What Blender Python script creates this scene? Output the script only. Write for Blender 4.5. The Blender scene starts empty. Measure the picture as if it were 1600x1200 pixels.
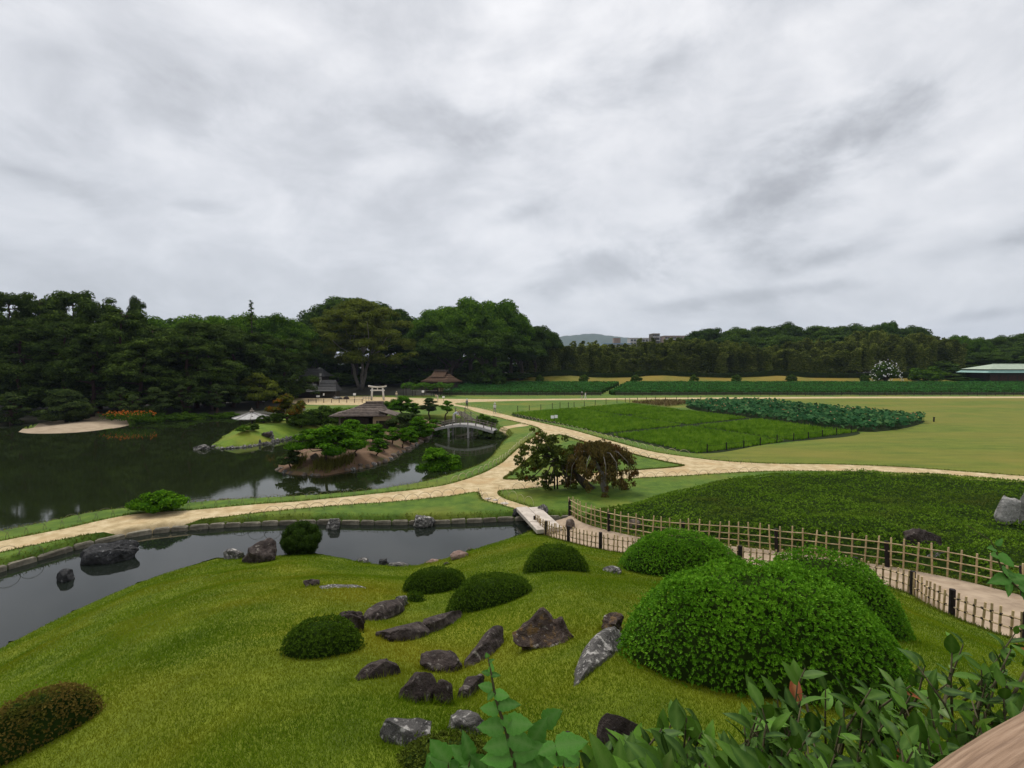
import bpy, bmesh, math, random
import numpy as np
from mathutils import Vector, Matrix
from mathutils.geometry import delaunay_2d_cdt

# ------------------------------------------------------------------ camera, sky, sun, exposure
scene = bpy.context.scene
COL = scene.collection
rng = np.random.default_rng(11)
random.seed(11)
FPX, CX, CY, HORIZON, EYE = 790.0, 800.0, 600.0, 568.0, 7.8
PITCH = math.atan((CY - HORIZON) / FPX)
cam_data = bpy.data.cameras.new('camera')
cam = bpy.data.objects.new('camera', cam_data)
COL.objects.link(cam)
cam_data.sensor_width = 36.0
cam_data.lens = 36.0 * FPX / 1600.0
cam_data.clip_start, cam_data.clip_end = 0.05, 20000
cam.location = (0, 0, EYE)
cam.rotation_euler = (math.pi / 2 - PITCH, 0, 0)
scene.camera = cam

SUN_EL, SUN_AZ = math.radians(58), math.radians(-25)     # azimuth measured from +Y towards +X
world = bpy.data.worlds.new('World')
scene.world = world
world.use_nodes = True
SKY_CLOUDS = [(1215, 295, 215, 85, 30, .105), (1300, 225, 140, 60, 38, .05), (930, 418, 130, 38, 14, .09), (1290, 403, 110, 22, 16, .11), (90, 290, 95, 20, -14, .05), (325, 328, 60, 12, -6, .045), (1600, 372, 60, 20, 14, .10),
              (1455, 270, 70, 20, 25, .10), (1190, 462, 190, 14, 7, .09), (1540, 492, 120, 13, 6, .09), (820, 335, 60, 18, 20, .07), (650, 190, 170, 45, -12, .06), (1000, 120, 260, 60, 18, .06), (250, 180, 240, 60, 10, .05),
              (440, 70, 230, 60, -20, -.07), (1530, 240, 160, 45, 26, -.07), (1480, 360, 150, 30, 12, -.06), (620, 262, 90, 22, 6, -.05), (90, 40, 170, 50, 0, -.06), (1200, 70, 200, 40, 24, -.05)]
def build_sky():
    nt = world.node_tree
    nt.nodes.clear()
    N, L = nt.nodes.new, nt.links.new
    out = N('ShaderNodeOutputWorld')
    sky = N('ShaderNodeTexSky')
    sky.sky_type = 'NISHITA'
    sky.sun_disc = False
    sky.sun_elevation = SUN_EL
    sky.sun_rotation = SUN_AZ
    bg1 = N('ShaderNodeBackground'); bg1.inputs[1].default_value = 0.1
    L(sky.outputs[0], bg1.inputs[0])
    tc = N('ShaderNodeTexCoord')
    sep = N('ShaderNodeSeparateXYZ'); L(tc.outputs['Generated'], sep.inputs[0])
    def m(op, a, b=None, c=None, clamp=False):
        n = N('ShaderNodeMath'); n.operation = op; n.use_clamp = clamp
        for i, x in enumerate((a, b, c)):
            if x is None: continue
            if hasattr(x, 'links'): L(x, n.inputs[i])
            else: n.inputs[i].default_value = x
        return n.outputs[0]
    z = m('MAXIMUM', sep.outputs[2], 0.0)
    def noise(scale, detail, rough, dist, loc, rot=0.0, sx=1.0, sy=1.0):
        mp = N('ShaderNodeMapping')
        mp.inputs['Location'].default_value = (loc[0], loc[1], loc[0] * .37)
        mp.inputs['Rotation'].default_value = (0, rot, 0)
        mp.inputs['Scale'].default_value = (sx, sx, sy)
        L(tc.outputs['Generated'], mp.inputs[0])
        n = N('ShaderNodeTexNoise')
        n.inputs['Scale'].default_value = scale
        n.inputs['Detail'].default_value = detail
        n.inputs['Roughness'].default_value = rough
        n.inputs['Distortion'].default_value = dist
        L(mp.outputs[0], n.inputs['Vector'])
        return n.outputs[0]
    def ramp(x, a, b):
        n = N('ShaderNodeMapRange'); n.interpolation_type = 'SMOOTHSTEP'
        L(x, n.inputs[0]); n.inputs[1].default_value = a; n.inputs[2].default_value = b
        return n.outputs[0]
    base = noise(1.9, 6, 0.55, 0.4, (3.1, 1.2, 0), 0.30, 1.0, 1.7)           # broad veil
    fine = noise(4.6, 9, 0.60, 0.35, (7.7, 2.4, 0), 0.45, 1.0, 1.9)             # rolls and wisps
    wisp = noise(9.0, 8, 0.62, 0.3, (2.2, 9.1, 0), 0.5, 1.0, 1.8)
    veil = ramp(base, 0.32, 0.68)
    tex = ramp(fine, 0.28, 0.72)
    v = m('ADD', m('MULTIPLY', veil, 0.10), m('MULTIPLY', tex, 0.11))
    v = m('ADD', v, 0.30)
    # individual low clouds: bearing, height, half length, half depth, slope, darkness (negative: a bright gap)
    fy = m('MAXIMUM', sep.outputs[1], 0.02)
    cc = N('ShaderNodeCombineXYZ'); L(m('DIVIDE', sep.outputs[0], fy), cc.inputs[0]); L(m('DIVIDE', sep.outputs[2], fy), cc.inputs[1])
    wob = m('MULTIPLY', m('ADD', m('MULTIPLY', fine, 0.7), m('MULTIPLY', wisp, 0.7)), 2.3)
    for (u, vv, ru, rv, rot, k) in SKY_CLOUDS:
        mp = N('ShaderNodeMapping'); mp.vector_type = 'TEXTURE'
        mp.inputs['Location'].default_value = ((u - 800) / 790, (568 - vv) / 790, 0)
        mp.inputs['Rotation'].default_value = (0, 0, math.radians(rot)); mp.inputs['Scale'].default_value = (ru / 790, rv / 790, 1)
        L(cc.outputs[0], mp.inputs[0])
        ln = N('ShaderNodeVectorMath'); ln.operation = 'LENGTH'; L(mp.outputs[0], ln.inputs[0])
        d = m('ADD', ln.outputs['Value'], m('SUBTRACT', wob, 1.55))
        v = m('SUBTRACT', v, m('MULTIPLY', ramp(d, 1.25, 0.1), k))
    # an overcast sky is somewhat brighter overhead than at the horizon
    v = m('MULTIPLY', v, m('ADD', 1.0, m('MULTIPLY', m('POWER', z, 2.0), 0.55)))
    cr = N('ShaderNodeMix'); cr.data_type = 'RGBA'
    L(ramp(v, 0.36, 0.6), cr.inputs[0])
    cr.inputs[6].default_value = (0.965, 0.98, 1.02, 1)
    cr.inputs[7].default_value = (1.01, 1.0, 1.005, 1)
    mul = N('ShaderNodeVectorMath'); mul.operation = 'SCALE'
    L(cr.outputs[2], mul.inputs[0]); L(v, mul.inputs['Scale'])
    bg2 = N('ShaderNodeBackground'); bg2.inputs[1].default_value = 1.0
    L(mul.outputs[0], bg2.inputs[0])
    mix = N('ShaderNodeMixShader'); mix.inputs[0].default_value = 0.94
    L(bg1.outputs[0], mix.inputs[1]); L(bg2.outputs[0], mix.inputs[2]); L(mix.outputs[0], out.inputs[0])
build_sky()
sun_data = bpy.data.lights.new('sun', 'SUN')
sun_data.energy = 1.5
sun_data.angle = math.radians(24)
sun_data.color = (1.0, 0.96, 0.9)
sun = bpy.data.objects.new('sun', sun_data)
COL.objects.link(sun)
_sd = Vector((math.sin(SUN_AZ) * math.cos(SUN_EL), math.cos(SUN_AZ) * math.cos(SUN_EL), math.sin(SUN_EL)))
sun.rotation_euler = _sd.to_track_quat('Z', 'Y').to_euler()
vs = scene.view_settings
vs.view_transform = 'Standard'; vs.look = 'None'; vs.exposure = 0.82; vs.gamma = 1.0
scene.render.film_transparent = False

# ------------------------------------------------------------------ helpers: materials
def new_mat(name):
    m = bpy.data.materials.new(name); m.use_nodes = True
    nt = m.node_tree
    return m, nt, nt.nodes['Principled BSDF']
def _noise(nt, vec, scale, detail=5, rough=0.6, dist=0.0):
    n = nt.nodes.new('ShaderNodeTexNoise')
    n.inputs['Scale'].default_value = scale; n.inputs['Detail'].default_value = detail
    n.inputs['Roughness'].default_value = rough; n.inputs['Distortion'].default_value = dist
    if vec is not None: nt.links.new(vec, n.inputs['Vector'])
    return n
def _ramp(nt, fac, stops):
    r = nt.nodes.new('ShaderNodeValToRGB')
    el = r.color_ramp.elements
    while len(el) < len(stops): el.new(0.5)
    for e, (p, c) in zip(el, stops):
        e.position = p; e.color = (*c, 1) if len(c) == 3 else c
    nt.links.new(fac, r.inputs[0])
    return r
def _mixc(nt, fac, a, b, mode='MIX'):
    n = nt.nodes.new('ShaderNodeMix'); n.data_type = 'RGBA'; n.blend_type = mode
    for sock, x in ((n.inputs[0], fac), (n.inputs[6], a), (n.inputs[7], b)):
        if hasattr(x, 'links'): nt.links.new(x, sock)
        elif isinstance(x, (int, float)): sock.default_value = x
        else: sock.default_value = (*x, 1)
    return n.outputs[2]
def _coord(nt, kind):
    if kind == 'world':
        return nt.nodes.new('ShaderNodeNewGeometry').outputs['Position']
    return nt.nodes.new('ShaderNodeTexCoord').outputs['Object']
def _bump(nt, b, height, strength, dist):
    n = nt.nodes.new('ShaderNodeBump'); n.inputs['Strength'].default_value = strength; n.inputs['Distance'].default_value = dist
    nt.links.new(height, n.inputs['Height']); nt.links.new(n.outputs[0], b.inputs['Normal'])
def surf(name, stops, scale=3.0, rough=0.85, spec=0.3, bump=0.0, bscale=None, bdist=0.05, coord='object', stretch=None, detail=6, second=None, objvar=0.0):
    """stops: colours along a noise; second=(scale, lo, hi, colour) lays patches of another colour over it"""
    m, nt, b = new_mat(name)
    vec = _coord(nt, coord)
    if stretch:
        mp = nt.nodes.new('ShaderNodeMapping'); mp.inputs['Scale'].default_value = stretch
        nt.links.new(vec, mp.inputs[0]); vec = mp.outputs[0]
    n = _noise(nt, vec, scale, detail)
    col = _ramp(nt, n.outputs[0], stops).outputs[0]
    for s in (second if isinstance(second, list) else [second] if second else []):
        n2 = _noise(nt, vec, s[0], 5, 0.65, 0.3)
        r2 = _ramp(nt, n2.outputs[0], [(s[1], (0, 0, 0)), (s[2], (1, 1, 1))])
        col = _mixc(nt, r2.outputs[0], col, s[3])
    if objvar:
        oi = nt.nodes.new('ShaderNodeObjectInfo')
        r = _ramp(nt, oi.outputs['Random'], [(0, (1 - objvar,) * 3), (1, (1 + objvar,) * 3)])
        col = _mixc(nt, 1.0, col, r.outputs[0], 'MULTIPLY')
    nt.links.new(col, b.inputs['Base Color'])
    b.inputs['Roughness'].default_value = rough
    b.inputs['Specular IOR Level'].default_value = spec
    if bump:
        nb = _noise(nt, vec, bscale or scale * 4, 8, 0.65)
        _bump(nt, b, nb.outputs[0], bump, bdist)
    return m
def foliage(name, dark, mid, light, scale=0.6, rough=0.55, spec=0.0, trans=0.25, objvar=0.18, accent=None):
    """leaf material: colour varies leaf by leaf (attribute v), in clumps and from plant to plant"""
    m, nt, b = new_mat(name)
    at = nt.nodes.new('ShaderNodeAttribute'); at.attribute_name = 'v'
    n = _noise(nt, _coord(nt, 'world'), scale, 3)
    add = nt.nodes.new('ShaderNodeMath'); add.operation = 'MULTIPLY_ADD'
    nt.links.new(n.outputs[0], add.inputs[0]); add.inputs[1].default_value = 0.75
    mu = nt.nodes.new('ShaderNodeMath'); mu.operation = 'MULTIPLY_ADD'
    nt.links.new(at.outputs['Fac'], mu.inputs[0]); mu.inputs[1].default_value = 0.6; mu.inputs[2].default_value = -0.18
    nt.links.new(mu.outputs[0], add.inputs[2])
    col = _ramp(nt, add.outputs[0], [(0.15, dark), (0.5, mid), (0.85, light)]).outputs[0]
    if accent:
        n3 = _noise(nt, _coord(nt, 'world'), accent[0], 3)
        r3 = _ramp(nt, n3.outputs[0], [(accent[1], (0, 0, 0)), (accent[2], (1, 1, 1))])
        col = _mixc(nt, r3.outputs[0], col, accent[3])
    oi = nt.nodes.new('ShaderNodeObjectInfo')
    r = _ramp(nt, oi.outputs['Random'], [(0, (1 - objvar, 1 - objvar, 1 - objvar)), (1, (1 + objvar, 1 + objvar * .8, 1 + objvar * .4))])
    col = _mixc(nt, 1.0, col, r.outputs[0], 'MULTIPLY')
    nt.links.new(col, b.inputs['Base Color'])
    b.inputs['Roughness'].default_value = rough
    b.inputs['Specular IOR Level'].default_value = spec
    if trans:
        tr = nt.nodes.new('ShaderNodeBsdfTranslucent'); nt.links.new(col, tr.inputs[0])
        mx = nt.nodes.new('ShaderNodeMixShader'); mx.inputs[0].default_value = trans
        out = nt.nodes['Material Output']
        nt.links.new(b.outputs[0], mx.inputs[1]); nt.links.new(tr.outputs[0], mx.inputs[2]); nt.links.new(mx.outputs[0], out.inputs[0])
    return m

# ------------------------------------------------------------------ helpers: projection from pixels of the 1600x1200 photograph
cp, sp = math.cos(PITCH), math.sin(PITCH)
def ray(u, v):
    a, b = (u - CX) / FPX, (CY - v) / FPX
    return np.array([a, cp + b * sp, -sp + b * cp])
def on_plane(u, v, z=0.0):
    d = ray(u, v); t = (z - EYE) / d[2]
    return np.array([d[0] * t, d[1] * t, z])
def at_depth(u, v, y):
    d = ray(u, v); t = y / d[1]
    return np.array([d[0] * t, y, EYE + d[2] * t])
def plan(px, z=0.0):
    return np.array([on_plane(u, v, z)[:2] for u, v in px])

# ------------------------------------------------------------------ helpers: objects
def tag(o, label=None, cat=None, group=None, kind=None):
    if label: o['label'] = label
    if cat: o['category'] = cat
    if group: o['group'] = group
    if kind: o['kind'] = kind
    return o
def thing(name, label, cat, loc, group=None, rz=0.0):
    o = bpy.data.objects.new(name, None); COL.objects.link(o)
    o.empty_display_size = 0.3
    o.location = loc; o.rotation_euler = (0, 0, rz)
    return tag(o, label, cat, group)
def link_mesh(name, me, parent=None):
    o = bpy.data.objects.new(name, me); COL.objects.link(o)
    if parent is not None: o.parent = parent
    return o
def np_mesh(name, V, F, mat, v=None, smooth=False):
    """uniform polygons from numpy arrays; v = one value per face for the leaf colour"""
    V = np.asarray(V, np.float32); F = np.asarray(F, np.int32)
    me = bpy.data.meshes.new(name)
    me.vertices.add(len(V)); me.vertices.foreach_set('co', V.ravel())
    k = F.shape[1]
    me.loops.add(F.size); me.loops.foreach_set('vertex_index', F.ravel())
    me.polygons.add(len(F))
    me.polygons.foreach_set('loop_start', np.arange(0, F.size, k, dtype=np.int32))
    if smooth: me.polygons.foreach_set('use_smooth', np.ones(len(F), bool))
    me.update(calc_edges=True)
    if mat is not None: me.materials.append(mat)
    if v is not None:
        a = me.attributes.new('v', 'FLOAT', 'FACE'); a.data.foreach_set('value', np.asarray(v, np.float32))
    return me
class MB:
    """collects boxes, tubes and lofts into ONE mesh"""
    def __init__(s): s.v, s.f = [], []
    def add(s, V, F):
        o = len(s.v); s.v += [tuple(p) for p in V]; s.f += [tuple(i + o for i in f) for f in F]; return s
    def box(s, c, size, rz=0.0, rx=0.0, ry=0.0, taper=1.0):
        hx, hy, hz = size[0] / 2, size[1] / 2, size[2] / 2
        M = Matrix.Rotation(rz, 3, 'Z') @ Matrix.Rotation(ry, 3, 'Y') @ Matrix.Rotation(rx, 3, 'X')
        P = []
        for z in (-1, 1):
            k = taper if z > 0 else 1
            for x, y in ((-1, -1), (1, -1), (1, 1), (-1, 1)):
                p = M @ Vector((x * hx * k, y * hy * k, z * hz)); P.append((p.x + c[0], p.y + c[1], p.z + c[2]))
        return s.add(P, [(3, 2, 1, 0), (4, 5, 6, 7), (0, 1, 5, 4), (1, 2, 6, 5), (2, 3, 7, 6), (3, 0, 4, 7)])
    def tube(s, pts, radii, n=6, cap=True):
        pts = [Vector(p) for p in pts]
        if not hasattr(radii, '__len__'): radii = [radii] * len(pts)
        V, F = [], []
        t = (pts[1] - pts[0]).normalized()
        a = t.orthogonal().normalized()
        for i, p in enumerate(pts):
            t2 = (pts[min(i + 1, len(pts) - 1)] - pts[max(i - 1, 0)])
            if t2.length > 1e-9: t = t2.normalized()
            a = (a - t * a.dot(t))
            a = a.normalized() if a.length > 1e-6 else t.orthogonal().normalized()
            b = t.cross(a)
            for k in range(n):
                q = p + (a * math.cos(2 * math.pi * k / n) + b * math.sin(2 * math.pi * k / n)) * radii[i]
                V.append(tuple(q))
        for i in range(len(pts) - 1):
            for k in range(n):
                F.append((i * n + k, i * n + (k + 1) % n, (i + 1) * n + (k + 1) % n, (i + 1) * n + k))
        if cap:
            F.append(tuple(range(n - 1, -1, -1))); F.append(tuple((len(pts) - 1) * n + k for k in range(n)))
        return s.add(V, F)
    def build(s, name, mat, parent=None, smooth=False, origin=None):
        me = bpy.data.meshes.new(name)
        V = s.v if origin is None else [(p[0] - origin[0], p[1] - origin[1], p[2] - origin[2]) for p in s.v]
        me.from_pydata(V, [], s.f); me.update()
        if smooth: me.polygons.foreach_set('use_smooth', [True] * len(me.polygons))
        me.materials.append(mat)
        return link_mesh(name, me, parent)
def copy_tree(o, parent=None):
    c = o.copy(); COL.objects.link(c)
    if parent is not None: c.parent = parent
    for ch in o.children: copy_tree(ch, c)
    return c
def unit(a):
    return a / np.maximum(np.linalg.norm(a, axis=-1, keepdims=True), 1e-9)
def rdir(n):
    return unit(rng.normal(size=(n, 3)))
def leaf_quads(P, D, Nn, Ln, W, cup=0.0):
    """rhombic leaves: base point, direction, face normal, length, width -> vertices, quads"""
    D = unit(D); S = unit(np.cross(D, Nn)); U = np.cross(S, D)
    Ln = np.broadcast_to(np.asarray(Ln, float), (len(P),))[:, None]; W = np.broadcast_to(np.asarray(W, float), (len(P),))[:, None]
    mid = P + D * Ln * 0.5
    V = np.stack([P, mid + S * W / 2 + U * W * cup, P + D * Ln, mid - S * W / 2 + U * W * cup], 1).reshape(-1, 3)
    F = np.arange(len(P) * 4, dtype=np.int32).reshape(-1, 4)
    return V, F
def catmull(pts, step, closed=True):
    """smooth a polyline, spacing given by step(point)"""
    pts = np.asarray(pts, float); n = len(pts); out = []
    for i in range(n if closed else n - 1):
        if closed: p0, p1, p2, p3 = pts[(i - 1) % n], pts[i], pts[(i + 1) % n], pts[(i + 2) % n]
        else: p0, p1, p2, p3 = pts[max(i - 1, 0)], pts[i], pts[i + 1], pts[min(i + 2, n - 1)]
        ln = np.linalg.norm(p2 - p1)
        k = int(min(200, max(1, math.ceil(ln / step(p1)))))
        a, b, c = np.sqrt(max(np.linalg.norm(p1 - p0), 1e-6)), np.sqrt(max(ln, 1e-6)), np.sqrt(max(np.linalg.norm(p3 - p2), 1e-6))
        m1 = (p2 - p1) + b * ((p1 - p0) / a - (p2 - p0) / (a + b)) if i > 0 or closed else (p2 - p1)
        m2 = (p2 - p1) + b * ((p3 - p2) / c - (p3 - p1) / (b + c)) if i < n - 2 or closed else (p2 - p1)
        for j in range(k):
            t = j / k
            out.append((2 * t**3 - 3 * t**2 + 1) * p1 + (t**3 - 2 * t**2 + t) * m1 + (-2 * t**3 + 3 * t**2) * p2 + (t**3 - t**2) * m2)
    if not closed: out.append(pts[-1])
    return np.array(out)
def inside(P, poly):
    x, y = P[:, 0], P[:, 1]; r = np.zeros(len(P), bool)
    lo, hi = poly.min(0), poly.max(0)
    idx = np.where((x >= lo[0]) & (x <= hi[0]) & (y >= lo[1]) & (y <= hi[1]))[0]
    if len(idx) == 0: return r
    x, y = x[idx], y[idx]; c = np.zeros(len(idx), bool)
    j = len(poly) - 1
    for i in range(len(poly)):
        xi, yi = poly[i]; xj, yj = poly[j]
        if yi != yj:
            c ^= ((yi > y) != (yj > y)) & (x < (xj - xi) * (y - yi) / (yj - yi) + xi)
        j = i
    r[idx] = c
    return r
def edge_dist(P, poly):
    d = np.full(len(P), 1e9)
    for i in range(len(poly)):
        a, b = poly[i - 1], poly[i]
        ab = b - a; l2 = max((ab * ab).sum(), 1e-12)
        t = np.clip(((P - a) @ ab) / l2, 0, 1)
        q = P - a - t[:, None] * ab
        d = np.minimum(d, (q * q).sum(1))
    return np.sqrt(d)
def waves(x, y, s, seed=0):
    r = np.random.default_rng(seed); z = 0
    for k in range(7):
        a = r.uniform(0, 6.28); f = s * r.uniform(0.5, 2.2); ph = r.uniform(0, 6.28)
        z = z + np.sin((x * math.cos(a) + y * math.sin(a)) * f + ph) / 7
    return z
def sstep(a, b, x):
    t = np.clip((x - a) / (b - a), 0, 1); return t * t * (3 - 2 * t)
# ------------------------------------------------------------------ the lie of the land (outlines read off the photograph, laid on the real ground)
WATER = -0.45
POND = [(-500, 1000), (-220, 892), (-100, 863), (0, 841), (70, 827), (130, 813), (200, 803), (300, 794), (400, 787), (500, 781), (575, 774), (640, 764), (690, 752), (735, 737),
        (762, 722), (773, 708), (786, 693), (796, 684), (790, 677), (776, 672), (762, 666), (740, 661), (718, 657), (700, 654.5), (650, 652.5), (580, 656), (530, 666), (492, 677.5),
        (450, 686), (420, 693), (380, 699), (348, 701.5), (331, 698), (337, 690), (352, 680), (366, 671), (384, 665.5), (405, 661.5), (425, 658), (436, 654.5), (425, 651), (400, 650.5), (370, 651.5), (340, 652), (300, 654), (260, 657.5), (222, 659.5),
        (205, 664), (175, 669.5), (120, 675.5), (60, 677.5), (28, 675), (50, 668), (76, 662.5), (60, 660), (0, 664), (-150, 668), (-600, 690), (-1200, 760)]
ISLAND = [(432, 730), (440, 739), (470, 742.5), (505, 743.5), (545, 736.5), (570, 731.5), (600, 723), (625, 709), (645, 699), (665, 686), (680, 678), (690, 669), (686, 662.5), (670, 660),
          (600, 662), (545, 669), (505, 681), (472, 696), (446, 713)]
WALL = [(-300, 985), (-120, 920), (0, 880), (67, 861), (145, 840), (228, 824), (310, 816), (400, 811), (500, 808.5), (600, 809.5), (700, 807.5), (800, 803.5), (830, 802), (880, 802), (902, 802)]   # top edge of the stone facing
SHORE = [(905, 813), (880, 819), (858, 824), (838, 829), (800, 840), (760, 851), (700, 871), (640, 886), (600, 883), (560, 878), (520, 867), (490, 861), (430, 868), (380, 872), (340, 870), (300, 881), (250, 896), (200, 915),
         (100, 961), (0, 1011), (-150, 1100), (-320, 1230)]
px_step = lambda p: max(0.10, 0.012 * math.hypot(p[0], p[1]))
wall_pts = catmull(plan(WALL, -0.1), lambda p: max(0.15, 0.012 * math.hypot(*p)), False)
shore_pts = catmull(plan(SHORE, -0.47), px_step, False)
shore_pts = shore_pts + np.stack([waves(shore_pts[:, 0], shore_pts[:, 1], 2.5, 3), waves(shore_pts[:, 0], shore_pts[:, 1], 2.8, 4)], 1) * 0.16
P_pond = catmull(plan(POND, WATER), px_step)
P_pond = P_pond + np.stack([waves(P_pond[:, 0], P_pond[:, 1], 1.6, 5), waves(P_pond[:, 0], P_pond[:, 1], 1.8, 6)], 1) * 0.12
P_isl = catmull(plan(ISLAND, WATER), px_step)
P_isl = P_isl + np.stack([waves(P_isl[:, 0], P_isl[:, 1], 1.6, 7), waves(P_isl[:, 0], P_isl[:, 1], 1.8, 8)], 1) * 0.25
P_stream = np.concatenate([wall_pts, shore_pts])

# near and far bamboo fence lines (x, y, ground z)
NEAR_FENCE = [(1.12, 24.6, -0.15), (1.8, 22.4, 0.0), (2.8, 21.0, 0.15), (4.1, 19.75, 0.3), (6.5, 18.6, 0.45), (9.5, 17.3, 0.65), (11.2, 16.2, 0.8), (11.8, 15.0, 0.9), (11.5, 13.3, 1.1), (11.6, 11.7, 1.35), (12.2, 10.0, 1.6), (13.2, 7.0, 2.0)]
FAR_FENCE = [(2.95, 25.6, 0.0), (3.35, 24.2, 0.1), (4.5, 22.4, 0.2), (5.9, 21.1, 0.3), (9.4, 19.5, 0.55), (12.4, 17.4, 0.75), (13.9, 15.7, 0.9), (14.5, 14.3, 1.0), (15.0, 12.4, 1.2), (16.2, 9.5, 1.5)]
HILL_TOP = (1.0, -0.6, 6.2)
_hb = [(p[0], p[1], -0.5) for p in plan(SHORE[3:], -0.47)] + NEAR_FENCE + [(14, 2, 2.3), (14, -6, 2.5), (6, -16, 2), (-8, -17, 1), (-22, -8, 0)]
_ang = np.array([math.atan2(p[1] - HILL_TOP[1], p[0] - HILL_TOP[0]) for p in _hb]); _o = np.argsort(_ang)
_ang = _ang[_o]; _rad = np.array([math.hypot(p[0] - HILL_TOP[0], p[1] - HILL_TOP[1]) for p in _hb])[_o]; _zb = np.array([p[2] for p in _hb])[_o]
_aa = np.radians(np.arange(-180, 180, 0.5)); _k = np.exp(-(np.arange(-16, 17) / 6.0) ** 2); _k /= _k.sum()
def _sm(v):
    w = np.interp(_aa, _ang, v, period=2 * math.pi); w = np.concatenate([w[-16:], w, w[:16]]); return np.convolve(w, _k, 'valid')
_rad_raw, _ang_raw = _rad, _ang
_rad, _zb, _ang = _sm(_rad), _sm(_zb), _aa
GREEN_ISLE = [(492, 677.5), (450, 686), (420, 693), (380, 699), (348, 701.5), (331, 698), (337, 690), (352, 680), (366, 671), (384, 665.5), (405, 661.5), (425, 658), (440, 655), (500, 652), (560, 657), (530, 666)]
SPIT = [(28, 675), (60, 677.5), (120, 675.5), (175, 669.5), (200, 665), (185, 655), (172, 647), (150, 649), (100, 659), (60, 667)]
P_green = catmull(plan(GREEN_ISLE, WATER), px_step); P_spit = catmull(plan(SPIT, WATER), px_step)
def hgt(P):
    """ground height at plan points"""
    P = np.asarray(P, float).reshape(-1, 2); x, y = P[:, 0], P[:, 1]
    a = np.arctan2(y - HILL_TOP[1], x - HILL_TOP[0]); r = np.hypot(y - HILL_TOP[1], x - HILL_TOP[0])
    R = np.interp(a, _ang, _rad, period=2 * math.pi); zb = np.interp(a, _ang, _zb, period=2 * math.pi)
    t = r / R
    s = np.clip(1 - t, 0, 1)
    hill = zb + (HILL_TOP[2] - zb) * (s * 0.93 + 0.07 * sstep(0, 1, s)) + 0.17 * waves(x, y, 0.9, 1) * sstep(0, 0.15, s)
    out = np.where(zb < 0, zb * (1 - sstep(1.2, 2.4, r - R)), zb * np.clip(1 - (r - R - 2.2) / 11, 0, 1))
    z = np.where(t < 1, hill, out) + 0.02 * waves(x, y, 0.7, 2)
    # embankment with earth mounds behind the tea rows
    e = np.interp(y, [124, 147, 160, 175, 260, 600], [0, 1.6, 3.3, 3.6, 3.0, 0])
    e = e + 1.15 * np.exp(-((y - 158) / 6) ** 2) * sum(np.exp(-((x - xc) / 7.5) ** 2) for xc in (16, 46.5, 84))
    z = z + e * sstep(-34, -16, x)
    z = z + 1.2 * sstep(118, 150, y) * (1 - sstep(-34, -16, x)) * (1 - sstep(300, 600, y))
    g = inside(P, P_green)
    if g.any(): z[g] = np.minimum(WATER + edge_dist(P[g], P_green) * 0.42, 0.75 + 0 * z[g])
    i = inside(P, P_isl)
    d_i = edge_dist(P, P_isl) if i.any() else None
    if i.any(): z[i] = np.minimum(WATER + 0.05 + d_i[i] * 0.35, 0.45) + 0.12 * waves(x[i], y[i], 0.9, 9)
    k = inside(P, P_spit)
    if k.any(): z[k] = np.minimum(WATER + 0.03 + edge_dist(P[k], P_spit) * 0.09, 0.15)
    w = (inside(P, P_pond) & ~i)
    near = (y > 10) & (y < 112) & (x < 25)
    dp = np.full(len(P), 1e9)
    if near.any():
        dp[near] = edge_dist(P[near], P_pond)
        j = near & i
        if j.any(): dp[j] = d_i[j]
        jj = near & w
        if jj.any(): dp[jj] = np.minimum(dp[jj], edge_dist(P[jj], P_isl))
    st = inside(P, P_stream); ds = np.full(len(P), 1e9)
    near2 = (y > 3) & (y < 40) & (x < 12)
    if near2.any(): ds[near2] = edge_dist(P[near2], P_stream)
    d = np.minimum(dp, ds)
    wet = w | st
    z = np.where(wet, -0.5 - np.minimum(d * 0.6, 0.6), np.minimum(z, -0.5 + d * 1.9 + 0.0))
    return z
def gz(x, y):
    return float(hgt([(x, y)])[0])
def on_ground(u, v):
    """where the line of sight through a pixel meets the ground"""
    d = ray(u, v); ts = np.concatenate([np.arange(1.0, 40, 0.25), np.arange(40, 400, 2.0)])
    Q = np.stack([d[0] * ts, d[1] * ts], 1); zr = EYE + d[2] * ts
    below = np.where(zr < hgt(Q))[0]
    if len(below) == 0: return on_plane(u, v, 0)
    k = below[0]
    lo, hi = ts[max(k - 1, 0)], ts[k]
    for _ in range(12):
        mid = (lo + hi) / 2
        if EYE + d[2] * mid < gz(d[0] * mid, d[1] * mid): hi = mid
        else: lo = mid
    return np.array([d[0] * hi, d[1] * hi, EYE + d[2] * hi])

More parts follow.
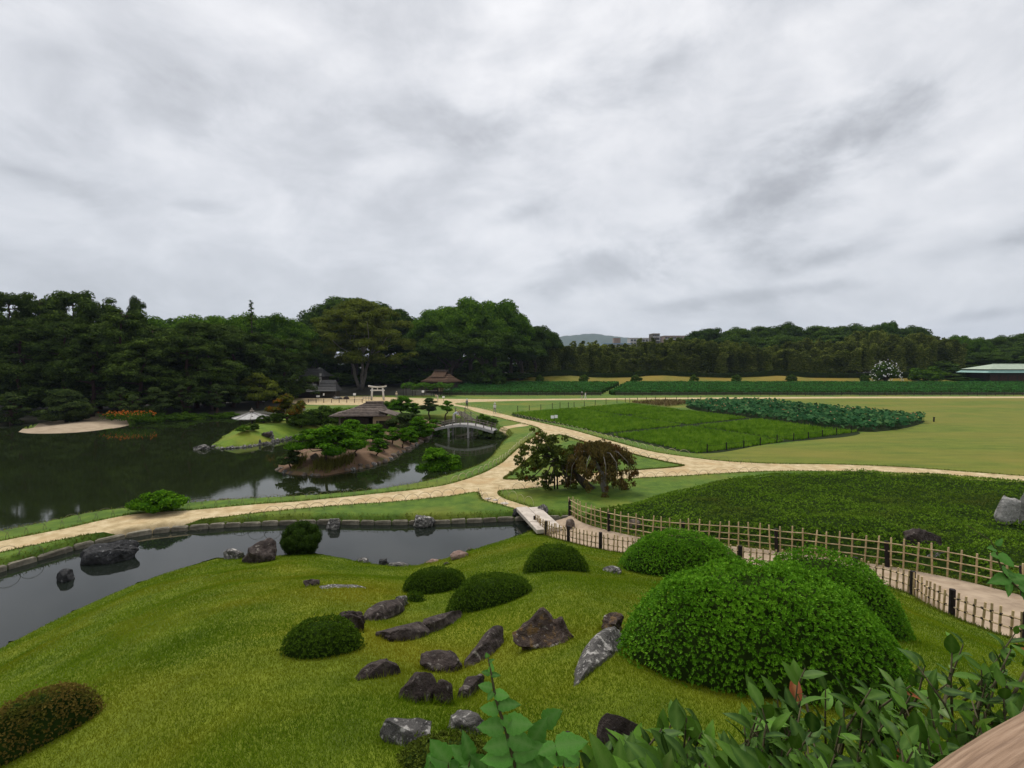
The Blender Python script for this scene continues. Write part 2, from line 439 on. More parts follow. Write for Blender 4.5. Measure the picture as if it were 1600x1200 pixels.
# regions of the ground, later ones win
def smooth_px(px, z=0.0, jit=0.05, seed=0, closed=True):
    q = catmull(plan(px, z), px_step, closed)
    return q + np.stack([waves(q[:, 0], q[:, 1], 3.0, seed), waves(q[:, 0], q[:, 1], 3.3, seed + 1)], 1) * jit
PATH_MAIN = [(-300, 925), (-120, 872), (0, 846), (100, 826), (200, 805), (300, 797), (400, 788), (500, 780.5), (600, 770), (650, 765), (700, 757), (750, 741), (780, 726), (812, 699), (845, 672.5), (838, 667),
             (800, 657.5), (750, 645), (707, 634), (640, 633.5), (560, 633), (480, 632), (440, 626), (440, 620.5), (560, 619.5), (690, 623), (800, 623.5), (1000, 621.8), (1300, 620), (1800, 619.5), (2400, 619.5), (2400, 622), (1800, 622), (1300, 622.4),
             (1000, 624), (800, 626.5), (712, 630), (750, 638), (798, 650), (890, 671), (1000, 701), (1032, 708), (1070, 713.5), (1125, 720), (1200, 724.5), (1300, 725.5), (1400, 729.5), (1500, 736.5), (1600, 744), (1900, 770),
             (1900, 790), (1600, 752), (1500, 743), (1400, 738), (1300, 736), (1200, 736), (1100, 741), (1050, 744), (980, 747.5), (850, 760.5), (800, 765), (781, 766), (777, 772), (790, 780), (812, 787), (838, 797),
             (818, 799.5), (800, 793), (780, 787), (757, 781), (745, 769), (700, 775), (650, 780), (600, 784.5), (500, 791.5), (400, 801), (350, 807), (300, 812), (250, 818), (200, 825), (150, 832.5), (100, 842), (50, 852), (0, 863), (-120, 895), (-300, 960)]
PATH_HOLE = [(873, 679), (917, 691), (950, 698), (1000, 712), (1052, 723.5), (1070, 727), (1055, 730), (980, 735.5), (880, 743), (800, 749.5), (786, 748.5), (800, 738), (835, 708), (865, 683)]
PATH_SPUR = [(772, 669), (800, 664.5), (818, 661.5), (826, 665), (806, 667.5), (780, 672)]
P_path = smooth_px(PATH_MAIN, 0, 0.05, 20); P_hole = smooth_px(PATH_HOLE, 0, 0.05, 22); P_spur = smooth_px(PATH_SPUR, 0, 0.05, 24)
_nf = np.array(NEAR_FENCE)[:, :2]; _ff = np.array(FAR_FENCE)[:, :2]
P_walk = catmull(np.concatenate([np.array([[0.95, 25.5], [2.0, 25.9]])[::-1][::-1], _ff, [[19, 5]], [[14.5, 3.5]], _nf[::-1]]), px_step)
PADDY = [(800, 646.5), (905, 637.5), (985, 631.5), (1060, 640), (1170, 653.5), (1342, 675), (1200, 694), (1090, 708.5), (1000, 692), (900, 668)]
LOTUS = [(1075, 633), (1130, 630.5), (1200, 631), (1250, 638), (1350, 647), (1440, 657), (1443, 660.5), (1345, 674.5), (1170, 653), (1090, 642)]
P_paddy = catmull(plan(PADDY, 0), lambda p: 1.0); P_lotus = catmull(plan(LOTUS, 0), lambda p: 1.2)
RLAWN = [(1112, 724), (1094, 711), (1342, 677), (1448, 661.5), (1255, 637), (1180, 629), (1080, 628), (985, 629.5), (960, 624.5), (1300, 622.4), (1800, 622), (2400, 622), (2400, 840), (1900, 770), (1600, 744), (1500, 736.5), (1400, 729.5), (1300, 725.5), (1200, 724.5)]
P_rlawn = plan(RLAWN, 0)
BANKGRASS = np.array([(-16, 148.5), (160, 148.5), (160, 163), (-16, 163)], float)
P_hill = np.concatenate([shore_pts[20:], [(-24, -4), (-8, -17), (6, -16), (14, -6), (14, 2)], catmull(np.array(NEAR_FENCE)[::-1, :2], px_step, False)])
P_wood = np.concatenate([plan([(-1500, 660), (-300, 655), (0, 660), (72, 656), (140, 648), (170, 645), (215, 650), (300, 648), (350, 649), (400, 648), (450, 646), (478, 641), (474, 632), (436, 622), (560, 618.5), (690, 617.5)], 0), [[-16, 164], [300, 164], [900, 1500], [-900, 1500], [-300, 120]]])
MASSIF = [(3.2, 25.0), (6.7, 27.0), (11.2, 30.2), (15.0, 32.6), (20, 33.6), (27, 32.5), (32, 29), (34, 22), (30, 14), (19, 9), (16.0, 11.5), (15.2, 13.4), (14.75, 14.7), (14.1, 15.95), (12.6, 17.65), (9.5, 19.75), (6.0, 21.4), (4.6, 22.7), (3.55, 24.2)]
P_massif = catmull(np.array(MASSIF), lambda p: .6)

def build_ground():
    lines = [P_pond, P_isl, P_stream, P_path, P_hole, P_spur, P_walk, P_paddy, P_lotus, P_spit, P_green, P_rlawn, P_hill, BANKGRASS, P_wood, P_massif]
    pts, edges = [], []
    for ln in lines:
        o = len(pts); n = len(ln)
        pts += [Vector((float(p[0]), float(p[1]))) for p in ln]
        edges += [(o + i, o + (i + 1) % n) for i in range(n)]
    # free points, spaced by distance from the view point, and rows just beside the shores
    fr = []
    r = 0.8
    while r < 420:
        dr = max(0.13, 0.02 * r) if r < 130 else 0.035 * r
        n = int(math.radians(116) / (max(dr, 0.15) / r)) + 1
        a = np.radians(np.linspace(-58, 58, n)) + rng.uniform(-.5, .5) * dr / r
        rr = r + rng.uniform(-.3, .3, n) * dr
        fr.append(np.stack([np.sin(a) * rr, np.cos(a) * rr], 1)); r += dr
    back = rng.uniform(-40, 40, (600, 2)) * [1, 0.6] - [0, 14]
    fr.append(back)
    for ln in (P_pond, P_isl, P_stream):
        t = np.roll(ln, -1, 0) - np.roll(ln, 1, 0); nn = unit(np.stack([t[:, 1], -t[:, 0]], 1))
        for off in (-0.45, -0.22, 0.22, 0.45): fr.append(ln + nn * off)
    for R in (600, 900, 1600, 3000, 6500, 12000):
        a = np.linspace(0, 2 * math.pi, 40, endpoint=False); fr.append(np.stack([np.sin(a) * R, np.cos(a) * R], 1))
    for R in (60, 120, 250, 420):
        a = np.radians(np.linspace(62, 298, 40)); fr.append(np.stack([np.sin(a) * R, np.cos(a) * R], 1))
    pts += [Vector((float(p[0]), float(p[1]))) for p in np.concatenate(fr)]
    vo, eo, fo, *_ = delaunay_2d_cdt(pts, edges, [], 0, 1e-4, False)
    XY = np.array([(p.x, p.y) for p in vo]); T = np.array(fo, np.int32)
    Z = hgt(XY)
    C = XY[T].mean(1)
    reg = np.zeros(len(T), int)
    def put(poly, k, cond=None):
        m = inside(C, poly)
        if cond is not None: m &= cond
        reg[m] = k
    put(P_wood, 4); put(BANKGRASS, 9); put(P_rlawn, 3); put(P_hill, 1); put(P_massif, 4); put(P_walk, 10)
    keep_walk = inside(C, P_walk)
    reg[keep_walk] = 10
    hole = inside(C, P_hole)
    put(P_path, 2, ~hole); put(P_spur, 2)
    put(P_paddy, 5); put(P_lotus, 5); put(P_green, 11); put(P_spit, 7); put(P_isl, 6)
    wet = (inside(C, P_pond) & ~inside(C, P_isl)) | inside(C, P_stream)
    reg[wet] = 8
    return XY, Z, T, reg
XY, GZ, TRI, REG = build_ground()
# turf stands a little proud of the sand of the paths
_pv = np.unique(TRI[(REG == 2) | (REG == 10)]); _gv = np.unique(TRI[(REG != 2) & (REG != 10)])
_only = np.setdiff1d(_pv, _gv); GZ[_only] -= 0.035

def lawn_mat(name, a, b, c, dry, dry_lo, dry_hi, scale=0.35, bump=0.5, fine=60, stretch=None):
    m, nt, bs = new_mat(name)
    pos = _coord(nt, 'world')
    if stretch:
        mp = nt.nodes.new('ShaderNodeMapping'); mp.inputs['Scale'].default_value = stretch; nt.links.new(pos, mp.inputs[0]); pos = mp.outputs[0]
    big = _noise(nt, pos, scale, 4, 0.55, 0.4); sm = _noise(nt, pos, fine, 4, 0.7); mid = _noise(nt, pos, scale * 9, 4, 0.6)
    mx = nt.nodes.new('ShaderNodeMath'); mx.operation = 'MULTIPLY_ADD'; mx.inputs[1].default_value = 0.45
    nt.links.new(sm.outputs[0], mx.inputs[0])
    m2 = nt.nodes.new('ShaderNodeMath'); m2.operation = 'MULTIPLY_ADD'; m2.inputs[1].default_value = 0.5; m2.inputs[2].default_value = 0.02
    nt.links.new(mid.outputs[0], m2.inputs[0]); nt.links.new(m2.outputs[0], mx.inputs[2])
    col = _ramp(nt, mx.outputs[0], [(0.37, a), (0.5, b), (0.63, c)]).outputs[0]
    r2 = _ramp(nt, big.outputs[0], [(dry_lo, (0, 0, 0)), (dry_hi, (1, 1, 1))])
    col = _mixc(nt, r2.outputs[0], col, dry)
    nt.links.new(col, bs.inputs['Base Color']); bs.inputs['Roughness'].default_value = 0.9; bs.inputs['Specular IOR Level'].default_value = 0.15
    _bump(nt, bs, sm.outputs[0], bump, 0.04)
    return m
M = {}
M['lawn'] = lawn_mat('short_lawn', (0.038, 0.078, 0.010), (0.072, 0.13, 0.014), (0.125, 0.18, 0.022), (0.16, 0.165, 0.022), 0.48, 0.72, 0.16)
M['hill'] = lawn_mat('long_lawn', (0.055, 0.085, 0.006), (0.10, 0.14, 0.008), (0.145, 0.185, 0.012), (0.175, 0.185, 0.010), 0.45, 0.75, 0.22)
M['rlawn'] = lawn_mat('dry_lawn', (0.065, 0.095, 0.009), (0.105, 0.135, 0.014), (0.15, 0.165, 0.022), (0.175, 0.15, 0.026), 0.42, 0.70, 0.10, 0.3, 14, (.35, 1, 1))
M['bank'] = lawn_mat('dry_bank_grass', (0.08, 0.09, 0.012), (0.14, 0.13, 0.018), (0.19, 0.165, 0.025), (0.2, 0.14, 0.02), 0.45, 0.7, 0.08)
M['isle'] = lawn_mat('soft_lawn', (0.05, 0.10, 0.010), (0.10, 0.165, 0.012), (0.15, 0.2, 0.02), (0.19, 0.17, 0.02), 0.5, 0.7, 0.12)
M['sand'] = surf('path_sand', [(0.36, (0.33, 0.25, 0.13)), (0.5, (0.44, 0.345, 0.195)), (0.64, (0.53, 0.43, 0.265))], 1.7, 0.95, 0.1, 0.3, 30, 0.02, 'world', second=[(0.4, 0.5, 0.66, (0.40, 0.28, 0.14)), (14, 0.58, 0.66, (0.30, 0.22, 0.12)), (40, 0.6, 0.66, (0.6, 0.5, 0.34))])
M['walk'] = surf('walk_sand', [(0.3, (0.24, 0.18, 0.125)), (0.6, (0.38, 0.295, 0.21))], 2.0, 0.95, 0.1, 0.3, 30, 0.02, 'world', second=(1.2, 0.55, 0.7, (0.28, 0.2, 0.13)))
M['spit'] = surf('spit_sand', [(0.3, (0.26, 0.20, 0.135)), (0.6, (0.36, 0.285, 0.20))], 1.2, 0.95, 0.1, 0.2, 20, 0.02, 'world')
M['mud'] = surf('paddy_mud', [(0.3, (0.010, 0.018, 0.005)), (0.7, (0.022, 0.032, 0.010))], 1.5, 0.95, 0.05, 0, coord='world')
M['soil'] = surf('island_soil', [(0.3, (0.075, 0.045, 0.025)), (0.5, (0.14, 0.085, 0.05)), (0.72, (0.20, 0.13, 0.085))], 0.8, 0.95, 0.15, 0.6, 9, 0.08, 'world', second=(0.6, 0.55, 0.68, (0.09, 0.095, 0.03)))
M['bed'] = surf('water_bed', [(0.3, (0.01, 0.012, 0.006)), (0.7, (0.02, 0.022, 0.012))], 1.0, coord='world')
M['wood_floor'] = surf('forest_floor', [(0.3, (0.012, 0.014, 0.007)), (0.7, (0.035, 0.032, 0.016))], 0.6, coord='world')
for name, ids, mat in (('lawn', (0,), 'lawn'), ('hillside_lawn', (1,), 'hill'), ('garden_path', (2,), 'sand'), ('dry_lawn', (3,), 'rlawn'), ('forest_floor', (4,), 'wood_floor'), ('paddy_soil', (5,), 'mud'),
                       ('island_ground', (6,), 'soil'), ('sand_spit', (7,), 'spit'), ('water_bed', (8,), 'bed'), ('embankment', (9,), 'bank'), ('fenced_path', (10,), 'walk'), ('islet_lawn', (11,), 'isle')):
    t = TRI[np.isin(REG, ids)]
    u_, inv = np.unique(t, return_inverse=True)
    me = np_mesh(name, np.column_stack([XY[u_], GZ[u_]]), inv.reshape(-1, 3), M[mat], smooth=True)
    o = link_mesh(name, me); o['kind'] = 'structure'
def water_mat(name, col, bump, rough, ripple):
    m, nt, b = new_mat(name)
    b.inputs['Base Color'].default_value = (*col, 1); b.inputs['Roughness'].default_value = rough
    b.inputs['IOR'].default_value = 1.333; b.inputs['Specular IOR Level'].default_value = 0.5
    mp = nt.nodes.new('ShaderNodeMapping'); mp.inputs['Scale'].default_value = (1, 1.0, 1)
    nt.links.new(_coord(nt, 'world'), mp.inputs[0])
    n = _noise(nt, mp.outputs[0], ripple, 5, 0.6, 0.6); n2 = _noise(nt, mp.outputs[0], ripple * 0.13, 2, 0.5)
    mm = nt.nodes.new('ShaderNodeMath'); mm.operation = 'MULTIPLY'
    nt.links.new(n.outputs[0], mm.inputs[0]); nt.links.new(n2.outputs[0], mm.inputs[1])
    _bump(nt, b, mm.outputs[0], bump, 0.02)
    return m
M['pond'] = water_mat('pond_surface', (0.012, 0.017, 0.006), 0.10, 0.03, 3.0)
M['stream'] = water_mat('stream_surface', (0.010, 0.013, 0.010), 0.07, 0.02, 4.0)
for name, poly, mat in (('pond_water', P_pond, 'pond'), ('stream_water', P_stream, 'stream')):
    c = XY[TRI].mean(1)
    w = inside(c, poly) & (REG == 8)
    touch = np.zeros(len(XY), bool); touch[np.unique(TRI[w])] = True
    t = TRI[touch[TRI].any(1)]                      # one ring of triangles runs under the banks
    u_, inv = np.unique(t, return_inverse=True)
    o = link_mesh(name, np_mesh(name, np.column_stack([XY[u_], np.full(len(u_), WATER)]), inv.reshape(-1, 3), M[mat])); o['kind'] = 'structure'
# ------------------------------------------------------------------ plants: materials
M['bark'] = surf('bark', [(0.3, (0.035, 0.028, 0.022)), (0.7, (0.10, 0.082, 0.065))], 6, 0.95, 0.1, 0.6, 20, 0.03, stretch=(1, 1, 0.25))
M['bark_red'] = surf('pine_bark', [(0.3, (0.03, 0.018, 0.014)), (0.7, (0.085, 0.05, 0.04))], 7, 0.95, 0.1, 0.6, 20, 0.03)
M['bark_pale'] = surf('pale_bark', [(0.3, (0.10, 0.09, 0.075)), (0.7, (0.22, 0.2, 0.17))], 5, 0.9, 0.1, 0.4, 15, 0.02, stretch=(1, 1, 0.3))
M['f_pine'] = foliage('dark_pine_needles', (0.018, 0.034, 0.008), (0.042, 0.070, 0.014), (0.085, 0.13, 0.025), 0.25, trans=0.1, objvar=0.25)
M['f_dark'] = foliage('dark_broad_leaves', (0.018, 0.036, 0.007), (0.042, 0.080, 0.012), (0.085, 0.145, 0.022), 0.25, trans=0.15, objvar=0.25)
M['f_mid'] = foliage('mid_green_leaves', (0.026, 0.06, 0.007), (0.06, 0.13, 0.011), (0.12, 0.215, 0.02), 0.25, objvar=0.2)
M['f_olive'] = foliage('olive_leaves', (0.045, 0.06, 0.009), (0.09, 0.115, 0.015), (0.15, 0.18, 0.026), 0.22, objvar=0.15)
M['f_bamboo'] = foliage('bamboo_leaves', (0.03, 0.05, 0.010), (0.10, 0.135, 0.026), (0.22, 0.255, 0.055), 0.2, objvar=0.4)
M['f_tea'] = foliage('tea_leaves', (0.018, 0.065, 0.016), (0.036, 0.125, 0.026), (0.065, 0.19, 0.04), 0.35, trans=0.15, objvar=0.12)
M['f_hedge'] = foliage('clipped_hedge_leaves', (0.010, 0.016, 0.008), (0.02, 0.03, 0.013), (0.035, 0.045, 0.02), 0.5, trans=0.1)
M['f_niwaki'] = foliage('garden_pine_needles', (0.02, 0.062, 0.005), (0.05, 0.13, 0.007), (0.105, 0.22, 0.013), 0.5, trans=0.2, objvar=0.15)
M['f_niwaki_dull'] = foliage('dull_pine_needles', (0.018, 0.032, 0.010), (0.042, 0.066, 0.019), (0.078, 0.11, 0.030), 0.4, trans=0.15, objvar=0.2)
M['f_maple'] = foliage('turning_maple_leaves', (0.030, 0.040, 0.008), (0.07, 0.085, 0.012), (0.13, 0.12, 0.02), 0.6, accent=(0.7, 0.5, 0.62, (0.20, 0.085, 0.012)))
M['f_weep'] = foliage('weeping_maple_leaves', (0.045, 0.042, 0.013), (0.10, 0.08, 0.024), (0.165, 0.12, 0.04), 0.8, accent=(0.9, 0.54, 0.72, (0.13, 0.05, 0.02)))
M['f_fresh'] = foliage('fresh_maple_leaves', (0.034, 0.05, 0.010), (0.07, 0.095, 0.018), (0.12, 0.145, 0.032), 0.8, accent=(0.8, 0.62, 0.7, (0.14, 0.05, 0.012)))
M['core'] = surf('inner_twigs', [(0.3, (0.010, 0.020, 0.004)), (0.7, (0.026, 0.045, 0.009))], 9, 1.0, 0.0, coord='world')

# ------------------------------------------------------------------ plants: generators
def cores(clumps, a=8, b=5):
    """twig masses inside the leaf clumps, so that a clump is not transparent"""
    th = np.linspace(0, 2 * math.pi, a, endpoint=False); ph = np.linspace(-1.45, 1.45, b)
    U = np.array([[(math.cos(t) * math.cos(p), math.sin(t) * math.cos(p), math.sin(p)) for t in th] for p in ph]).reshape(-1, 3)
    Q = np.array([(j * a + i, j * a + (i + 1) % a, (j + 1) * a + (i + 1) % a, (j + 1) * a + i) for j in range(b - 1) for i in range(a)])
    V = np.concatenate([np.asarray(c) + U * r * rng.uniform(.88, 1.08, (len(U), 1)) for c, r in clumps])
    F = np.concatenate([Q + k * len(U) for k in range(len(clumps))])
    return V, F
def clump_leaves(clumps, dens, leaf, aspect=0.55, low=-0.55, droop=0.25, shell=(0.78, 1.04), flat=0.0, core=0.6):
    """leaf clumps spread over the skin of many small clumps; returns V, F, v"""
    P, N = [], []
    for c, r in clumps:
        r = np.asarray(r, float)
        area = 4 * math.pi * ((r[0] * r[1]) ** 1.6 / 3 + 2 * (r[0] * r[2]) ** 1.6 / 3) ** (1 / 1.6)
        n = max(12, int(dens * area))
        d = rdir(int(n * 1.5)); d = d[d[:, 2] > low][:n]
        P.append(np.asarray(c) + d * r * rng.uniform(*shell, (len(d), 1))); N.append(unit(d / r))
    P = np.concatenate(P); N = np.concatenate(N)
    N2 = unit(N + rdir(len(N)) * 0.55 + [0, 0, flat])
    D = np.cross(N2, rdir(len(N))) + [0, 0, -droop]
    ln = leaf * rng.uniform(0.6, 1.35, len(P))
    V, F = leaf_quads(P - unit(D) * ln[:, None] * 0.5, D, N2, ln, ln * aspect * rng.uniform(0.7, 1.3, len(P)), 0.12)
    v = rng.uniform(0, 1, len(P))
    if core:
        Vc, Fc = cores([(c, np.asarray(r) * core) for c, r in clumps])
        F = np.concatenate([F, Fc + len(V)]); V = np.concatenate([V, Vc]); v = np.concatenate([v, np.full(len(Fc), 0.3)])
    return V, F, v
def limb(a, b, ra, rb, n=5, wob=0.08, k=6, mb=None):
    a, b = np.asarray(a, float), np.asarray(b, float); ln = np.linalg.norm(b - a)
    t = np.linspace(0, 1, n)[:, None]
    p = a + (b - a) * t + rng.normal(size=(n, 3)) * wob * ln * np.sin(t * math.pi) ** 0.7 * 0.5
    mb.tube([tuple(q) for q in p], list(ra + (rb - ra) * t[:, 0]), k)
    return p
def make_tree(name, kind, H, W, fmat, bark, leaf, dens, seed):
    """prototype standing at the origin: trunk (with limbs) and crown"""
    global rng
    keep, rng = rng, np.random.default_rng(seed)
    root = bpy.data.objects.new(name, None); COL.objects.link(root)
    mb = MB(); clumps = []
    if kind == 'broad':
        th = 0.28 * H
        limb((0, 0, -0.5), (rng.normal() * .3, rng.normal() * .3, th * 1.4), 0.03 * H, 0.018 * H, 5, 0.05, 7, mb)
        for i in range(74):
            d = rdir(1)[0]; d[2] = abs(d[2]) * 1.05 - 0.30
            rr = rng.uniform(0.55, 0.86)
            c = np.array([d[0] * W / 2 * rr, d[1] * W / 2 * rr, H * 0.60 + d[2] * H * 0.40 * rr])
            r = W * rng.uniform(0.07, 0.13)
            clumps.append((c, (r, r, r * rng.uniform(0.6, 0.85))))
            if i < 9: limb((0, 0, th * rng.uniform(.7, 1.2)), c * 0.9, 0.011 * H, 0.003 * H, 4, 0.1, 5, mb)
        clumps.append(((0, 0, H * 0.55), (W * .3, W * .3, H * .26)))
    elif kind == 'vase':
        for i in range(3):
            a = i * 2.1 + 0.5; b = np.array([math.cos(a) * W * .10, math.sin(a) * W * .10, H * 0.38])
            limb((math.cos(a) * .25, math.sin(a) * .25, -0.5), b, 0.022 * H, 0.012 * H, 6, 0.05, 7, mb)
            for j in range(5):
                e = b + np.array([rng.normal() * W * .2, rng.normal() * W * .2, H * rng.uniform(.15, .45)])
                limb(b * rng.uniform(.75, 1), e, 0.008 * H, 0.002 * H, 4, 0.1, 5, mb)
        for i in range(190):
            a = rng.uniform(0, 6.28); q = rng.uniform(0, 1) ** 0.6; f = rng.uniform(0.0, 1)
            R = W / 2 * math.sqrt(max(0, 1 - (f * 0.98) ** 2.2)) * (0.55 + 0.45 * min(1, f * 2.4 + 0.55))
            c = np.array([math.cos(a) * R * q, math.sin(a) * R * q, H * (0.30 + 0.66 * f)])
            r = W * rng.uniform(0.045, 0.085)
            clumps.append((c, (r, r, r * 0.55)))
    elif kind == 'pine':
        lean = rng.normal(size=2) * H * 0.05
        p = limb((0, 0, -0.5), (lean[0], lean[1], H * 0.97), 0.021 * H, 0.004 * H, 8, 0.05, 7, mb)
        for i in range(95):
            f = 0.10 + 0.88 * rng.uniform(0, 1) ** 0.9
            a = i * 2.4 + rng.uniform(-.5, .5)
            R = W / 2 * (1.0 - 0.62 * f ** 2.4) * rng.uniform(0.3, 1.0) ** .7
            q = p[min(7, int(f * 7.5))]
            c = np.array([q[0] + math.cos(a) * R, q[1] + math.sin(a) * R, H * f + R * rng.uniform(-.1, .2)])
            r = W * rng.uniform(0.07, 0.125)
            clumps.append((c, (r, r, r * rng.uniform(0.6, 1.0))))
            if i % 6 == 0: limb((q[0], q[1], H * f - 0.4), c, 0.006 * H, 0.002 * H, 4, 0.08, 5, mb)
    elif kind == 'spire':
        limb((0, 0, -0.5), (0, 0, H * 0.97), 0.02 * H, 0.004 * H, 5, 0.01, 7, mb)
        for i in range(50):
            f = 0.1 + 0.88 * i / 49; a = i * 2.4
            R = W / 2 * (1 - f) ** 0.8 * rng.uniform(.5, 1)
            c = np.array([math.cos(a) * R, math.sin(a) * R, H * f - R * .3]); r = W * (0.06 + 0.16 * (1 - f))
            clumps.append((c, (r, r, r * 0.6)))
    elif kind == 'shrub':
        for i in range(5):
            a = i * 1.25; limb((0, 0, -0.2), (math.cos(a) * W * .25, math.sin(a) * W * .25, H * .6), 0.02 * W, 0.006 * W, 4, 0.1, 5, mb)
        for i in range(30):
            d = rdir(1)[0]; d[2] = abs(d[2]); rr = rng.uniform(.55, .88)
            r = W * rng.uniform(.11, .19)
            clumps.append((np.array([d[0] * W / 2 * rr, d[1] * W / 2 * rr, 0.12 * H + d[2] * H * .80 * rr]), (r, r, r * .75)))
    elif kind == 'bamboo':
        P_, D_ = [], []
        for i in range(9):
            a = rng.uniform(0, 6.28); q = rng.uniform(0.1, W * 0.22); bend = rng.uniform(0.05, 0.16) * H
            b = np.array([math.cos(a) * q, math.sin(a) * q, 0]); hh = H * rng.uniform(0.78, 1.0); a2 = a + rng.normal() * .8
            pts = [b + np.array([math.cos(a2) * bend * t ** 2.6, math.sin(a2) * bend * t ** 2.6, hh * t - bend * .25 * t ** 5]) for t in np.linspace(0, 1, 9)]
            pts[0][2] = -0.5
            mb.tube([tuple(x) for x in pts], [0.05 - 0.045 * t for t in np.linspace(0, 1, 9)], 5)
            for t in np.linspace(0.22, 1.0, 26):
                c = np.array([np.interp(t, np.linspace(0, 1, 9), [x[k] for x in pts]) for k in range(3)])
                r = (1.25 - 0.95 * t) * W * 0.2 + 0.15
                for _ in range(3):
                    aa = rng.uniform(0, 6.28); c2 = c + np.array([math.cos(aa) * r * .7, math.sin(aa) * r * .7, -rng.uniform(0, .3)])
                    clumps.append((c2, (r * .55, r * .55, r * .38)))
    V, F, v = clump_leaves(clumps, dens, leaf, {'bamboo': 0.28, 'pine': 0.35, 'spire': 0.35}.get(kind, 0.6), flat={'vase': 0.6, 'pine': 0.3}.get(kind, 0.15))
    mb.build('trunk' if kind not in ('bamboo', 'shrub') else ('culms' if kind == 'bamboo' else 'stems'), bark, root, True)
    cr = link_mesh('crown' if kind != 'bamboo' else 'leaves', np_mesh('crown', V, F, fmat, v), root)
    rng = keep
    root['dims'] = (W, H)
    return root
PROTO = {}
for key, args in {
    'pineA': ('pine_tree', 'pine', 20, 12, M['f_pine'], M['bark_red'], 0.5, 10, 1), 'pineB': ('pine_tree', 'pine', 20, 13, M['f_pine'], M['bark_red'], 0.5, 10, 2), 'pineC': ('pine_tree', 'pine', 18, 12, M['f_pine'], M['bark_red'], 0.5, 10, 3),
    'broadA': ('broadleaf_tree', 'broad', 22, 18, M['f_dark'], M['bark'], 0.46, 7.5, 4), 'broadB': ('broadleaf_tree', 'broad', 22, 19, M['f_dark'], M['bark'], 0.46, 7.5, 5), 'broadC': ('broadleaf_tree', 'broad', 20, 17, M['f_mid'], M['bark'], 0.46, 7.5, 6),
    'broadD': ('broadleaf_tree', 'broad', 20, 18, M['f_mid'], M['bark'], 0.46, 7.5, 16),
    'vase': ('spreading_tree', 'vase', 24, 31, M['f_olive'], M['bark_pale'], 0.5, 5.0, 7), 'spire': ('cedar_tree', 'spire', 22, 7, M['f_dark'], M['bark'], 0.5, 6, 8),
    'shrubA': ('shrub', 'shrub', 5, 6, M['f_dark'], M['bark'], 0.36, 16, 9), 'shrubB': ('shrub', 'shrub', 4, 6, M['f_mid'], M['bark'], 0.36, 16, 10), 'bamA': ('bamboo_clump', 'bamboo', 13, 6, M['f_bamboo'], M['bark'], 0.55, 5.5, 11),
    'bamB': ('bamboo_clump', 'bamboo', 13, 6, M['f_bamboo'], M['bark'], 0.55, 5.5, 12), 'bamC': ('bamboo_clump', 'bamboo', 13, 6, M['f_bamboo'], M['bark'], 0.55, 5.5, 13)}.items():
    PROTO[key] = make_tree(*args)
USED = set()
def plant(key, x, y, W, H, label, cat, group=None, rz=None, name=None, z=None):
    p = PROTO[key]
    o = p if key not in USED else copy_tree(p)
    USED.add(key)
    w0, h0 = p['dims'][0], p['dims'][1]
    o.location = (x, y, gz(x, y) if z is None else z)
    o.scale = (W / w0, W / w0, H / h0)
    o.rotation_euler = (0, 0, rng.uniform(0, 6.28) if rz is None else rz)
    if name: o.name = name
    if 'group' in o: del o['group']
    tag(o, label, cat, group)
    return o
def plant_px(key, u, vtop, w_px, y, label, cat, group=None, rz=None, name=None):
    """crown of w_px pixels whose top shows at (u, vtop), trunk standing y metres away"""
    t = at_depth(u, vtop, y)
    return plant(key, t[0], y, w_px * y / FPX, t[2] - gz(t[0], y), label, cat, group, rz, name)

ORDS = 'leftmost second third fourth fifth sixth seventh eighth ninth tenth eleventh twelfth thirteenth fourteenth fifteenth sixteenth seventeenth eighteenth nineteenth twentieth twenty-first twenty-second'.split()
def ordinals(group, text):
    """number the members of a group from the left as seen from the hill"""
    ms = sorted([o for o in COL.objects if o.get('group') == group], key=lambda o: o.location.x / o.location.y)
    for i, o in enumerate(ms): o['label'] = text.format(ORDS[i] + ('' if i == 0 else ' from left'))
# ---- the wood behind the pond: dark pines in front, broadleaved trees behind
G_PINE = 'pines in the wood beyond the pond'
for u, vt, w, y in [(-110, 470, 120, 86), (-45, 462, 115, 92), (10, 459, 112, 88), (62, 463, 105, 95), (112, 458, 118, 90), (150, 466, 105, 86), (185, 484, 110, 82), (-80, 500, 120, 76), (25, 505, 115, 78),
                    (95, 505, 110, 79), (232, 512, 120, 84), (262, 508, 115, 92), (305, 505, 125, 88), (345, 506, 120, 95), (290, 520, 120, 80), (360, 515, 110, 90), (405, 522, 105, 99), (140, 520, 105, 77), (212, 530, 110, 78), (330, 540, 100, 84), (440, 530, 100, 108)]:
    k = ['pineA', 'pineB', 'pineC'][int(rng.integers(3))]
    plant_px(k, u, vt, w, y, 'dark dense pine in the wood across the pond, left of the torii gate', 'tree', G_PINE)
plant_px('pineC', 209, 466, 42, 104, 'small flat-topped pine poking above the wood behind the sand spit', 'tree')
plant_px('spire', 392, 467, 42, 108, 'dark pointed cedar rising above the wood left of the big spreading tree', 'tree')
G_BR = 'broadleaved trees along the back of the wood'
for u, vt, w, y, k in [(255, 478, 120, 122, 'broadC'), (330, 476, 125, 125, 'broadC'), (300, 481, 110, 118, 'broadD'), (375, 478, 110, 118, 'broadD'), (425, 474, 100, 122, 'broadC'), (452, 484, 90, 126, 'broadC'), (425, 512, 90, 115, 'broadD'), (-20, 475, 130, 125, 'broadA'), (90, 472, 130, 125, 'broadB'), (180, 478, 120, 125, 'broadA'), (478, 520, 90, 132, 'broadA')]:
    plant_px(k, u, vt, w, y, 'rounded broadleaved tree at the back of the wood above the pines', 'tree', G_BR)
G_MID = 'great dark trees in the middle of the wood'
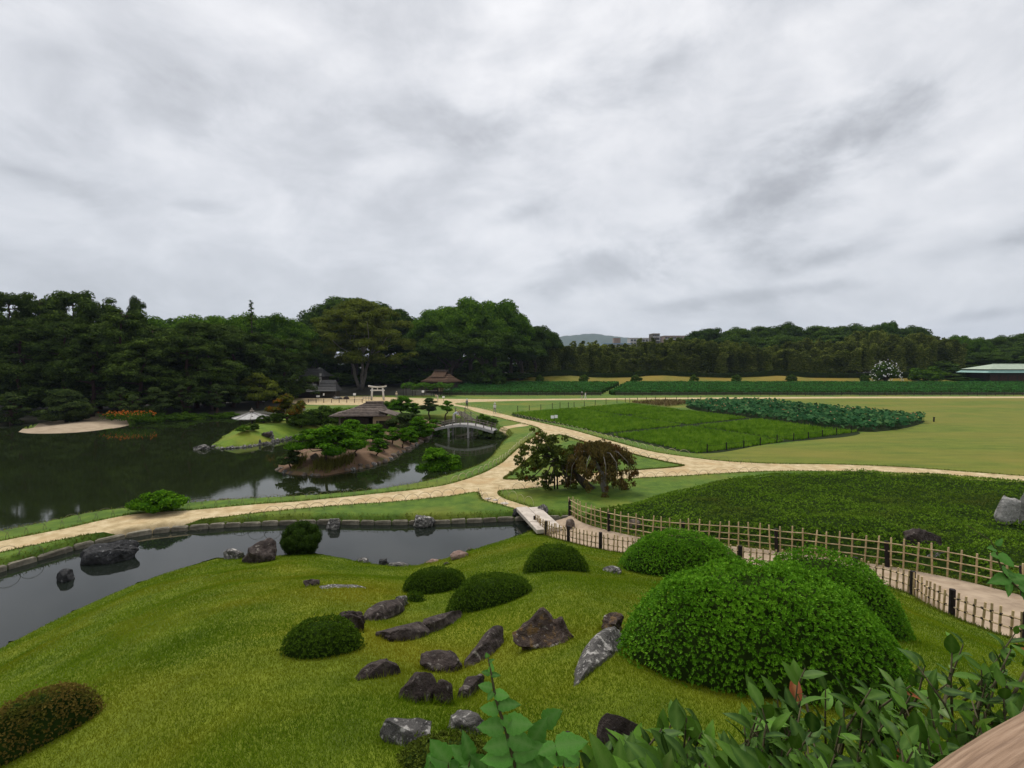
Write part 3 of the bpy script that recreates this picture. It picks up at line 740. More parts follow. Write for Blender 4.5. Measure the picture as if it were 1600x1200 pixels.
for u, vt, w, y, k in [(553, 444, 165, 168, 'broadA'), (520, 462, 130, 172, 'broadB'), (600, 462, 120, 170, 'broadB'), (635, 505, 110, 168, 'broadA'), (490, 500, 110, 160, 'broadB')]:
    plant_px(k, u, vt, w, y, 'great dark tree looming behind the olive spreading tree', 'tree', G_MID)
PROTO['vase'].name = 'spreading_tree'
plant_px('vase', 562, 467, 180, 138, 'broad olive-green spreading tree with pale forked trunk beside the torii gate', 'tree', rz=0.4)
for u, vt, w, y, k in [(735, 453, 120, 152, 'broadD'), (775, 452, 110, 156, 'broadC'), (695, 462, 110, 158, 'broadC'), (668, 485, 80, 162, 'broadA'), (800, 478, 90, 160, 'broadC'), (835, 497, 80, 166, 'broadA'), (855, 505, 50, 172, 'broadB'), (760, 500, 120, 146, 'broadA'), (705, 505, 120, 148, 'broadB'), (815, 520, 90, 156, 'broadA'), (660, 540, 90, 150, 'broadB')]:
    plant_px(k, u, vt, w, y, 'tall lumpy green tree of the group behind the thatched house', 'tree', 'tall trees behind the thatched house')
plant_px('shrubA', 762, 563, 62, 141, 'dark dome-shaped small tree right of the thatched house', 'tree', name='dome_tree')
for u, vt, w, y in [(30, 560, 110, 82), (-60, 560, 110, 82), (120, 565, 100, 83), (180, 570, 90, 86), (250, 572, 95, 88), (320, 575, 90, 92), (420, 575, 90, 108), (470, 575, 80, 125), (520, 580, 90, 150), (640, 570, 90, 150), (690, 575, 80, 150), (735, 575, 70, 150), (805, 580, 60, 158), (600, 582, 80, 152), (445, 590, 70, 112), (560, 585, 80, 155), (370, 580, 70, 98)]:
    plant_px('shrubA', u, vt, w, y, 'dark undergrowth shrub in the shade of the wood', 'shrub', 'dark undergrowth shrubs in the wood')
for u, vt, w, y in [(455, 545, 90, 176), (510, 550, 90, 176), (560, 548, 90, 178), (610, 548, 90, 176), (655, 550, 90, 176), (700, 545, 90, 176), (745, 548, 90, 176), (790, 548, 90, 178), (830, 555, 70, 178), (420, 540, 90, 140), (370, 540, 90, 130)]:
    plant_px('shrubA', u, vt, w, y, 'dark evergreen thicket closing the back of the wood', 'shrub', 'evergreen thicket at the back of the wood')
# ---- wood on the right behind the bamboo
G_RW = 'dark trees of the right-hand wood'
for u, vt, w, y, k in [(1105, 502, 80, 222, 'broadA'), (1150, 503, 85, 226, 'broadB'), (1195, 499, 80, 230, 'broadA'), (1232, 494, 75, 228, 'broadB'), (1285, 498, 90, 226, 'broadA'), (1335, 497, 90, 230, 'broadB'), (1375, 494, 90, 228, 'broadA'), (1425, 500, 70, 228, 'broadB'), (1310, 515, 90, 212, 'broadA'), (1220, 515, 90, 212, 'broadB'), (1140, 518, 90, 212, 'broadB'), (1400, 515, 90, 212, 'broadA'), (1085, 528, 60, 215, 'broadA'), (1455, 520, 60, 222, 'broadB')]:
    plant_px(k, u, vt, w, y, 'dark rounded tree of the wood rising behind the bamboo on the right', 'tree', G_RW)
plant_px('broadC', 1388, 491, 40, 222, 'bright green tree top among the dark right-hand wood', 'tree')
for u, vt, w, y, k in [(1500, 515, 45, 205, 'broadC'), (1530, 522, 45, 200, 'broadD'), (1565, 517, 60, 210, 'broadB'), (1610, 510, 70, 205, 'broadB'), (1590, 535, 70, 185, 'broadA'), (1660, 520, 80, 190, 'broadA'), (1540, 545, 70, 178, 'broadA'), (1480, 548, 60, 178, 'broadB'), (1440, 555, 60, 174, 'broadA'), (1640, 545, 80, 168, 'broadB')]:
    plant_px(k, u, vt, w, y, 'tree at the far right edge of the wood behind the green-roofed house', 'tree', 'trees behind the green-roofed house')
# ---- bamboo grove
for row, (y0, dv) in enumerate(((168, 14), (173, 5), (180, 0))):
    u = 818 + row * 9
    while u < 1500 - row * 10:
        vt = 536 + dv + 7 * math.sin(u * 0.021 + row) + rng.uniform(-11, 7) - (5 if 880 < u < 940 else 0) - (10 if u > 1330 else 0)
        if 975 < u < 1085: vt += 4
        plant_px(['bamA', 'bamB', 'bamC'][int(rng.integers(3))], u, vt, 30 + rng.uniform(-4, 8), y0 + rng.uniform(-2, 2), 'feathery bamboo clump in the long grove behind the wavy clipped hedge', 'bamboo', 'bamboo grove')
        u += rng.uniform(9, 13) * (1 if row else 1.15)
for u, vt, w, y in [(1500, 555, 80, 200), (1545, 550, 80, 196), (1590, 552, 80, 200), (1640, 552, 80, 196)]:
    plant_px('shrubA', u, vt, w, y, 'dark thicket under the trees behind the green-roofed house', 'shrub', 'thicket behind the green-roofed house')
for u, vt, w, y in [(1508, 588, 64, 156), (1540, 584, 50, 162), (1470, 560, 70, 168), (1420, 570, 50, 166), (1480, 580, 50, 160)]:
    plant_px('shrubA', u, vt, w, y, 'dark rounded shrub left of the green-roofed house', 'shrub', 'dark shrubs left of the green-roofed house')
plant_px('shrubB', 1447, 569, 46, 153, 'rounded grey-green shrub between the white-flowered bush and the green-roofed house', 'shrub')
for i, u in enumerate((844, 912, 994, 1085, 1150, 1236, 1352)):
    plant_px('shrubA', u, 583.5, 15 + (i % 3) * 2, 151, ['first', 'second', 'third', 'fourth', 'fifth', 'sixth', 'seventh'][i] + ' small dark bush from the left on the embankment above the tea rows', 'bush', 'bushes dotted along the embankment')
def flowering_bush():
    o = plant_px('shrubA', 1385, 561, 40, 152, 'bush covered in white flowers at the foot of the bamboo', 'bush', name='flowering_bush')
    n = 150; d = rdir(n * 2); d = d[(d[:, 2] > -0.1)][:n]
    P = d * [3.05, 3.05, 4.3] + [0, 0, 0.5]
    V, F = leaf_quads(P, rdir(len(P)), d, rng.uniform(.25, .42, len(P)), rng.uniform(.25, .4, len(P)))
    M['petal'] = foliage('white_petals', (0.6, 0.6, 0.58), (0.7, 0.7, 0.68), (0.8, 0.8, 0.78), trans=0.2, objvar=0)
    b = link_mesh('blossoms', np_mesh('blossoms', V, F, M['petal'], rng.uniform(0, 1, len(P))), o); b['kind'] = 'stuff'
flowering_bush()

ordinals(G_PINE, '{} dark pine of the wood across the pond, left of the torii')
ordinals(G_BR, '{} rounded broadleaved tree at the back of the wood above the pines')
ordinals(G_MID, '{} great dark tree looming behind the olive spreading tree')
ordinals('tall trees behind the thatched house', '{} tall lumpy green tree behind the thatched house')
ordinals(G_RW, '{} dark rounded tree of the wood rising behind the bamboo')
ordinals('trees behind the green-roofed house', '{} tree at the wood edge behind the green-roofed house')
ordinals('dark shrubs left of the green-roofed house', '{} dark rounded shrub left of the green-roofed house')
ordinals('dark undergrowth shrubs in the wood', '{} dark undergrowth shrub in the shade of the wood')
# ------------------------------------------------------------------ materials for built things
M['old_wood'] = surf('weathered_wood', [(0.3, (0.09, 0.075, 0.06)), (0.7, (0.22, 0.19, 0.155))], 8, 0.85, 0.2, 0.4, 30, 0.01, stretch=(1, 1, 0.15))
M['grey_wood'] = surf('grey_wood', [(0.3, (0.20, 0.19, 0.18)), (0.7, (0.42, 0.40, 0.38))], 6, 0.85, 0.2, 0.3, 30, 0.01)
M['dark_wood'] = surf('dark_wood', [(0.3, (0.018, 0.014, 0.012)), (0.7, (0.05, 0.04, 0.032))], 8, 0.8, 0.2, 0.3, 30, 0.01)
M['bamboo'] = surf('split_bamboo', [(0.3, (0.26, 0.175, 0.085)), (0.5, (0.42, 0.31, 0.165)), (0.75, (0.56, 0.45, 0.28))], 4, 0.6, 0.35, 0.2, 40, 0.005, objvar=0.22)
M['bamboo_pale'] = surf('pale_bamboo_hoop', [(0.3, (0.28, 0.23, 0.13)), (0.7, (0.50, 0.44, 0.29))], 5, 0.6, 0.3, objvar=0.2)
M['bamboo_dark'] = surf('weathered_bamboo_hoop', [(0.3, (0.07, 0.065, 0.045)), (0.7, (0.2, 0.18, 0.12))], 5, 0.7, 0.3, objvar=0.2)
M['char'] = surf('charred_post', [(0.3, (0.008, 0.006, 0.006)), (0.7, (0.025, 0.018, 0.016))], 12, 0.8, 0.2, 0.3, 40, 0.01)
M['rope'] = surf('dark_rope', [(0.3, (0.01, 0.009, 0.008)), (0.7, (0.035, 0.03, 0.025))], 20, 0.9, 0.1)
M['plaster'] = surf('ochre_plaster', [(0.3, (0.38, 0.29, 0.17)), (0.7, (0.46, 0.36, 0.22))], 2, 0.95, 0.1)
M['white'] = surf('white_paint', [(0.3, (0.66, 0.66, 0.64)), (0.7, (0.78, 0.78, 0.76))], 2, 0.8, 0.2)
M['shingle'] = surf('bark_shingle', [(0.3, (0.055, 0.042, 0.036)), (0.7, (0.15, 0.12, 0.10))], 3, 0.9, 0.15, 0.5, 14, 0.02, objvar=0.25)
M['thatch'] = surf('brown_thatch', [(0.3, (0.06, 0.036, 0.024)), (0.7, (0.15, 0.095, 0.062))], 4, 0.95, 0.1, 0.5, 14, 0.03, objvar=0.15)
M['metal_roof'] = surf('grey_roof_board', [(0.3, (0.26, 0.25, 0.24)), (0.7, (0.44, 0.43, 0.41))], 4, 0.7, 0.3, objvar=0.15)
M['copper'] = surf('green_copper_roof', [(0.3, (0.24, 0.30, 0.22)), (0.7, (0.36, 0.42, 0.32))], 1.2, 0.6, 0.4)
M['copper_edge'] = surf('blue_green_copper', [(0.3, (0.14, 0.27, 0.24)), (0.7, (0.22, 0.36, 0.32))], 1.2, 0.6, 0.4)
M['tile'] = surf('dark_roof_tile', [(0.3, (0.022, 0.022, 0.022)), (0.7, (0.055, 0.055, 0.055))], 3, 0.7, 0.3, objvar=0.2)
M['torii'] = surf('pale_torii_stone', [(0.3, (0.50, 0.48, 0.44)), (0.7, (0.66, 0.64, 0.6))], 3, 0.8, 0.2)
M['stone'] = surf('grey_stone', [(0.3, (0.075, 0.068, 0.05)), (0.5, (0.15, 0.135, 0.10)), (0.72, (0.26, 0.235, 0.185))], 3, 0.9, 0.2, 0.6, 12, 0.04, objvar=0.3)
M['slab'] = surf('slab_granite', [(0.3, (0.36, 0.31, 0.26)), (0.7, (0.54, 0.48, 0.41))], 3, 0.85, 0.25, 0.3, 30, 0.01, second=(2.2, 0.6, 0.7, (0.25, 0.21, 0.17)))
def rock_mat(name, a, b, c, lichen, lo=0.60, hi=0.66, warm=None):
    sec = [(5.5, lo, hi, lichen), (19.0, lo + .02, hi + .03, lichen)]
    if warm: sec.insert(0, (7, 0.52, 0.62, warm))
    return surf(name, [(0.3, a), (0.5, b), (0.75, c)], 7.0, 0.85, 0.2, 1.0, 9, 0.10, 'world', second=sec, detail=9)
M['rock_dark'] = rock_mat('dark_lichened_rock', (0.016, 0.011, 0.010), (0.045, 0.033, 0.029), (0.10, 0.08, 0.07), (0.22, 0.195, 0.17), 0.60, 0.69)
M['rock_grey'] = rock_mat('grey_lichened_rock', (0.03, 0.028, 0.026), (0.085, 0.08, 0.074), (0.18, 0.17, 0.155), (0.42, 0.40, 0.37), 0.55, 0.62)
M['rock_warm'] = rock_mat('brown_mottled_rock', (0.022, 0.014, 0.011), (0.06, 0.042, 0.034), (0.13, 0.10, 0.08), (0.36, 0.33, 0.29), 0.60, 0.66, (0.16, 0.095, 0.035))
M['rock_pale'] = rock_mat('pale_standing_rock', (0.16, 0.15, 0.14), (0.28, 0.27, 0.25), (0.4, 0.38, 0.36), (0.5, 0.48, 0.45))
M['rock_pink'] = rock_mat('pinkish_smooth_rock', (0.16, 0.10, 0.08), (0.25, 0.165, 0.135), (0.33, 0.23, 0.19), (0.4, 0.33, 0.3))
M['rock_pond'] = rock_mat('black_wet_rock', (0.010, 0.010, 0.011), (0.03, 0.03, 0.031), (0.07, 0.07, 0.07), (0.20, 0.20, 0.20), 0.62, 0.7)
M['rock_brown'] = rock_mat('brown_island_rock', (0.06, 0.045, 0.035), (0.13, 0.10, 0.08), (0.22, 0.18, 0.15), (0.4, 0.37, 0.33), 0.62, 0.7)

# ------------------------------------------------------------------ rocks
def rock_mesh(seed, w, d, h, rough=0.16, cuts=9, spiky=0.0, mat=None, sub=4, squash=0.0):
    r = np.random.default_rng(seed)
    bm = bmesh.new(); bmesh.ops.create_icosphere(bm, subdivisions=sub, radius=1.0)
    V = np.array([v.co[:] for v in bm.verts]); N = unit(V)
    for _ in range(cuts):                                  # flat fracture faces
        n = r.normal(size=3); n[2] = abs(n[2]) * 0.8 - 0.15; n /= np.linalg.norm(n); k = r.uniform(0.55, 0.9)
        s = V @ n; m = s > k; V[m] -= np.outer(s[m] - k, n)
    for s, a in ((1.6, rough * 1.5), (3.7, rough * .7), (8.0, rough * .4), (17.0, rough * .2)):
        ph = r.uniform(0, 6.28, 3); f = r.normal(size=(3, 3)) * s
        dsp = np.sin(N @ f[0] + ph[0]) * np.sin(N @ f[1] + ph[1]) + 0.5 * np.sin(N @ f[2] * 1.7 + ph[2])
        V += N * (dsp * a * 0.6)[:, None]
    if spiky:
        V[:, 2] += np.where(N[:, 2] > 0, spiky * (np.exp(-((V[:, 0] + .12) / .26) ** 2) + .9 * np.exp(-((V[:, 0] - .5) / .15) ** 2)) * np.exp(-(V[:, 1] / .6) ** 2), 0)
    V = V - (V.max(0) + V.min(0)) / 2
    ext = V.max(0) - V.min(0)
    V = V / ext * [w, d, h]
    for v, p in zip(bm.verts, V): v.co = p
    me = bpy.data.meshes.new('rock'); bm.to_mesh(me); bm.free()
    me.polygons.foreach_set('use_smooth', [True] * len(me.polygons))
    me.set_sharp_from_angle(angle=math.radians(32))
    if mat: me.materials.append(mat)
    return me
ROCKS = []
def rock(u, v, w_px, h_px, label, mat='rock_dark', seed=1, depth=0.75, sink=0.28, name='rock', rz=0.0, tilt=0.0, sub=4, spiky=0, group=None, zbase=None, cuts=9, rough=0.16, cat='rock'):
    """rock whose foot shows at (u, v), seen w_px wide and h_px tall"""
    p = on_ground(u, v) if zbase is None else on_plane(u, v, zbase)
    k = math.hypot(p[0] * 0, p[1]) / FPX
    w, h = w_px * k, h_px * k * 0.95
    dd = w * depth
    y = p[1] + dd * 0.35; x = p[0] * y / p[1]
    z = (gz(x, y) if zbase is None else zbase)
    z = min(z, p[2] + 0.35 * dd * 0.3) if zbase is None else z
    hh = h * (1 + sink)
    o = link_mesh(name, rock_mesh(seed, w, dd, hh, rough, cuts, spiky, M[mat], sub))
    o.location = (x, y, z + hh / 2 - hh * sink)
    o.rotation_euler = (0, tilt, rz)
    if zbase is None and y < 24 and v > 850 and u < 1000: ROCKS.append((x, y, w / 2, dd / 2, 0.0))
    return tag(o, label, cat, group)
rock(170, 880, 84, 32, 'long black flat-topped rock lying in the stream on the left', 'rock_pond', 3, 0.55, 0.35, zbase=WATER, rz=0.25, cuts=6)
rock(102, 909, 27, 20, 'small round wet black rock alone in the stream, leftmost', 'rock_pond', 5, 0.8, 0.3, zbase=WATER, cuts=4, rough=.08)
rock(521, 827, 23, 18, 'small pale-topped rock at the stone edging across the stream', 'rock_grey', 7, 0.8, 0.3, zbase=WATER)
rock(663, 824, 36, 20, 'broad grey rock set against the stone edging of the stream', 'rock_grey', 8, 0.7, 0.3, zbase=WATER)
rock(805, 808, 15, 14, 'dark small rock beside the stone slab bridge, on its left', 'rock_pond', 9, zbase=-0.3)
rock(848, 805, 18, 18, 'round grey boulder at the head of the stone slab bridge', 'rock_grey', 10, 0.9, 0.2, zbase=-0.15, cuts=3, rough=.07)
rock(891, 825, 16, 14, 'rounded brown stone at the corner of the far bamboo fence', 'rock_brown', 12, 0.9, 0.2, cuts=4, rough=.08)
rock(406, 879, 56, 37, 'dark angular rock leaning beside the round shrub on the near bank', 'rock_dark', 14, 0.7, 0.25, tilt=-0.2)
rock(365, 874, 38, 20, 'pale jagged rock on the near bank left of the dark angular rock', 'rock_grey', 15, 0.6, 0.3)
rock(568, 880, 18, 9, 'small white-spotted stone at the waterline of the near bank', 'rock_grey', 16)
rock(600, 884, 18, 11, 'dark flat stone standing in the water at the near bank', 'rock_pond', 17, zbase=WATER)
rock(622, 886, 34, 7, 'long pale stone at the waterline below the dark flat stone', 'rock_grey', 18, 0.5)
rock(718, 873, 30, 14, 'smooth pinkish rock lying on the near bank', 'rock_pink', 19, 0.6, 0.3, rz=0.3, cuts=4, rough=0.08)
rock(733, 861, 9, 6, 'tiny pale stone right of the smooth pinkish rock', 'rock_grey', 20)
rock(676, 879, 22, 5, 'flat pinkish stone sunk in grass left of the smooth pinkish rock', 'rock_pink', 21)
rock(698, 883, 12, 5, 'tiny dark stone in the grass behind the round azalea', 'rock_dark', 22)
rock(486, 917, 30, 13, 'dark low rock in the lawn, left end of a half-buried pair', 'rock_dark', 23, 0.6)
rock(548, 986, 50, 38, 'dark leaning rock just behind the rounded azalea on the lawn', 'rock_dark', 25, 0.6, 0.3, tilt=0.35)
rock(626, 946, 24, 18, 'pale-tipped rock beside the small round bush', 'rock_grey', 27, 0.6, 0.3)
rock(853, 1012, 112, 62, 'big brown mottled rock with two jagged peaks on the lawn', 'rock_warm', 31, 0.7, 0.22, spiky=0.9, rough=0.26, cuts=7)
rock(690, 1050, 72, 28, 'flat tilted dark rock behind the big split block', 'rock_dark', 34, 0.7, 0.3, tilt=0.15)
rock(653, 1098, 62, 50, 'big rounded brown block of rock at the front of the lawn', 'rock_dark', 35, 0.8, 0.2, cuts=12, rough=0.07)
rock(692, 1101, 34, 42, 'upright brown block split from its bigger neighbour', 'rock_dark', 36, 0.8, 0.2, cuts=12, rough=0.07)
rock(634, 1166, 86, 36, 'pale-topped angular rock at the bottom of the lawn', 'rock_grey', 38, 0.7, 0.2, cuts=14, rough=0.06, tilt=0.15)
rock(728, 1147, 70, 32, 'grey-white crusted rock beside the pale-topped angular one', 'rock_grey', 39, 0.6, 0.2, cuts=12)
rock(957, 988, 38, 30, 'dark brown rock tucked against the largest azalea', 'rock_warm', 41, 0.8, 0.2)
rock(966, 1172, 66, 58, 'dark pointed flat-faced rock standing at the bottom by the camellia leaves', 'rock_dark', 42, 0.5, 0.2, cuts=14, rough=0.05, tilt=0.25)
rock(955, 896, 34, 13, 'lichened grey rock at the left foot of the dense azalea', 'rock_grey', 43, 0.7)
rock(885, 889, 34, 6, 'flat half-buried grey rock right of the small azalea mound', 'rock_dark', 44, 0.5, 0.5)
rock(886, 1178, 34, 36, 'grey streaked rock between the vine and the pointed rock', 'rock_dark', 45)
def ridge_rock(u0, v0, u1, v1, wd, ht, label, mat='rock_dark', seed=1, cuts=14, rough=.07):
    """long rock lying on the slope from one pixel to the other"""
    a, b = on_ground(u0, v0), on_ground(u1, v1); c = (a + b) / 2; d = b - a; ln = np.linalg.norm(d) * 1.06
    o = link_mesh('rock', rock_mesh(seed, ln, wd * .9, ht * 1.5, rough, cuts, 0, M[mat]))
    o.location = (c[0], c[1], c[2] + ht * .02); o.rotation_euler = (rng.normal() * .1, -math.atan2(d[2], math.hypot(d[0], d[1])), math.atan2(d[1], d[0]))
    ROCKS.append((c[0], c[1], ln / 2, wd * .45, math.atan2(d[1], d[0])))
    return tag(o, label, 'rock')
ridge_rock(572, 972, 628, 944, .5, .28, 'dark slanting rock ridge right of the leaning rock', seed=26)
ridge_rock(598, 1000, 668, 986, .55, .22, 'low dark rock slab half sunk in the middle of the lawn', seed=28)
ridge_rock(664, 990, 716, 962, .5, .26, 'dark slanting slab leading up to the wide azalea', seed=29)
ridge_rock(893, 1078, 974, 998, .42, .30, 'long grey slab rising to the right beside the largest azalea', 'rock_grey', 40)
ridge_rock(548, 1062, 632, 1050, .38, .26, 'long dark rock with a white tip, left of the big block', 'rock_dark', 33)
ridge_rock(716, 1094, 750, 1068, .22, .18, 'small pointed dark rock right of the split block', 'rock_dark', 37)
ridge_rock(500, 921, 573, 919, .5, .10, 'long half-buried pale rock ridge in the lawn', 'rock_grey', 24)
ridge_rock(730, 1044, 784, 1000, .30, .30, 'tall dark pointed rock left of the twin-peaked brown rock', 'rock_dark', 32)
for i, (u, v, w, h, lb) in enumerate([(1572, 806, 32, 30, 'pale tilted standing stone in the azalea massif'), (1612, 810, 44, 46, 'big grey standing stone at the right edge of the azalea massif')]):
    p = at_depth(u, v, 21.5); k = 21.5 / FPX
    o = link_mesh('standing_stone', rock_mesh(50 + i, w * k, w * k * .6, h * k * 1.6, 0.06, 14, 0, M['rock_pale'])); o.location = (p[0], p[1], p[2] + h * k * 0.25); o.rotation_euler = (0, 0.4 - i * .4, 0)
    tag(o, lb, 'rock')
for i, (u, y, w, h, lb, mt) in enumerate([(1345, 18.9, 70, 30, 'long dark low rock behind the far bamboo fence', 'rock_dark'), (1445, 17.7, 64, 56, 'big dark rounded rock behind the far bamboo fence', 'rock_dark'), (1484, 16.75, 44, 30, 'white-crusted rock at the foot of the far bamboo fence', 'rock_grey'),
                                          (992, 22.6, 24, 17, 'brown rock under the left end of the massif behind the fence', 'rock_brown'), (1062, 21.9, 32, 17, 'flat dark rock under the massif behind the bamboo fence', 'rock_dark')]):
    k = y / FPX; x = (u - CX) / FPX * y; o = link_mesh('rock', rock_mesh(60 + i, w * k, w * k * .6, h * k * 1.3, .12, 10, 0, M[mt])); o.location = (x, y, gz(x, y) + h * k * .3); tag(o, lb, 'rock')

# ------------------------------------------------------------------ stone edging along the stream
def stone_edging():
    pts = catmull(plan(WALL, -0.1), lambda p: 0.06, False)
    s = np.concatenate([[0], np.cumsum(np.linalg.norm(np.diff(pts, axis=0), axis=1))])
    root = thing('stone_edging', 'row of long grey edging stones along the far side of the stream', 'stone edging', (0, 0, 0))
    def pos(t): return np.array([np.interp(t, s, pts[:, 0]), np.interp(t, s, pts[:, 1])])
    t = 0.3
    r = np.random.default_rng(5)
    k = 0
    while t < s[-1] - 0.5:
        ln = r.uniform(0.7, 1.3); a, b = pos(t), pos(min(t + ln - 0.03, s[-1])); c = (a + b) / 2
        if c[0] > -24 and not (1.0 < c[0] < 1.9):
            ang = math.atan2(b[1] - a[1], b[0] - a[0]); n = np.array([-math.sin(ang), math.cos(ang)])
            bm = bmesh.new(); bmesh.ops.create_cube(bm, size=1.0)
            bmesh.ops.bevel(bm, geom=bm.edges[:], offset=0.09, segments=1, affect='EDGES')
            for v in bm.verts:
                v.co.x *= np.linalg.norm(b - a) * 0.98; v.co.y *= 0.34; v.co.z *= 0.62
                v.co += Vector(r.normal(size=3) * 0.012)
            me = bpy.data.meshes.new('stone'); bm.to_mesh(me); bm.free(); me.materials.append(M['stone'])
            o = link_mesh('stone', me, root); c2 = c + n * 0.10
            o.location = (c2[0], c2[1], -0.55 + r.uniform(-.02, .02)); o.rotation_euler = (0, 0, ang)
        t += ln
stone_edging()
def slab_bridge():
    a, b = on_plane(826, 798, -0.02), on_plane(857, 829, -0.02)
    root = thing('slab_bridge', 'pale stone slab bridge over the stream between the fences and the path', 'footbridge', (*((a + b) / 2)[:2], 0))
    d = b - a; ln = np.hypot(d[0], d[1]); ang = math.atan2(d[1], d[0]); n = np.array([-math.sin(ang), math.cos(ang)])
    for i, off in enumerate((-0.33, 0.33)):
        bm = bmesh.new(); bmesh.ops.create_cube(bm, size=1.0)
        for v in bm.verts: v.co.x *= ln + 0.5 - 0.3 * i; v.co.y *= 0.63; v.co.z *= 0.2
        bmesh.ops.bevel(bm, geom=bm.edges[:], offset=0.02, segments=1, affect='EDGES')
        me = bpy.data.meshes.new('slab'); bm.to_mesh(me); bm.free(); me.materials.append(M['slab'])
        o = link_mesh('slab', me, root); o.location = (n[0] * off, n[1] * off, 0.05 - 0.015 * i); o.rotation_euler = (0, 0, ang)
slab_bridge()
for i, (u, v, w) in enumerate([(763, 779, 12), (774, 781, 9), (788, 786, 14)]):
    p = on_plane(u, v, 0); o = link_mesh('stepping_stone', rock_mesh(90 + i, w * p[1] / FPX, w * p[1] / FPX * .8, 0.12, 0.05, 10, 0, M['slab'], 3)); o.location = (p[0], p[1], -0.01)
    tag(o, ['flat stepping stone where the path branches to the slab bridge', 'smallest stepping stone on the branch to the slab bridge', 'flat stepping stone nearest the slab bridge'][i], 'stone')

# ------------------------------------------------------------------ tea rows, wavy hedge, low fence at the far side
def tea_row(x0, x1, y, h, d, label, group, gap=None):
    n = int((x1 - x0) * 1.6); xs = np.linspace(x0, x1, n)
    cz = hgt(np.stack([xs, np.full(n, y)], 1))
    prof = [(-d / 2, 0), (-d / 2 * 1.02, h * .55), (-d / 2 * .75, h * .92), (0, h), (d / 2 * .75, h * .92), (d / 2, h * .5), (d / 2, 0)]
    V = np.array([[(xs[i], y + py + 0.08 * math.sin(xs[i] * 2.1), cz[i] + pz * (1 + 0.06 * math.sin(xs[i] * 1.3 + y)) - 0.06) for py, pz in prof] for i in range(n)]).reshape(-1, 3)
    m = len(prof)
    F = np.array([(i * m + j, i * m + j + 1, (i + 1) * m + j + 1, (i + 1) * m + j) for i in range(n - 1) for j in range(m - 1)])
    root = thing('tea_hedge', label, 'tea bushes', (x0, y, cz[0]), group)
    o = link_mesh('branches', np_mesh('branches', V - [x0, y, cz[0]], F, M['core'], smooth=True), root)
    k = int((x1 - x0) * 48)
    t = rng.uniform(0, 1, k); q = rng.uniform(0, 1, k)
    px = x0 + t * (x1 - x0); a = q * math.pi * 0.80 + 0.1
    P = np.stack([px, y - np.cos(a) * d / 2 * 1.05, hgt(np.stack([px, np.full(k, y)], 1)) + h * (0.25 + 0.8 * np.sin(a) ** 0.7) * (1 + 0.05 * waves(px, px, 1.5, int(y)))], 1)
    Nn = unit(np.stack([np.zeros(k), -np.cos(a), np.sin(a) + .3], 1) + rdir(k) * .5)
    Vl, Fl = leaf_quads(P, np.cross(Nn, rdir(k)), Nn, rng.uniform(.2, .42, k), rng.uniform(.12, .26, k), .1)
    f = link_mesh('foliage', np_mesh('foliage', Vl - [x0, y, cz[0]], Fl, M['f_tea'], rng.uniform(0, 1, k)), root); f['kind'] = 'stuff'
ORD = ['front', 'second', 'third', 'fourth', 'fifth', 'sixth', 'seventh', 'eighth', 'ninth']
for i in range(9):
    y = 125.5 + i * 2.55
    gapx = 23.0 + i * 1.1
    tea_row(-17 + i * 0.6, gapx - 1.1, y, 1.15, 2.05, f'{ORD[i]} row of tea bushes from the path, left of the gap', 'tea rows left of the gap')
    tea_row(gapx + 1.3, 150, y, 1.15, 2.05, f'{ORD[i]} row of tea bushes from the path, right of the gap', 'tea rows right of the gap')
def wavy_hedge():
    x0, x1, y = -20, 150, 160.5
    n = 260; xs = np.linspace(x0, x1, n); cz = hgt(np.stack([xs, np.full(n, y)], 1))
    prof = [(-.6, 0), (-.62, 1.25), (-.45, 1.42), (.45, 1.42), (.62, 1.25), (.6, 0)]
    root = thing('wavy_hedge', 'long dark clipped hedge with wavy top in front of the bamboo', 'hedge', (x0, y, 0))
    m = len(prof)
    V = np.array([[(xs[i] - x0, py, cz[i] + pz - (.3 if pz == 0 else 0)) for py, pz in prof] for i in range(n)]).reshape(-1, 3)
    F = np.array([(i * m + j, i * m + j + 1, (i + 1) * m + j + 1, (i + 1) * m + j) for i in range(n - 1) for j in range(m - 1)])
    link_mesh('branches', np_mesh('branches', V, F, M['core'], smooth=False), root)
    k = 7000; px = rng.uniform(x0, x1, k); top = rng.uniform(0, 1, k) < 0.3
    P = np.stack([px - x0, np.where(top, rng.uniform(-.6, .6, k), -0.63), hgt(np.stack([px, np.full(k, y)], 1)) + np.where(top, 1.43, rng.uniform(0, 1.4, k))], 1)
    Nn = unit(np.where(top[:, None], [0, 0, 1.], [0, -1., 0.2]) + rdir(k) * .4)
    Vl, Fl = leaf_quads(P, np.cross(Nn, rdir(k)), Nn, rng.uniform(.25, .45, k), rng.uniform(.2, .35, k))
    f = link_mesh('foliage', np_mesh('foliage', Vl, Fl, M['f_hedge'], rng.uniform(0, 1, k)), root); f['kind'] = 'stuff'
wavy_hedge()
def low_fence(x0, x1, y, label):
    root = thing('low_fence', label, 'fence', (x0, y, 0))
    for i in range(int((x1 - x0) / 2.2) + 1):
        MB().box((i * 2.2, 0, 0.42), (0.09, 0.09, 0.9)).build('post', M['dark_wood'], root)
    for z in (0.25, 0.7): MB().box(((x1 - x0) / 2, 0.055, z), (x1 - x0, 0.03, 0.05)).build('rail', M['old_wood'], root)
    mb = MB()
    for i in range(int((x1 - x0) / 0.3)):
        mb.box((i * 0.3 + 0.15, -0.03, 0.4), (0.05, 0.02, 0.8 + 0.05 * math.sin(i * 7.7)))
    o = mb.build('pickets', M['old_wood'], root); o['kind'] = 'stuff'
low_fence(-18, 22, 122.8, 'low dark picket fence before the tea rows, left of the gap')
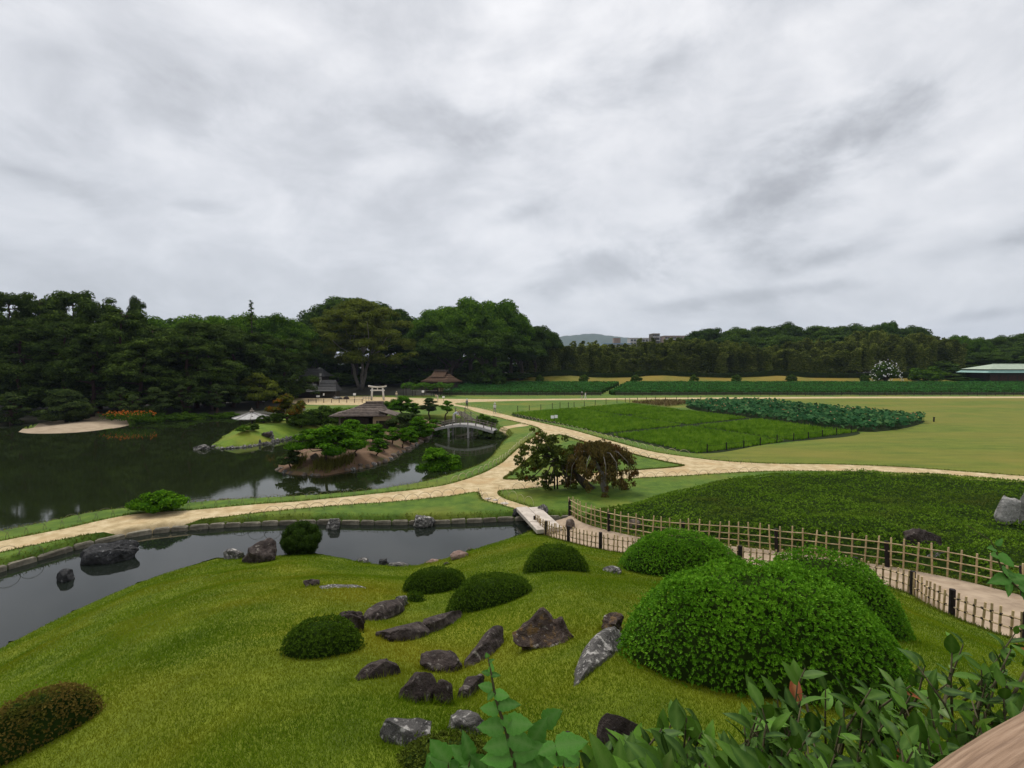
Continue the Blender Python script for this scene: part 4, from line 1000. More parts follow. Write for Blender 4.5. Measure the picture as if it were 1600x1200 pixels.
low_fence(25.2, 150, 122.8, 'low dark picket fence before the tea rows, right of the gap')
# ------------------------------------------------------------------ paddy with rice, lotus
M['f_rice'] = foliage('rice_leaves', (0.06, 0.135, 0.010), (0.11, 0.225, 0.015), (0.19, 0.32, 0.028), 0.2, trans=0.4, objvar=0.05)
def rice():
    A, B, C, D = plan([(800, 646.5), (1090, 708.5), (1342, 675), (985, 631.5)], 0)   # left, near, right, far corner
    pts = []
    L1 = np.linalg.norm(B - A); L2 = np.linalg.norm(D - A)
    n1, n2 = int(L1 / 0.55), int((L2 + np.linalg.norm(C - B)) / 2 / 0.42)
    for i in range(n1):
        s = (i + .5) / n1
        for j in range(n2):
            t = (j + .5) / n2
            if abs(t - 0.5) < 0.025 or abs(s - 0.335) < 0.017 or abs(s - 0.66) < 0.017: continue
            pts.append((A * (1 - s) + B * s) * (1 - t) + (D * (1 - s) + C * s) * t)
    pts = np.array(pts)
    pts = pts[inside(pts, P_paddy) & ~inside(pts, P_lotus)]
    pts += rng.normal(size=pts.shape) * 0.05
    k = 18
    P = np.repeat(pts, k, 0) + rng.normal(size=(len(pts) * k, 2)) * 0.07
    n = len(P)
    P3 = np.column_stack([P, np.zeros(n)])
    tuft = np.repeat(rng.uniform(0, 1, len(pts)), k)
    D_ = unit(np.column_stack([rng.normal(size=(n, 2)) * 0.42, np.ones(n)])); ln = rng.uniform(.26, .52, n)
    S = unit(np.cross(D_, rdir(n))) * 0.030 * (1 + P[:, 1:2] * 0.012)
    tip = P3 + D_ * ln[:, None] + np.column_stack([rng.normal(size=(n, 2)) * .06, -0.04 * np.ones(n)])
    V = np.stack([P3 - S, P3 + S, tip], 1).reshape(-1, 3)
    o = link_mesh('rice_crop', np_mesh('rice_crop', V, np.arange(n * 3).reshape(-1, 3), M['f_rice'], np.clip(tuft * .8 + rng.uniform(0, .3, n), 0, 1)))
    tag(o, 'bright green rice growing in six square plots', 'rice', kind='stuff')
rice()
M['f_lotus'] = foliage('lotus_leaves', (0.016, 0.06, 0.022), (0.034, 0.10, 0.036), (0.085, 0.17, 0.06), 0.4, rough=0.5, trans=0.2, objvar=0.05, accent=(0.9, 0.66, 0.74, (0.2, 0.19, 0.03)))
M['lotus_pink'] = foliage('lotus_petals', (0.5, 0.18, 0.08), (0.6, 0.3, 0.15), (0.7, 0.5, 0.3), objvar=0)
def lotus():
    lo, hi = P_lotus.min(0), P_lotus.max(0)
    q = rng.uniform(lo, hi, (9000, 2)); q = q[inside(q, P_lotus)]
    q = q[rng.permutation(len(q))[:3900]]
    V, F, v, mb = [], [], [], MB()
    for i, (x, y) in enumerate(q):
        z = rng.uniform(0.45, 1.15); r = rng.uniform(.16, .33); n = unit(np.array([rng.normal() * .45, rng.normal() * .45 - .25, 1.0])); a = unit(np.cross(n, [0.3, 1, 0.1])); b = np.cross(n, a)
        o = len(V); V.append((x, y, z - 0.06)); ph = rng.uniform(0, 6.28)
        for k in range(8):
            t = k * math.pi / 4 + ph; rr = r * (1 + 0.1 * math.sin(3 * t)); p = np.array([x, y, z]) + (a * math.cos(t) + b * math.sin(t)) * rr; p[2] += 0.05 * math.sin(2 * t + ph); V.append(tuple(p))
        for k in range(8): F.append((o, o + 1 + k, o + 1 + (k + 1) % 8)); 
        v += [rng.uniform(0, 1)] * 8
        if i % 3 == 0: mb.tube([(x, y, 0), (x, y, z - .06)], 0.015, 4, False)
    root = thing('lotus_bed', 'bed of broad blue-green lotus leaves beyond the rice plots', 'lotus', (0, 0, 0))
    f = link_mesh('lotus_leaves', np_mesh('lotus_leaves', V, F, M['f_lotus'], v), root); f['kind'] = 'stuff'
    s = mb.build('stalks', M['f_tea'], root); s['kind'] = 'stuff'
    P = np.column_stack([q[:60], rng.uniform(.95, 1.25, 60)]); P = np.repeat(P, 5, 0); Vp, Fp = leaf_quads(P, unit(rdir(300) + [0, 0, 1.2]), rdir(300), .16, .1)
    b = link_mesh('blossoms', np_mesh('blossoms', Vp, Fp, M['lotus_pink'], rng.uniform(0, 1, 300)), root); b['kind'] = 'stuff'
lotus()
def stake_line(px, h, label, rope=True, zz=0.0, step=None):
    pts = [on_plane(u, v, zz) for u, v in px]
    root = thing('stake_fence', label, 'stake fence', tuple(pts[0]))
    q = catmull(np.array(pts)[:, :2], lambda p: step, False) if step else np.array(pts)[:, :2]
    q = q - pts[0][:2]
    for i, p in enumerate(q):
        MB().tube([(p[0], p[1], -0.1), (p[0] + 0.01 * (i % 3 - 1), p[1], h * (1 + 0.08 * math.sin(i * 5.1)))], 0.05, 6).build('stake', M['char'], root)
    if rope:
        for i in range(len(q) - 1):
            a, b = q[i], q[i + 1]
            MB().tube([(*(a + (b - a) * t), h * 0.8 - 0.06 * math.sin(t * math.pi)) for t in (0, .25, .5, .75, 1)], 0.012, 4).build('rope', M['rope'], root)
stake_line([(1105, 707), (1135, 703), (1162, 700), (1188, 696), (1214, 692), (1240, 688.5), (1263, 685.5), (1285, 682), (1307, 679), (1330, 676)], 0.75, 'row of black stakes and rope along the near right side of the rice')
stake_line([(809, 643), (827, 641.5), (845, 640), (863, 638.5), (875, 637.5), (888, 637), (897, 636), (913, 634.5), (930, 633), (947, 631.5), (964, 630), (977, 629), (984, 629), (996, 628.5), (1010, 628), (1024, 627.5), (1040, 627), (1057, 626.5), (1075, 626), (1095, 626)], 0.95, 'row of black stakes and rope along the far left side of the rice')
p = on_plane(1459, 659, 0); o = MB().tube([(0, 0, -.1), (0.02, 0, .6)], 0.09, 8).box((0.02, 0, 0.62), (0.2, 0.2, 0.05)).build('post', M['char']); o.location = p; o.name = 'lone_post'; tag(o, 'lone short black post in the dry lawn right of the lotus', 'post')
# pebbles and dry scrub at the far end of the lotus bed
def dry_scrub():
    pts = plan([(985, 630.5), (1010, 628.5), (1050, 627.5), (1085, 629.5), (1070, 633), (1040, 636)], 0); lo, hi = pts.min(0), pts.max(0)
    q = rng.uniform(lo, hi, (2500, 2)); q = q[inside(q, pts)]; n = len(q)
    P = np.column_stack([q, rng.uniform(0, .2, n)]); M['f_dry'] = foliage('dry_weeds', (0.07, 0.05, 0.02), (0.15, 0.11, 0.04), (0.26, 0.2, 0.1), 0.5, objvar=0)
    V, F = leaf_quads(P, unit(rdir(n) + [0, 0, 1.5]), rdir(n), rng.uniform(.3, .8, n), .18)
    tag(link_mesh('dry_weeds', np_mesh('dry_weeds', V, F, M['f_dry'], rng.uniform(0, 1, n))), 'patch of dry brown weeds at the far left end of the lotus bed', 'weeds', kind='stuff')
dry_scrub()
# ------------------------------------------------------------------ garden pines with cloud-like pads
def pads_mesh(pads, dens, L, W, origin, mat):
    P, N = [], []
    for c, r, th in pads:
        n = max(25, int(dens * r * r * 4))
        d = rdir(int(n * 1.25)); d = d[d[:, 2] > -0.35]
        bump = 1 + 0.16 * np.sin(d[:, 0] * 5 + c[0] * 3) * np.sin(d[:, 1] * 5 + c[1] * 3)
        P.append(np.asarray(c) + d * [r, r, th] * bump[:, None] * rng.uniform(.72, 1.0, (len(d), 1))); N.append(unit(d * [1 / r, 1 / r, 1 / th] + [0, 0, .5 / th]))
    P, N = np.concatenate(P), np.concatenate(N); n = len(P)
    ln = L * rng.uniform(.6, 1.3, n); h = n // 3                 # a third stand up as needle tufts, the rest clothe the pad
    N2 = unit(N + rdir(n) * .45); D = np.cross(N2, rdir(n)); D[:h] = N[:h] + rdir(h) * .5; N2[:h] = np.cross(D[:h], rdir(h)); D = unit(D)
    V, F = leaf_quads(P - D * ln[:, None] * .3, D, unit(N2), ln, W * rng.uniform(.8, 1.5, n))
    v = rng.uniform(0, 1, n)
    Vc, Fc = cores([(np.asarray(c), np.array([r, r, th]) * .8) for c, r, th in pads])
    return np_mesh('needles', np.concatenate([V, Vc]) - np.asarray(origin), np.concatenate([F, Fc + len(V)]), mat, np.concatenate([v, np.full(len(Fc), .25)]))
def garden_pine(u, vbase, w_px, vtop, label, mat='f_niwaki', npads=14, lean=0.0, L=0.2, dens=70, flat=0.42, low=0.25, name='garden_pine', padr=0.2, ypos=None, cat='pine tree'):
    b = on_ground(u, vbase) if ypos is None else at_depth(u, vbase, ypos)
    y = b[1]; k = y / FPX; W = w_px * k; H = at_depth(u, vtop, y)[2] - b[2]
    root = thing(name, label, cat, tuple(b))
    mb = MB()
    top = np.array([lean * W, 0, H * .82])
    tr = limb((0, 0, -0.15), top, max(.05, .045 * H), .02 * H, 7, .16, 6, mb)
    pads = []
    for i in range(npads):
        f = (i + .5) / npads
        z = H * (low + (0.9 - low) * f)
        R = W / 2 * (1 - 0.62 * f ** 1.7) * (0.95 if i % 3 else 0.35)
        a = i * 2.399 + rng.uniform(-.4, .4)
        q = tr[min(6, int(z / H * 7))]
        c = np.array([q[0] + math.cos(a) * R * .8, q[1] + math.sin(a) * R * .6, z])
        r = W * padr * rng.uniform(.75, 1.25) * (1 - .25 * f)
        pads.append((c, r, r * flat))
        limb((q[0], q[1], z * .8), c - [0, 0, r * flat * .4], .014 * H + .01, .008, 4, .12, 5, mb)
    pads.append((np.array([top[0], top[1], H * .9]), W * padr * .85, H * .1))
    mb.build('trunk', M['bark_red'], root, True)
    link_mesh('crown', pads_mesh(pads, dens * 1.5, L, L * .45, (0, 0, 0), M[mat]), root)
    return root
garden_pine(508, 724, 138, 664, 'wide bright green layered pine with leaning trunk at the front of the island', npads=30, L=.24, dens=85, padr=.125, low=.36, flat=.36, lean=.05)
garden_pine(455, 732, 46, 703, 'small dark pine at the left tip of the pond island', 'f_niwaki_dull', 10, dens=60, padr=.22)
garden_pine(556, 712, 56, 676, 'bright bushy pine with thin trunk on the right of the wide layered pine', npads=12, padr=.2, low=.4)
garden_pine(548, 688, 60, 655, 'rounded green pine in front of the shingled pavilion, left one', npads=14, padr=.2)
garden_pine(582, 692, 50, 662, 'dense green pine under the eaves of the shingled pavilion', npads=14, padr=.2)
garden_pine(613, 694, 36, 667, 'green pine covering the pavilion corner post', npads=12, padr=.2)
garden_pine(628, 700, 32, 668, 'small pine with a slender leaning trunk on the bare slope of the island', npads=9, padr=.24, low=.4, lean=.1)
garden_pine(600, 706, 24, 687, 'low pine bush on the bare brown slope of the island', 'f_niwaki_dull', 8, padr=.26)
garden_pine(590, 712, 30, 684, 'little green pine in the middle of the island slope', npads=9, padr=.24, low=.2)
garden_pine(642, 694, 30, 672, 'little bushy pine near the right shore of the island', npads=9, padr=.24, low=.15)
garden_pine(532, 700, 54, 668, 'green pine directly behind the wide layered pine', npads=14, padr=.2)
garden_pine(655, 685, 56, 650, 'dark green pine mass at the right end of the island', 'f_niwaki', 16, padr=.19, low=.15)
garden_pine(678, 682, 36, 655, 'small pine at the island end beside the arched bridge', 'f_niwaki', 10, padr=.22, low=.1)
garden_pine(633, 672, 60, 645, 'broad low pine right of the pavilion', 'f_niwaki_dull', 14, padr=.2, low=.15)
garden_pine(671, 655, 33, 621, 'dark flat-topped pine with three tiers and a pale stem beyond the bridge', 'f_niwaki_dull', 11, padr=.26, low=.4, flat=.3)
garden_pine(698, 656, 23, 625, 'small upright green pine between the bridge and the sandy path', 'f_niwaki', 9, padr=.26, low=.45)
garden_pine(628, 650, 40, 618, 'green pine behind the pavilion roof, right of the ridge', 'f_niwaki', 12, padr=.22, low=.3)
garden_pine(646, 652, 30, 629, 'yellow-green pine between the pavilion roof and the flat-topped pine', 'f_niwaki', 9, padr=.24, low=.3)
garden_pine(686, 744, 74, 700, 'round billowing bright green pine on the near bank of the pond', 'f_niwaki', 26, padr=.17, low=.14, L=.2, dens=110, flat=.6)
garden_pine(775, 692, 50, 672, 'low leaning pine hanging over the water right of the bridge', 'f_niwaki_dull', 11, lean=-.25, padr=.2, low=.2)
garden_pine(247, 799, 86, 770, 'low clipped pine with rounded pads between the path and the pond on the left', 'f_niwaki', 22, padr=.15, low=.2, L=.16, dens=140, flat=.6)
garden_pine(104, 660, 92, 607, 'big rounded dull green pine beside the sand spit', 'f_niwaki_dull', 26, padr=.16, low=.12, L=.32, dens=45)
garden_pine(18, 667, 56, 612, 'dark pine on the far bank at the left edge', 'f_niwaki_dull', 18, padr=.18, low=.1, L=.32, dens=40)
garden_pine(192, 655, 30, 604, 'small tiered pine behind the orange flowers', 'f_niwaki_dull', 12, padr=.22, L=.3, dens=45)
garden_pine(207, 656, 34, 617, 'low tiered pine just right of the tiered pine by the orange flowers', 'f_niwaki_dull', 12, padr=.22, L=.3, dens=45)
garden_pine(242, 652, 56, 604, 'broad dusky pine on the far bank in the middle of the row', 'f_niwaki_dull', 16, padr=.2, L=.3, dens=40, low=.15)
garden_pine(284, 650, 36, 600, 'rounded dusky pine on the far bank right of the broad one', 'f_niwaki_dull', 14, padr=.2, L=.3, dens=45, low=.15)
garden_pine(338, 648, 34, 599, 'two-tiered pine on the far bank left of the umbrella pavilion', 'f_niwaki_dull', 12, padr=.23, L=.3, dens=45)
garden_pine(403, 638, 80, 582, 'spreading olive tree above the umbrella pavilion', 'f_olive', 24, padr=.15, L=.5, dens=30, low=.25, name='spreading_tree', cat='tree')
garden_pine(450, 661, 64, 615, 'small maple with orange and green leaves on the islet lawn', 'f_maple', 26, padr=.14, L=.34, dens=55, low=.35, name='maple_tree', flat=.5, cat='maple tree')
# shrubs round the pond
def shrub_px(u, vb, w, vt, label, key='shrubB', cat='shrub', group=None, y=None):
    b = on_ground(u, vb); k = b[1] / FPX
    return plant(key, b[0], b[1], w * k, at_depth(u, vt, b[1])[2] - b[2], label, cat, group, z=b[2])
shrub_px(500, 664, 60, 630, 'dark leafy shrub left of the shingled pavilion', 'shrubA')
shrub_px(535, 660, 56, 632, 'dark green shrub touching the left of the pavilion roof', 'shrubB')
shrub_px(470, 668, 40, 640, 'dark shrub at the back of the islet lawn', 'shrubA')
shrub_px(611, 640, 36, 622, 'green shrub behind the pavilion ridge', 'shrubB')
shrub_px(755, 661, 26, 645, 'clipped dark green bush beside the sandy path above the bridge', 'shrubB')
shrub_px(770, 662, 22, 652, 'low dark bush right of the clipped bush above the bridge', 'shrubA')
shrub_px(380, 674, 24, 663, 'small bright shrub by the umbrella pavilion', 'shrubB')
shrub_px(397, 672, 16, 660, 'small dark shrub right of the bright one at the umbrella pavilion', 'shrubA')
for i, (u, vb, w, vt) in enumerate([(412, 661, 24, 647), (428, 660, 26, 644), (474, 661, 34, 645), (440, 657, 28, 640)]):
    shrub_px(u, vb, w, vt, ['first', 'second', 'fourth', 'third'][i] + ' dark shrub from the left behind the islet lawn', 'shrubA', 'shrub', 'dark shrubs behind the islet lawn')
for i, (u, vb, w, vt) in enumerate([(235, 660, 36, 648), (262, 659, 40, 643), (283, 657, 36, 641), (308, 656, 40, 643), (335, 655, 36, 644), (358, 653, 34, 642), (220, 662, 24, 651)]):
    shrub_px(u, vb, w, vt, ['first', 'second', 'third', 'fourth', 'fifth', 'sixth', 'leftmost'][i] + ' low green shrub along the far bank, between orange flowers and umbrella pavilion', 'shrubB', 'shrub', 'low shrubs along the far bank')
shrub_px(176, 656, 20, 638, 'dark clipped bush at the right end of the sand spit', 'shrubA')
shrub_px(600, 598, 60, 580, 'dark bush behind the torii gate', 'shrubA')
def orange_flowers():
    b = on_ground(205, 658); root = thing('flower_clump', 'clump of orange flowers on the far bank beside the sand spit', 'flowers', tuple(b))
    n = 900; P = rng.normal(size=(n, 3)) * [1.6, .7, .1]; P[:, 2] = rng.uniform(.1, 1.0, n)
    V, F = leaf_quads(P, unit(rdir(n) + [0, 0, 1]), rdir(n), .4, .12)
    f = link_mesh('foliage', np_mesh('foliage', V, F, M['f_mid'], rng.uniform(0, 1, n)), root); f['kind'] = 'stuff'
    n = 160; P = rng.normal(size=(n, 3)) * [1.5, .7, .1]; P[:, 2] = rng.uniform(.8, 1.35, n)
    M['orange'] = foliage('orange_petals', (0.32, 0.07, 0.01), (0.45, 0.12, 0.02), (0.55, 0.2, 0.04), objvar=0)
    V, F = leaf_quads(P, rdir(n), rdir(n), .28, .2)
    f = link_mesh('blossoms', np_mesh('blossoms', V, F, M['orange'], rng.uniform(0, 1, n)), root); f['kind'] = 'stuff'
orange_flowers()
# reeds and rocks round the island
def reeds(px, n, h, label):
    root_p = on_plane(*px[0], WATER); q = np.array([on_plane(u, v, WATER) for u, v in px])
    s = rng.uniform(0, len(q) - 1.001, n); i = s.astype(int); P = q[i] + (q[i + 1] - q[i]) * (s - i)[:, None] + rng.normal(size=(n, 3)) * [.15, .5, 0] + [0, .7, .1]
    P[:, 2] = hgt(P[:, :2])
    D = unit(np.column_stack([rng.normal(size=(n, 2)) * .25, np.ones(n)])); S = unit(np.cross(D, rdir(n))) * .035
    V = np.stack([P - S, P + S, P + D * rng.uniform(.5, 1, (n, 1)) * h], 1).reshape(-1, 3)
    M['f_reed'] = foliage('reed_blades', (0.06, 0.06, 0.014), (0.11, 0.11, 0.022), (0.18, 0.17, 0.04), .6, objvar=0)
    tag(link_mesh('reeds', np_mesh('reeds', V, np.arange(n * 3).reshape(-1, 3), M['f_reed'], rng.uniform(0, 1, n))), label, 'reeds', kind='stuff')
reeds([(457, 737), (466, 738)], 160, .8, 'tuft of yellowish reeds at the left tip of the island')
reeds([(485, 741), (515, 740), (545, 732)], 700, .8, 'belt of yellow-green reeds along the front shore of the island')
_isl = [(437, 735), (445, 739.5), (455, 741), (476, 743), (489, 743.5), (497, 743.5), (541, 737), (551, 735.5), (563, 733), (574, 730.5), (583, 728), (592, 725.5), (601, 723), (609, 718.5), (616, 714.5), (623, 710.5), (630, 706.5), (637, 703), (644, 699.5), (651, 695.5), (658, 691), (665, 686.5), (671, 683), (676, 680.5), (682, 676.5), (687, 671.5)]
for i, (u, v) in enumerate(_isl):
    rock(u, v, rng.uniform(8, 15), rng.uniform(4, 7.5), 'pale shore stone in the row edging the pond island', ['rock_brown', 'rock_grey', 'rock_brown'][i % 3], 200 + i, .8, .4, group='shore stones of the pond island', zbase=WATER, sub=3, name='shore_stone', cat='stone')
for i, (u, v, w, h, lb) in enumerate([(492, 719, 14, 11, 'brown boulder under the wide layered pine, right one'), (472, 720, 10, 9, 'brown boulder under the wide layered pine, middle one'), (458, 721, 12, 8, 'pinkish boulder at the left tip of the island'), (517, 712, 9, 6, 'small boulder behind the trunk of the wide layered pine'), (648, 675, 15, 5, 'flat tan boulder on the right part of the island'), (563, 729, 8, 5, 'bright pale boulder at the island waterline')]):
    rock(u, v, w, h, lb, 'rock_brown', 240 + i, .8, .3, sub=3)
for i, u in enumerate(np.linspace(334, 484, 22)):
    v = np.interp(u, [331, 348, 380, 420, 450, 492], [698.5, 701.8, 699.5, 693.5, 686.5, 678])
    rock(u, v, rng.uniform(6, 11), rng.uniform(2.5, 5) + (2.5 if u > 425 else 0), 'small shore stone in the row edging the islet lawn', 'rock_grey', 270 + i, .8, .4, group='shore stones of the islet lawn', zbase=WATER, sub=3, name='shore_stone', cat='stone')
rock(425, 686, 8, 14, 'pale upright slab of rock on the shore of the islet lawn', 'rock_grey', 301, .5, .2, cuts=14, rough=.05)
rock(417, 684, 17, 9, 'dark wedge-shaped rock beside the pale upright slab', 'rock_dark', 302, .5, .2)
rock(406, 695, 4.5, 9, 'little white post stone at the islet waterline', 'rock_grey', 303, .8, .2)
rock(316, 703, 28, 9, 'flat grey rock in the water off the tip of the islet', 'rock_grey', 304, .8, .3, zbase=WATER, rz=.3)
rock(350, 785, 24, 6, 'flat brown rock at the pond edge beside the clipped pine', 'rock_brown', 305, .5, .4, zbase=-0.15)

# ------------------------------------------------------------------ buildings
def hip_roof(root, W, D, z0, h, ridge, mat, rows, name='roof', thick=.12, cx=0, cy=0, board='shingle_course', rc=0.0):
    """hipped roof laid in courses; each course is a part"""
    rf = MB().add([(cx - W * .47, cy - D * .47, z0 - .03), (cx + W * .47, cy - D * .47, z0 - .03), (cx + W * .47, cy + D * .47, z0 - .03), (cx - W * .47, cy + D * .47, z0 - .03), (cx + rc - ridge * .48, cy, z0 + h * .88), (cx + rc + ridge * .48, cy, z0 + h * .88)],
                  [(3, 2, 1, 0), (0, 1, 5, 4), (2, 3, 4, 5), (1, 2, 5), (3, 0, 4)]).build(name, M['dark_wood'], root)
    for i in range(rows):
        t0, t1 = i / rows, (i + 1) / rows + .02
        def ring(t, dz):
            t = min(t, 1.0); hw = W / 2 + (ridge / 2 - W / 2) * t; hd = D / 2 + (0.03 - D / 2) * t; z = z0 + h * (t + 0.10 * math.sin(math.pi * t) * -1) + dz
            c = cx + rc * t; return [(c - hw, cy - hd, z), (c + hw, cy - hd, z), (c + hw, cy + hd, z), (c - hw, cy + hd, z)]
        a, b, c = ring(t0, .0), ring(t0, thick), ring(t1, thick * .4)
        V = a + b + c
        F = [(k, (k + 1) % 4, 4 + (k + 1) % 4, 4 + k) for k in range(4)] + [(4 + k, 4 + (k + 1) % 4, 8 + (k + 1) % 4, 8 + k) for k in range(4)]
        MB().add(V, F).build(board, mat, rf)
def pavilion():
    b = on_ground(583, 676); y = 58.0; x = at_depth(565, 660, y)[0]
    z = 0.35
    root = thing('island_pavilion', 'open island pavilion with ochre walls and brown shingled roof', 'pavilion', (x, y, z), rz=0.12)
    W, D, H = 5.0, 4.0, 1.6
    for sx in (-1, 1):
        for sy in (-1, 1): MB().box((sx * W * .42, sy * D * .40, H / 2 - .2), (.16, .16, H + .4)).build('post', M['old_wood'], root)
    MB().box((0, 0, -.1), (W * .95, D * .95, .35)).build('floor', M['dark_wood'], root)
    wall = MB().box((0, D * .40, H / 2), (W * .84, .08, H)).build('back_wall', M['dark_wood'], root)
    MB().box((-W * .1, -D * .36, H * .45), (W * .6, .06, H * .85)).build('shutter', M['dark_wood'], root)
    hip_roof(root, W + 1.1, D + 1.2, H, 1.35, 1.7, M['shingle'], 9, rc=1.5)
    MB().box((1.5, 0, H + 1.42), (2.0, .42, .16)).build('ridge', M['shingle'], root)
    # wing on the right with plastered end wall and a lean-to roof
    MB().box((W * .42 + .45, -D * .42, H - .3), (1.95, .1, .55)).build('lintel_wall', M['plaster'], root)
    for dx in (-.4, 1.35): MB().box((W * .42 + dx, -D * .42, H * .45 - .3), (.34, .12, H * .9 + .3)).build('plaster_pier', M['plaster'], root)
    MB().box((W * .42 + .5, -D * .36, H * .4), (1.5, .05, H * .75)).build('shade_panel', M['dark_wood'], root)  # solid dark board stands in for the shade inside the doorway
    for i in range(5):
        MB().box((W * .42 + .35 + i * .42, -D * .12, H + .52 - i * .13), (.46, D * .95, .07), ry=.3).build('shingle_course', M['shingle'], root)
pavilion()
def umbrella_pavilion():
    y = 61.5; p = at_depth(394, 668, y); x = p[0]; z = gz(x, y)
    zt = at_depth(394, 644, y)[2] - z; ze = at_depth(394, 652.5, y)[2] - z; R = 27.5 * y / FPX
    root = thing('umbrella_pavilion', 'small open pavilion with a pale umbrella-shaped roof at the pond edge', 'pavilion', (x, y, z))
    for k in range(8):
        a0, a1 = (k + .5) * math.pi / 4, (k + 1.5) * math.pi / 4
        A = [(math.cos(a) * R, math.sin(a) * R, ze) for a in (a0, a1)]
        V = A + [(0, 0, zt)] + [(q[0], q[1], q[2] - .08) for q in A] + [(0, 0, zt - .1)]
        MB().add(V, [(0, 1, 2), (5, 4, 3), (0, 3, 4, 1)]).build('roof_panel', M['metal_roof'], root)
        MB().tube([(math.cos(a0) * R * 1.02, math.sin(a0) * R * 1.02, ze + .02), (0, 0, zt + .03)], .06, 5).build('ridge_rib', M['grey_wood'], root)
    MB().tube([(0, 0, zt - .1), (0, 0, zt + .15), (0, 0, zt + .3), (0, 0, zt + .55)], [.25, .3, .12, .05], 8).build('finial', M['old_wood'], root)
    MB().tube([(0, 0, -.2), (0, 0, zt - .1)], .12, 8).build('centre_post', M['dark_wood'], root)
    for k in range(4):
        a = k * math.pi / 2 + .5; MB().tube([(math.cos(a) * R * .6, math.sin(a) * R * .6, -.6), (math.cos(a) * R * .6, math.sin(a) * R * .6, ze + .3)], .07, 6).build('post', M['dark_wood'], root)
    MB().tube([(math.cos(k) * R * .5, math.sin(k) * R * .5, .4) for k in np.linspace(0, 6.28, 13)], .1, 5, False).build('bench', M['old_wood'], root)
umbrella_pavilion()
def thatched_house():
    y = 131.0; p = at_depth(690, 612, y); x = p[0]; z = gz(x, y); k = y / FPX
    root = thing('thatched_house', 'thatched house with steep brown hip-and-gable roof behind the trellis', 'house', (x, y, z))
    W, D = 50 * k, 6.2; H = at_depth(690, 596, y)[2] - z
    MB().box((0, 0, H / 2), (W * .8, D * .8, H)).build('wall', M['dark_wood'], root)
    for i in range(4): MB().box((W * .18 + i * .95, -D * .4 - .04, H * .36), (.8, .06, H * .55)).build('paper_screen', M['white'] if i > 1 else M['plaster'], root)
    hip_roof(root, W, D + .6, H * .95, 2.0, W * .62, M['thatch'], 5, thick=.3, board='thatch_course')
    zt = H * .95 + 1.3; zr = at_depth(690, 579, y)[2] - z; hw = W * .27
    V = [(-hw - .2, -1.7, zt), (-hw - .2, 1.7, zt), (-hw, 0, zr), (hw, -1.7, zt), (hw, 1.7, zt), (hw - .2, 0, zr)]
    MB().add(V, [(0, 3, 5, 2), (1, 2, 5, 4), (0, 1, 4, 3)]).build('upper_roof', M['thatch'], root)
    MB().add([(-hw - .05, -1.35, zt + .1), (-hw - .05, 1.35, zt + .1), (-hw + .02, 0, zr - .25)], [(0, 2, 1)]).build('gable', M['dark_wood'], root)
    MB().box((0, 0, zr + .05), (hw * 1.9, .7, .35)).build('ridge', M['shingle'], root)
    MB().box((W * .3, -D * .5, H * .78), (W * .36, 1.6, .12), rx=.3).build('eave', M['thatch'], root)
    root.rotation_euler = (0, 0, -.55)
thatched_house()
def trellis():
    y = 120.0; a, b = at_depth(630, 604, y), at_depth(703, 604, y); x0 = a[0]; L = b[0] - a[0]; z = gz(x0, y); H = at_depth(660, 604, y)[2] - z
    root = thing('vine_trellis', 'long low trellis covered with green vines left of the thatched house', 'trellis', (x0, y, z))
    for i in range(6):
        for dy in (0, 3.2): MB().tube([(L * i / 5, dy, -.1), (L * i / 5, dy, H)], .07, 6).build('post', M['dark_wood'], root)
    for dy in (0, 1.6, 3.2): MB().box((L / 2, dy, H), (L + .6, .08, .1)).build('beam', M['old_wood'], root)
    n = 3200; P = rng.uniform(0, 1, (n, 3)) * [L + .8, 4, .5] + [-.4, -.4, H]; P[:, 2] += .25 * np.sin(P[:, 0] * 1.7) - np.where(P[:, 1] < .1, rng.uniform(0, .6, n), 0)
    Nn = unit(rdir(n) * .6 + [0, -.3, .8]); V, F = leaf_quads(P, np.cross(Nn, rdir(n)), Nn, .5, .3)
    M['f_vine'] = foliage('trellis_vine', (0.03, 0.08, 0.01), (0.06, 0.14, 0.015), (0.1, 0.2, 0.025), .4)
    f = link_mesh('vine', np_mesh('vine', V, F, M['f_vine'], rng.uniform(0, 1, n)), root); f['kind'] = 'stuff'
    MB().box((L * .45, -.05, H * .58), (L * .55, .08, .09)).build('rail', M['grey_wood'], root)
trellis()
def torii():
    y = 108.0; p = at_depth(590, 623.5, y); x = p[0]; k = y / FPX; z = gz(x, y); H = at_depth(590, 604.5, y)[2] - z; W = 18 * k
    root = thing('torii_gate', 'pale stone torii gate standing on the sand before the wood', 'torii gate', (x, y, z))
    for s in (-1, 1): MB().tube([(s * W * .54, 0, -.1), (s * W * .45, 0, H * .93)], [.23, .19], 10).build('pillar', M['torii'], root, True)
    lint = MB(); pts = []
    for t in np.linspace(-1, 1, 9):
        zc = H * .93 + .17 + .22 * abs(t) ** 2.5; xx = t * W * .78
        pts.append((xx, zc))
    V, F = [], []
    for xx, zc in pts: V += [(xx, -.22, zc - .16), (xx, .22, zc - .16), (xx, .28, zc + .16), (xx, -.28, zc + .16)]
    for i in range(8):
        for j in range(4): F.append((i * 4 + j, (i + 1) * 4 + j, (i + 1) * 4 + (j + 1) % 4, i * 4 + (j + 1) % 4))
    F += [(3, 2, 1, 0), (32, 33, 34, 35)]
    lint.add(V, F).build('top_lintel', M['torii'], root)
    MB().box((0, 0, H * .74), (W * 1.24, .2, .28)).build('tie_beam', M['torii'], root)
    MB().box((0, 0, H * .87), (.22, .16, H * .14)).build('centre_strut', M['torii'], root)
torii()
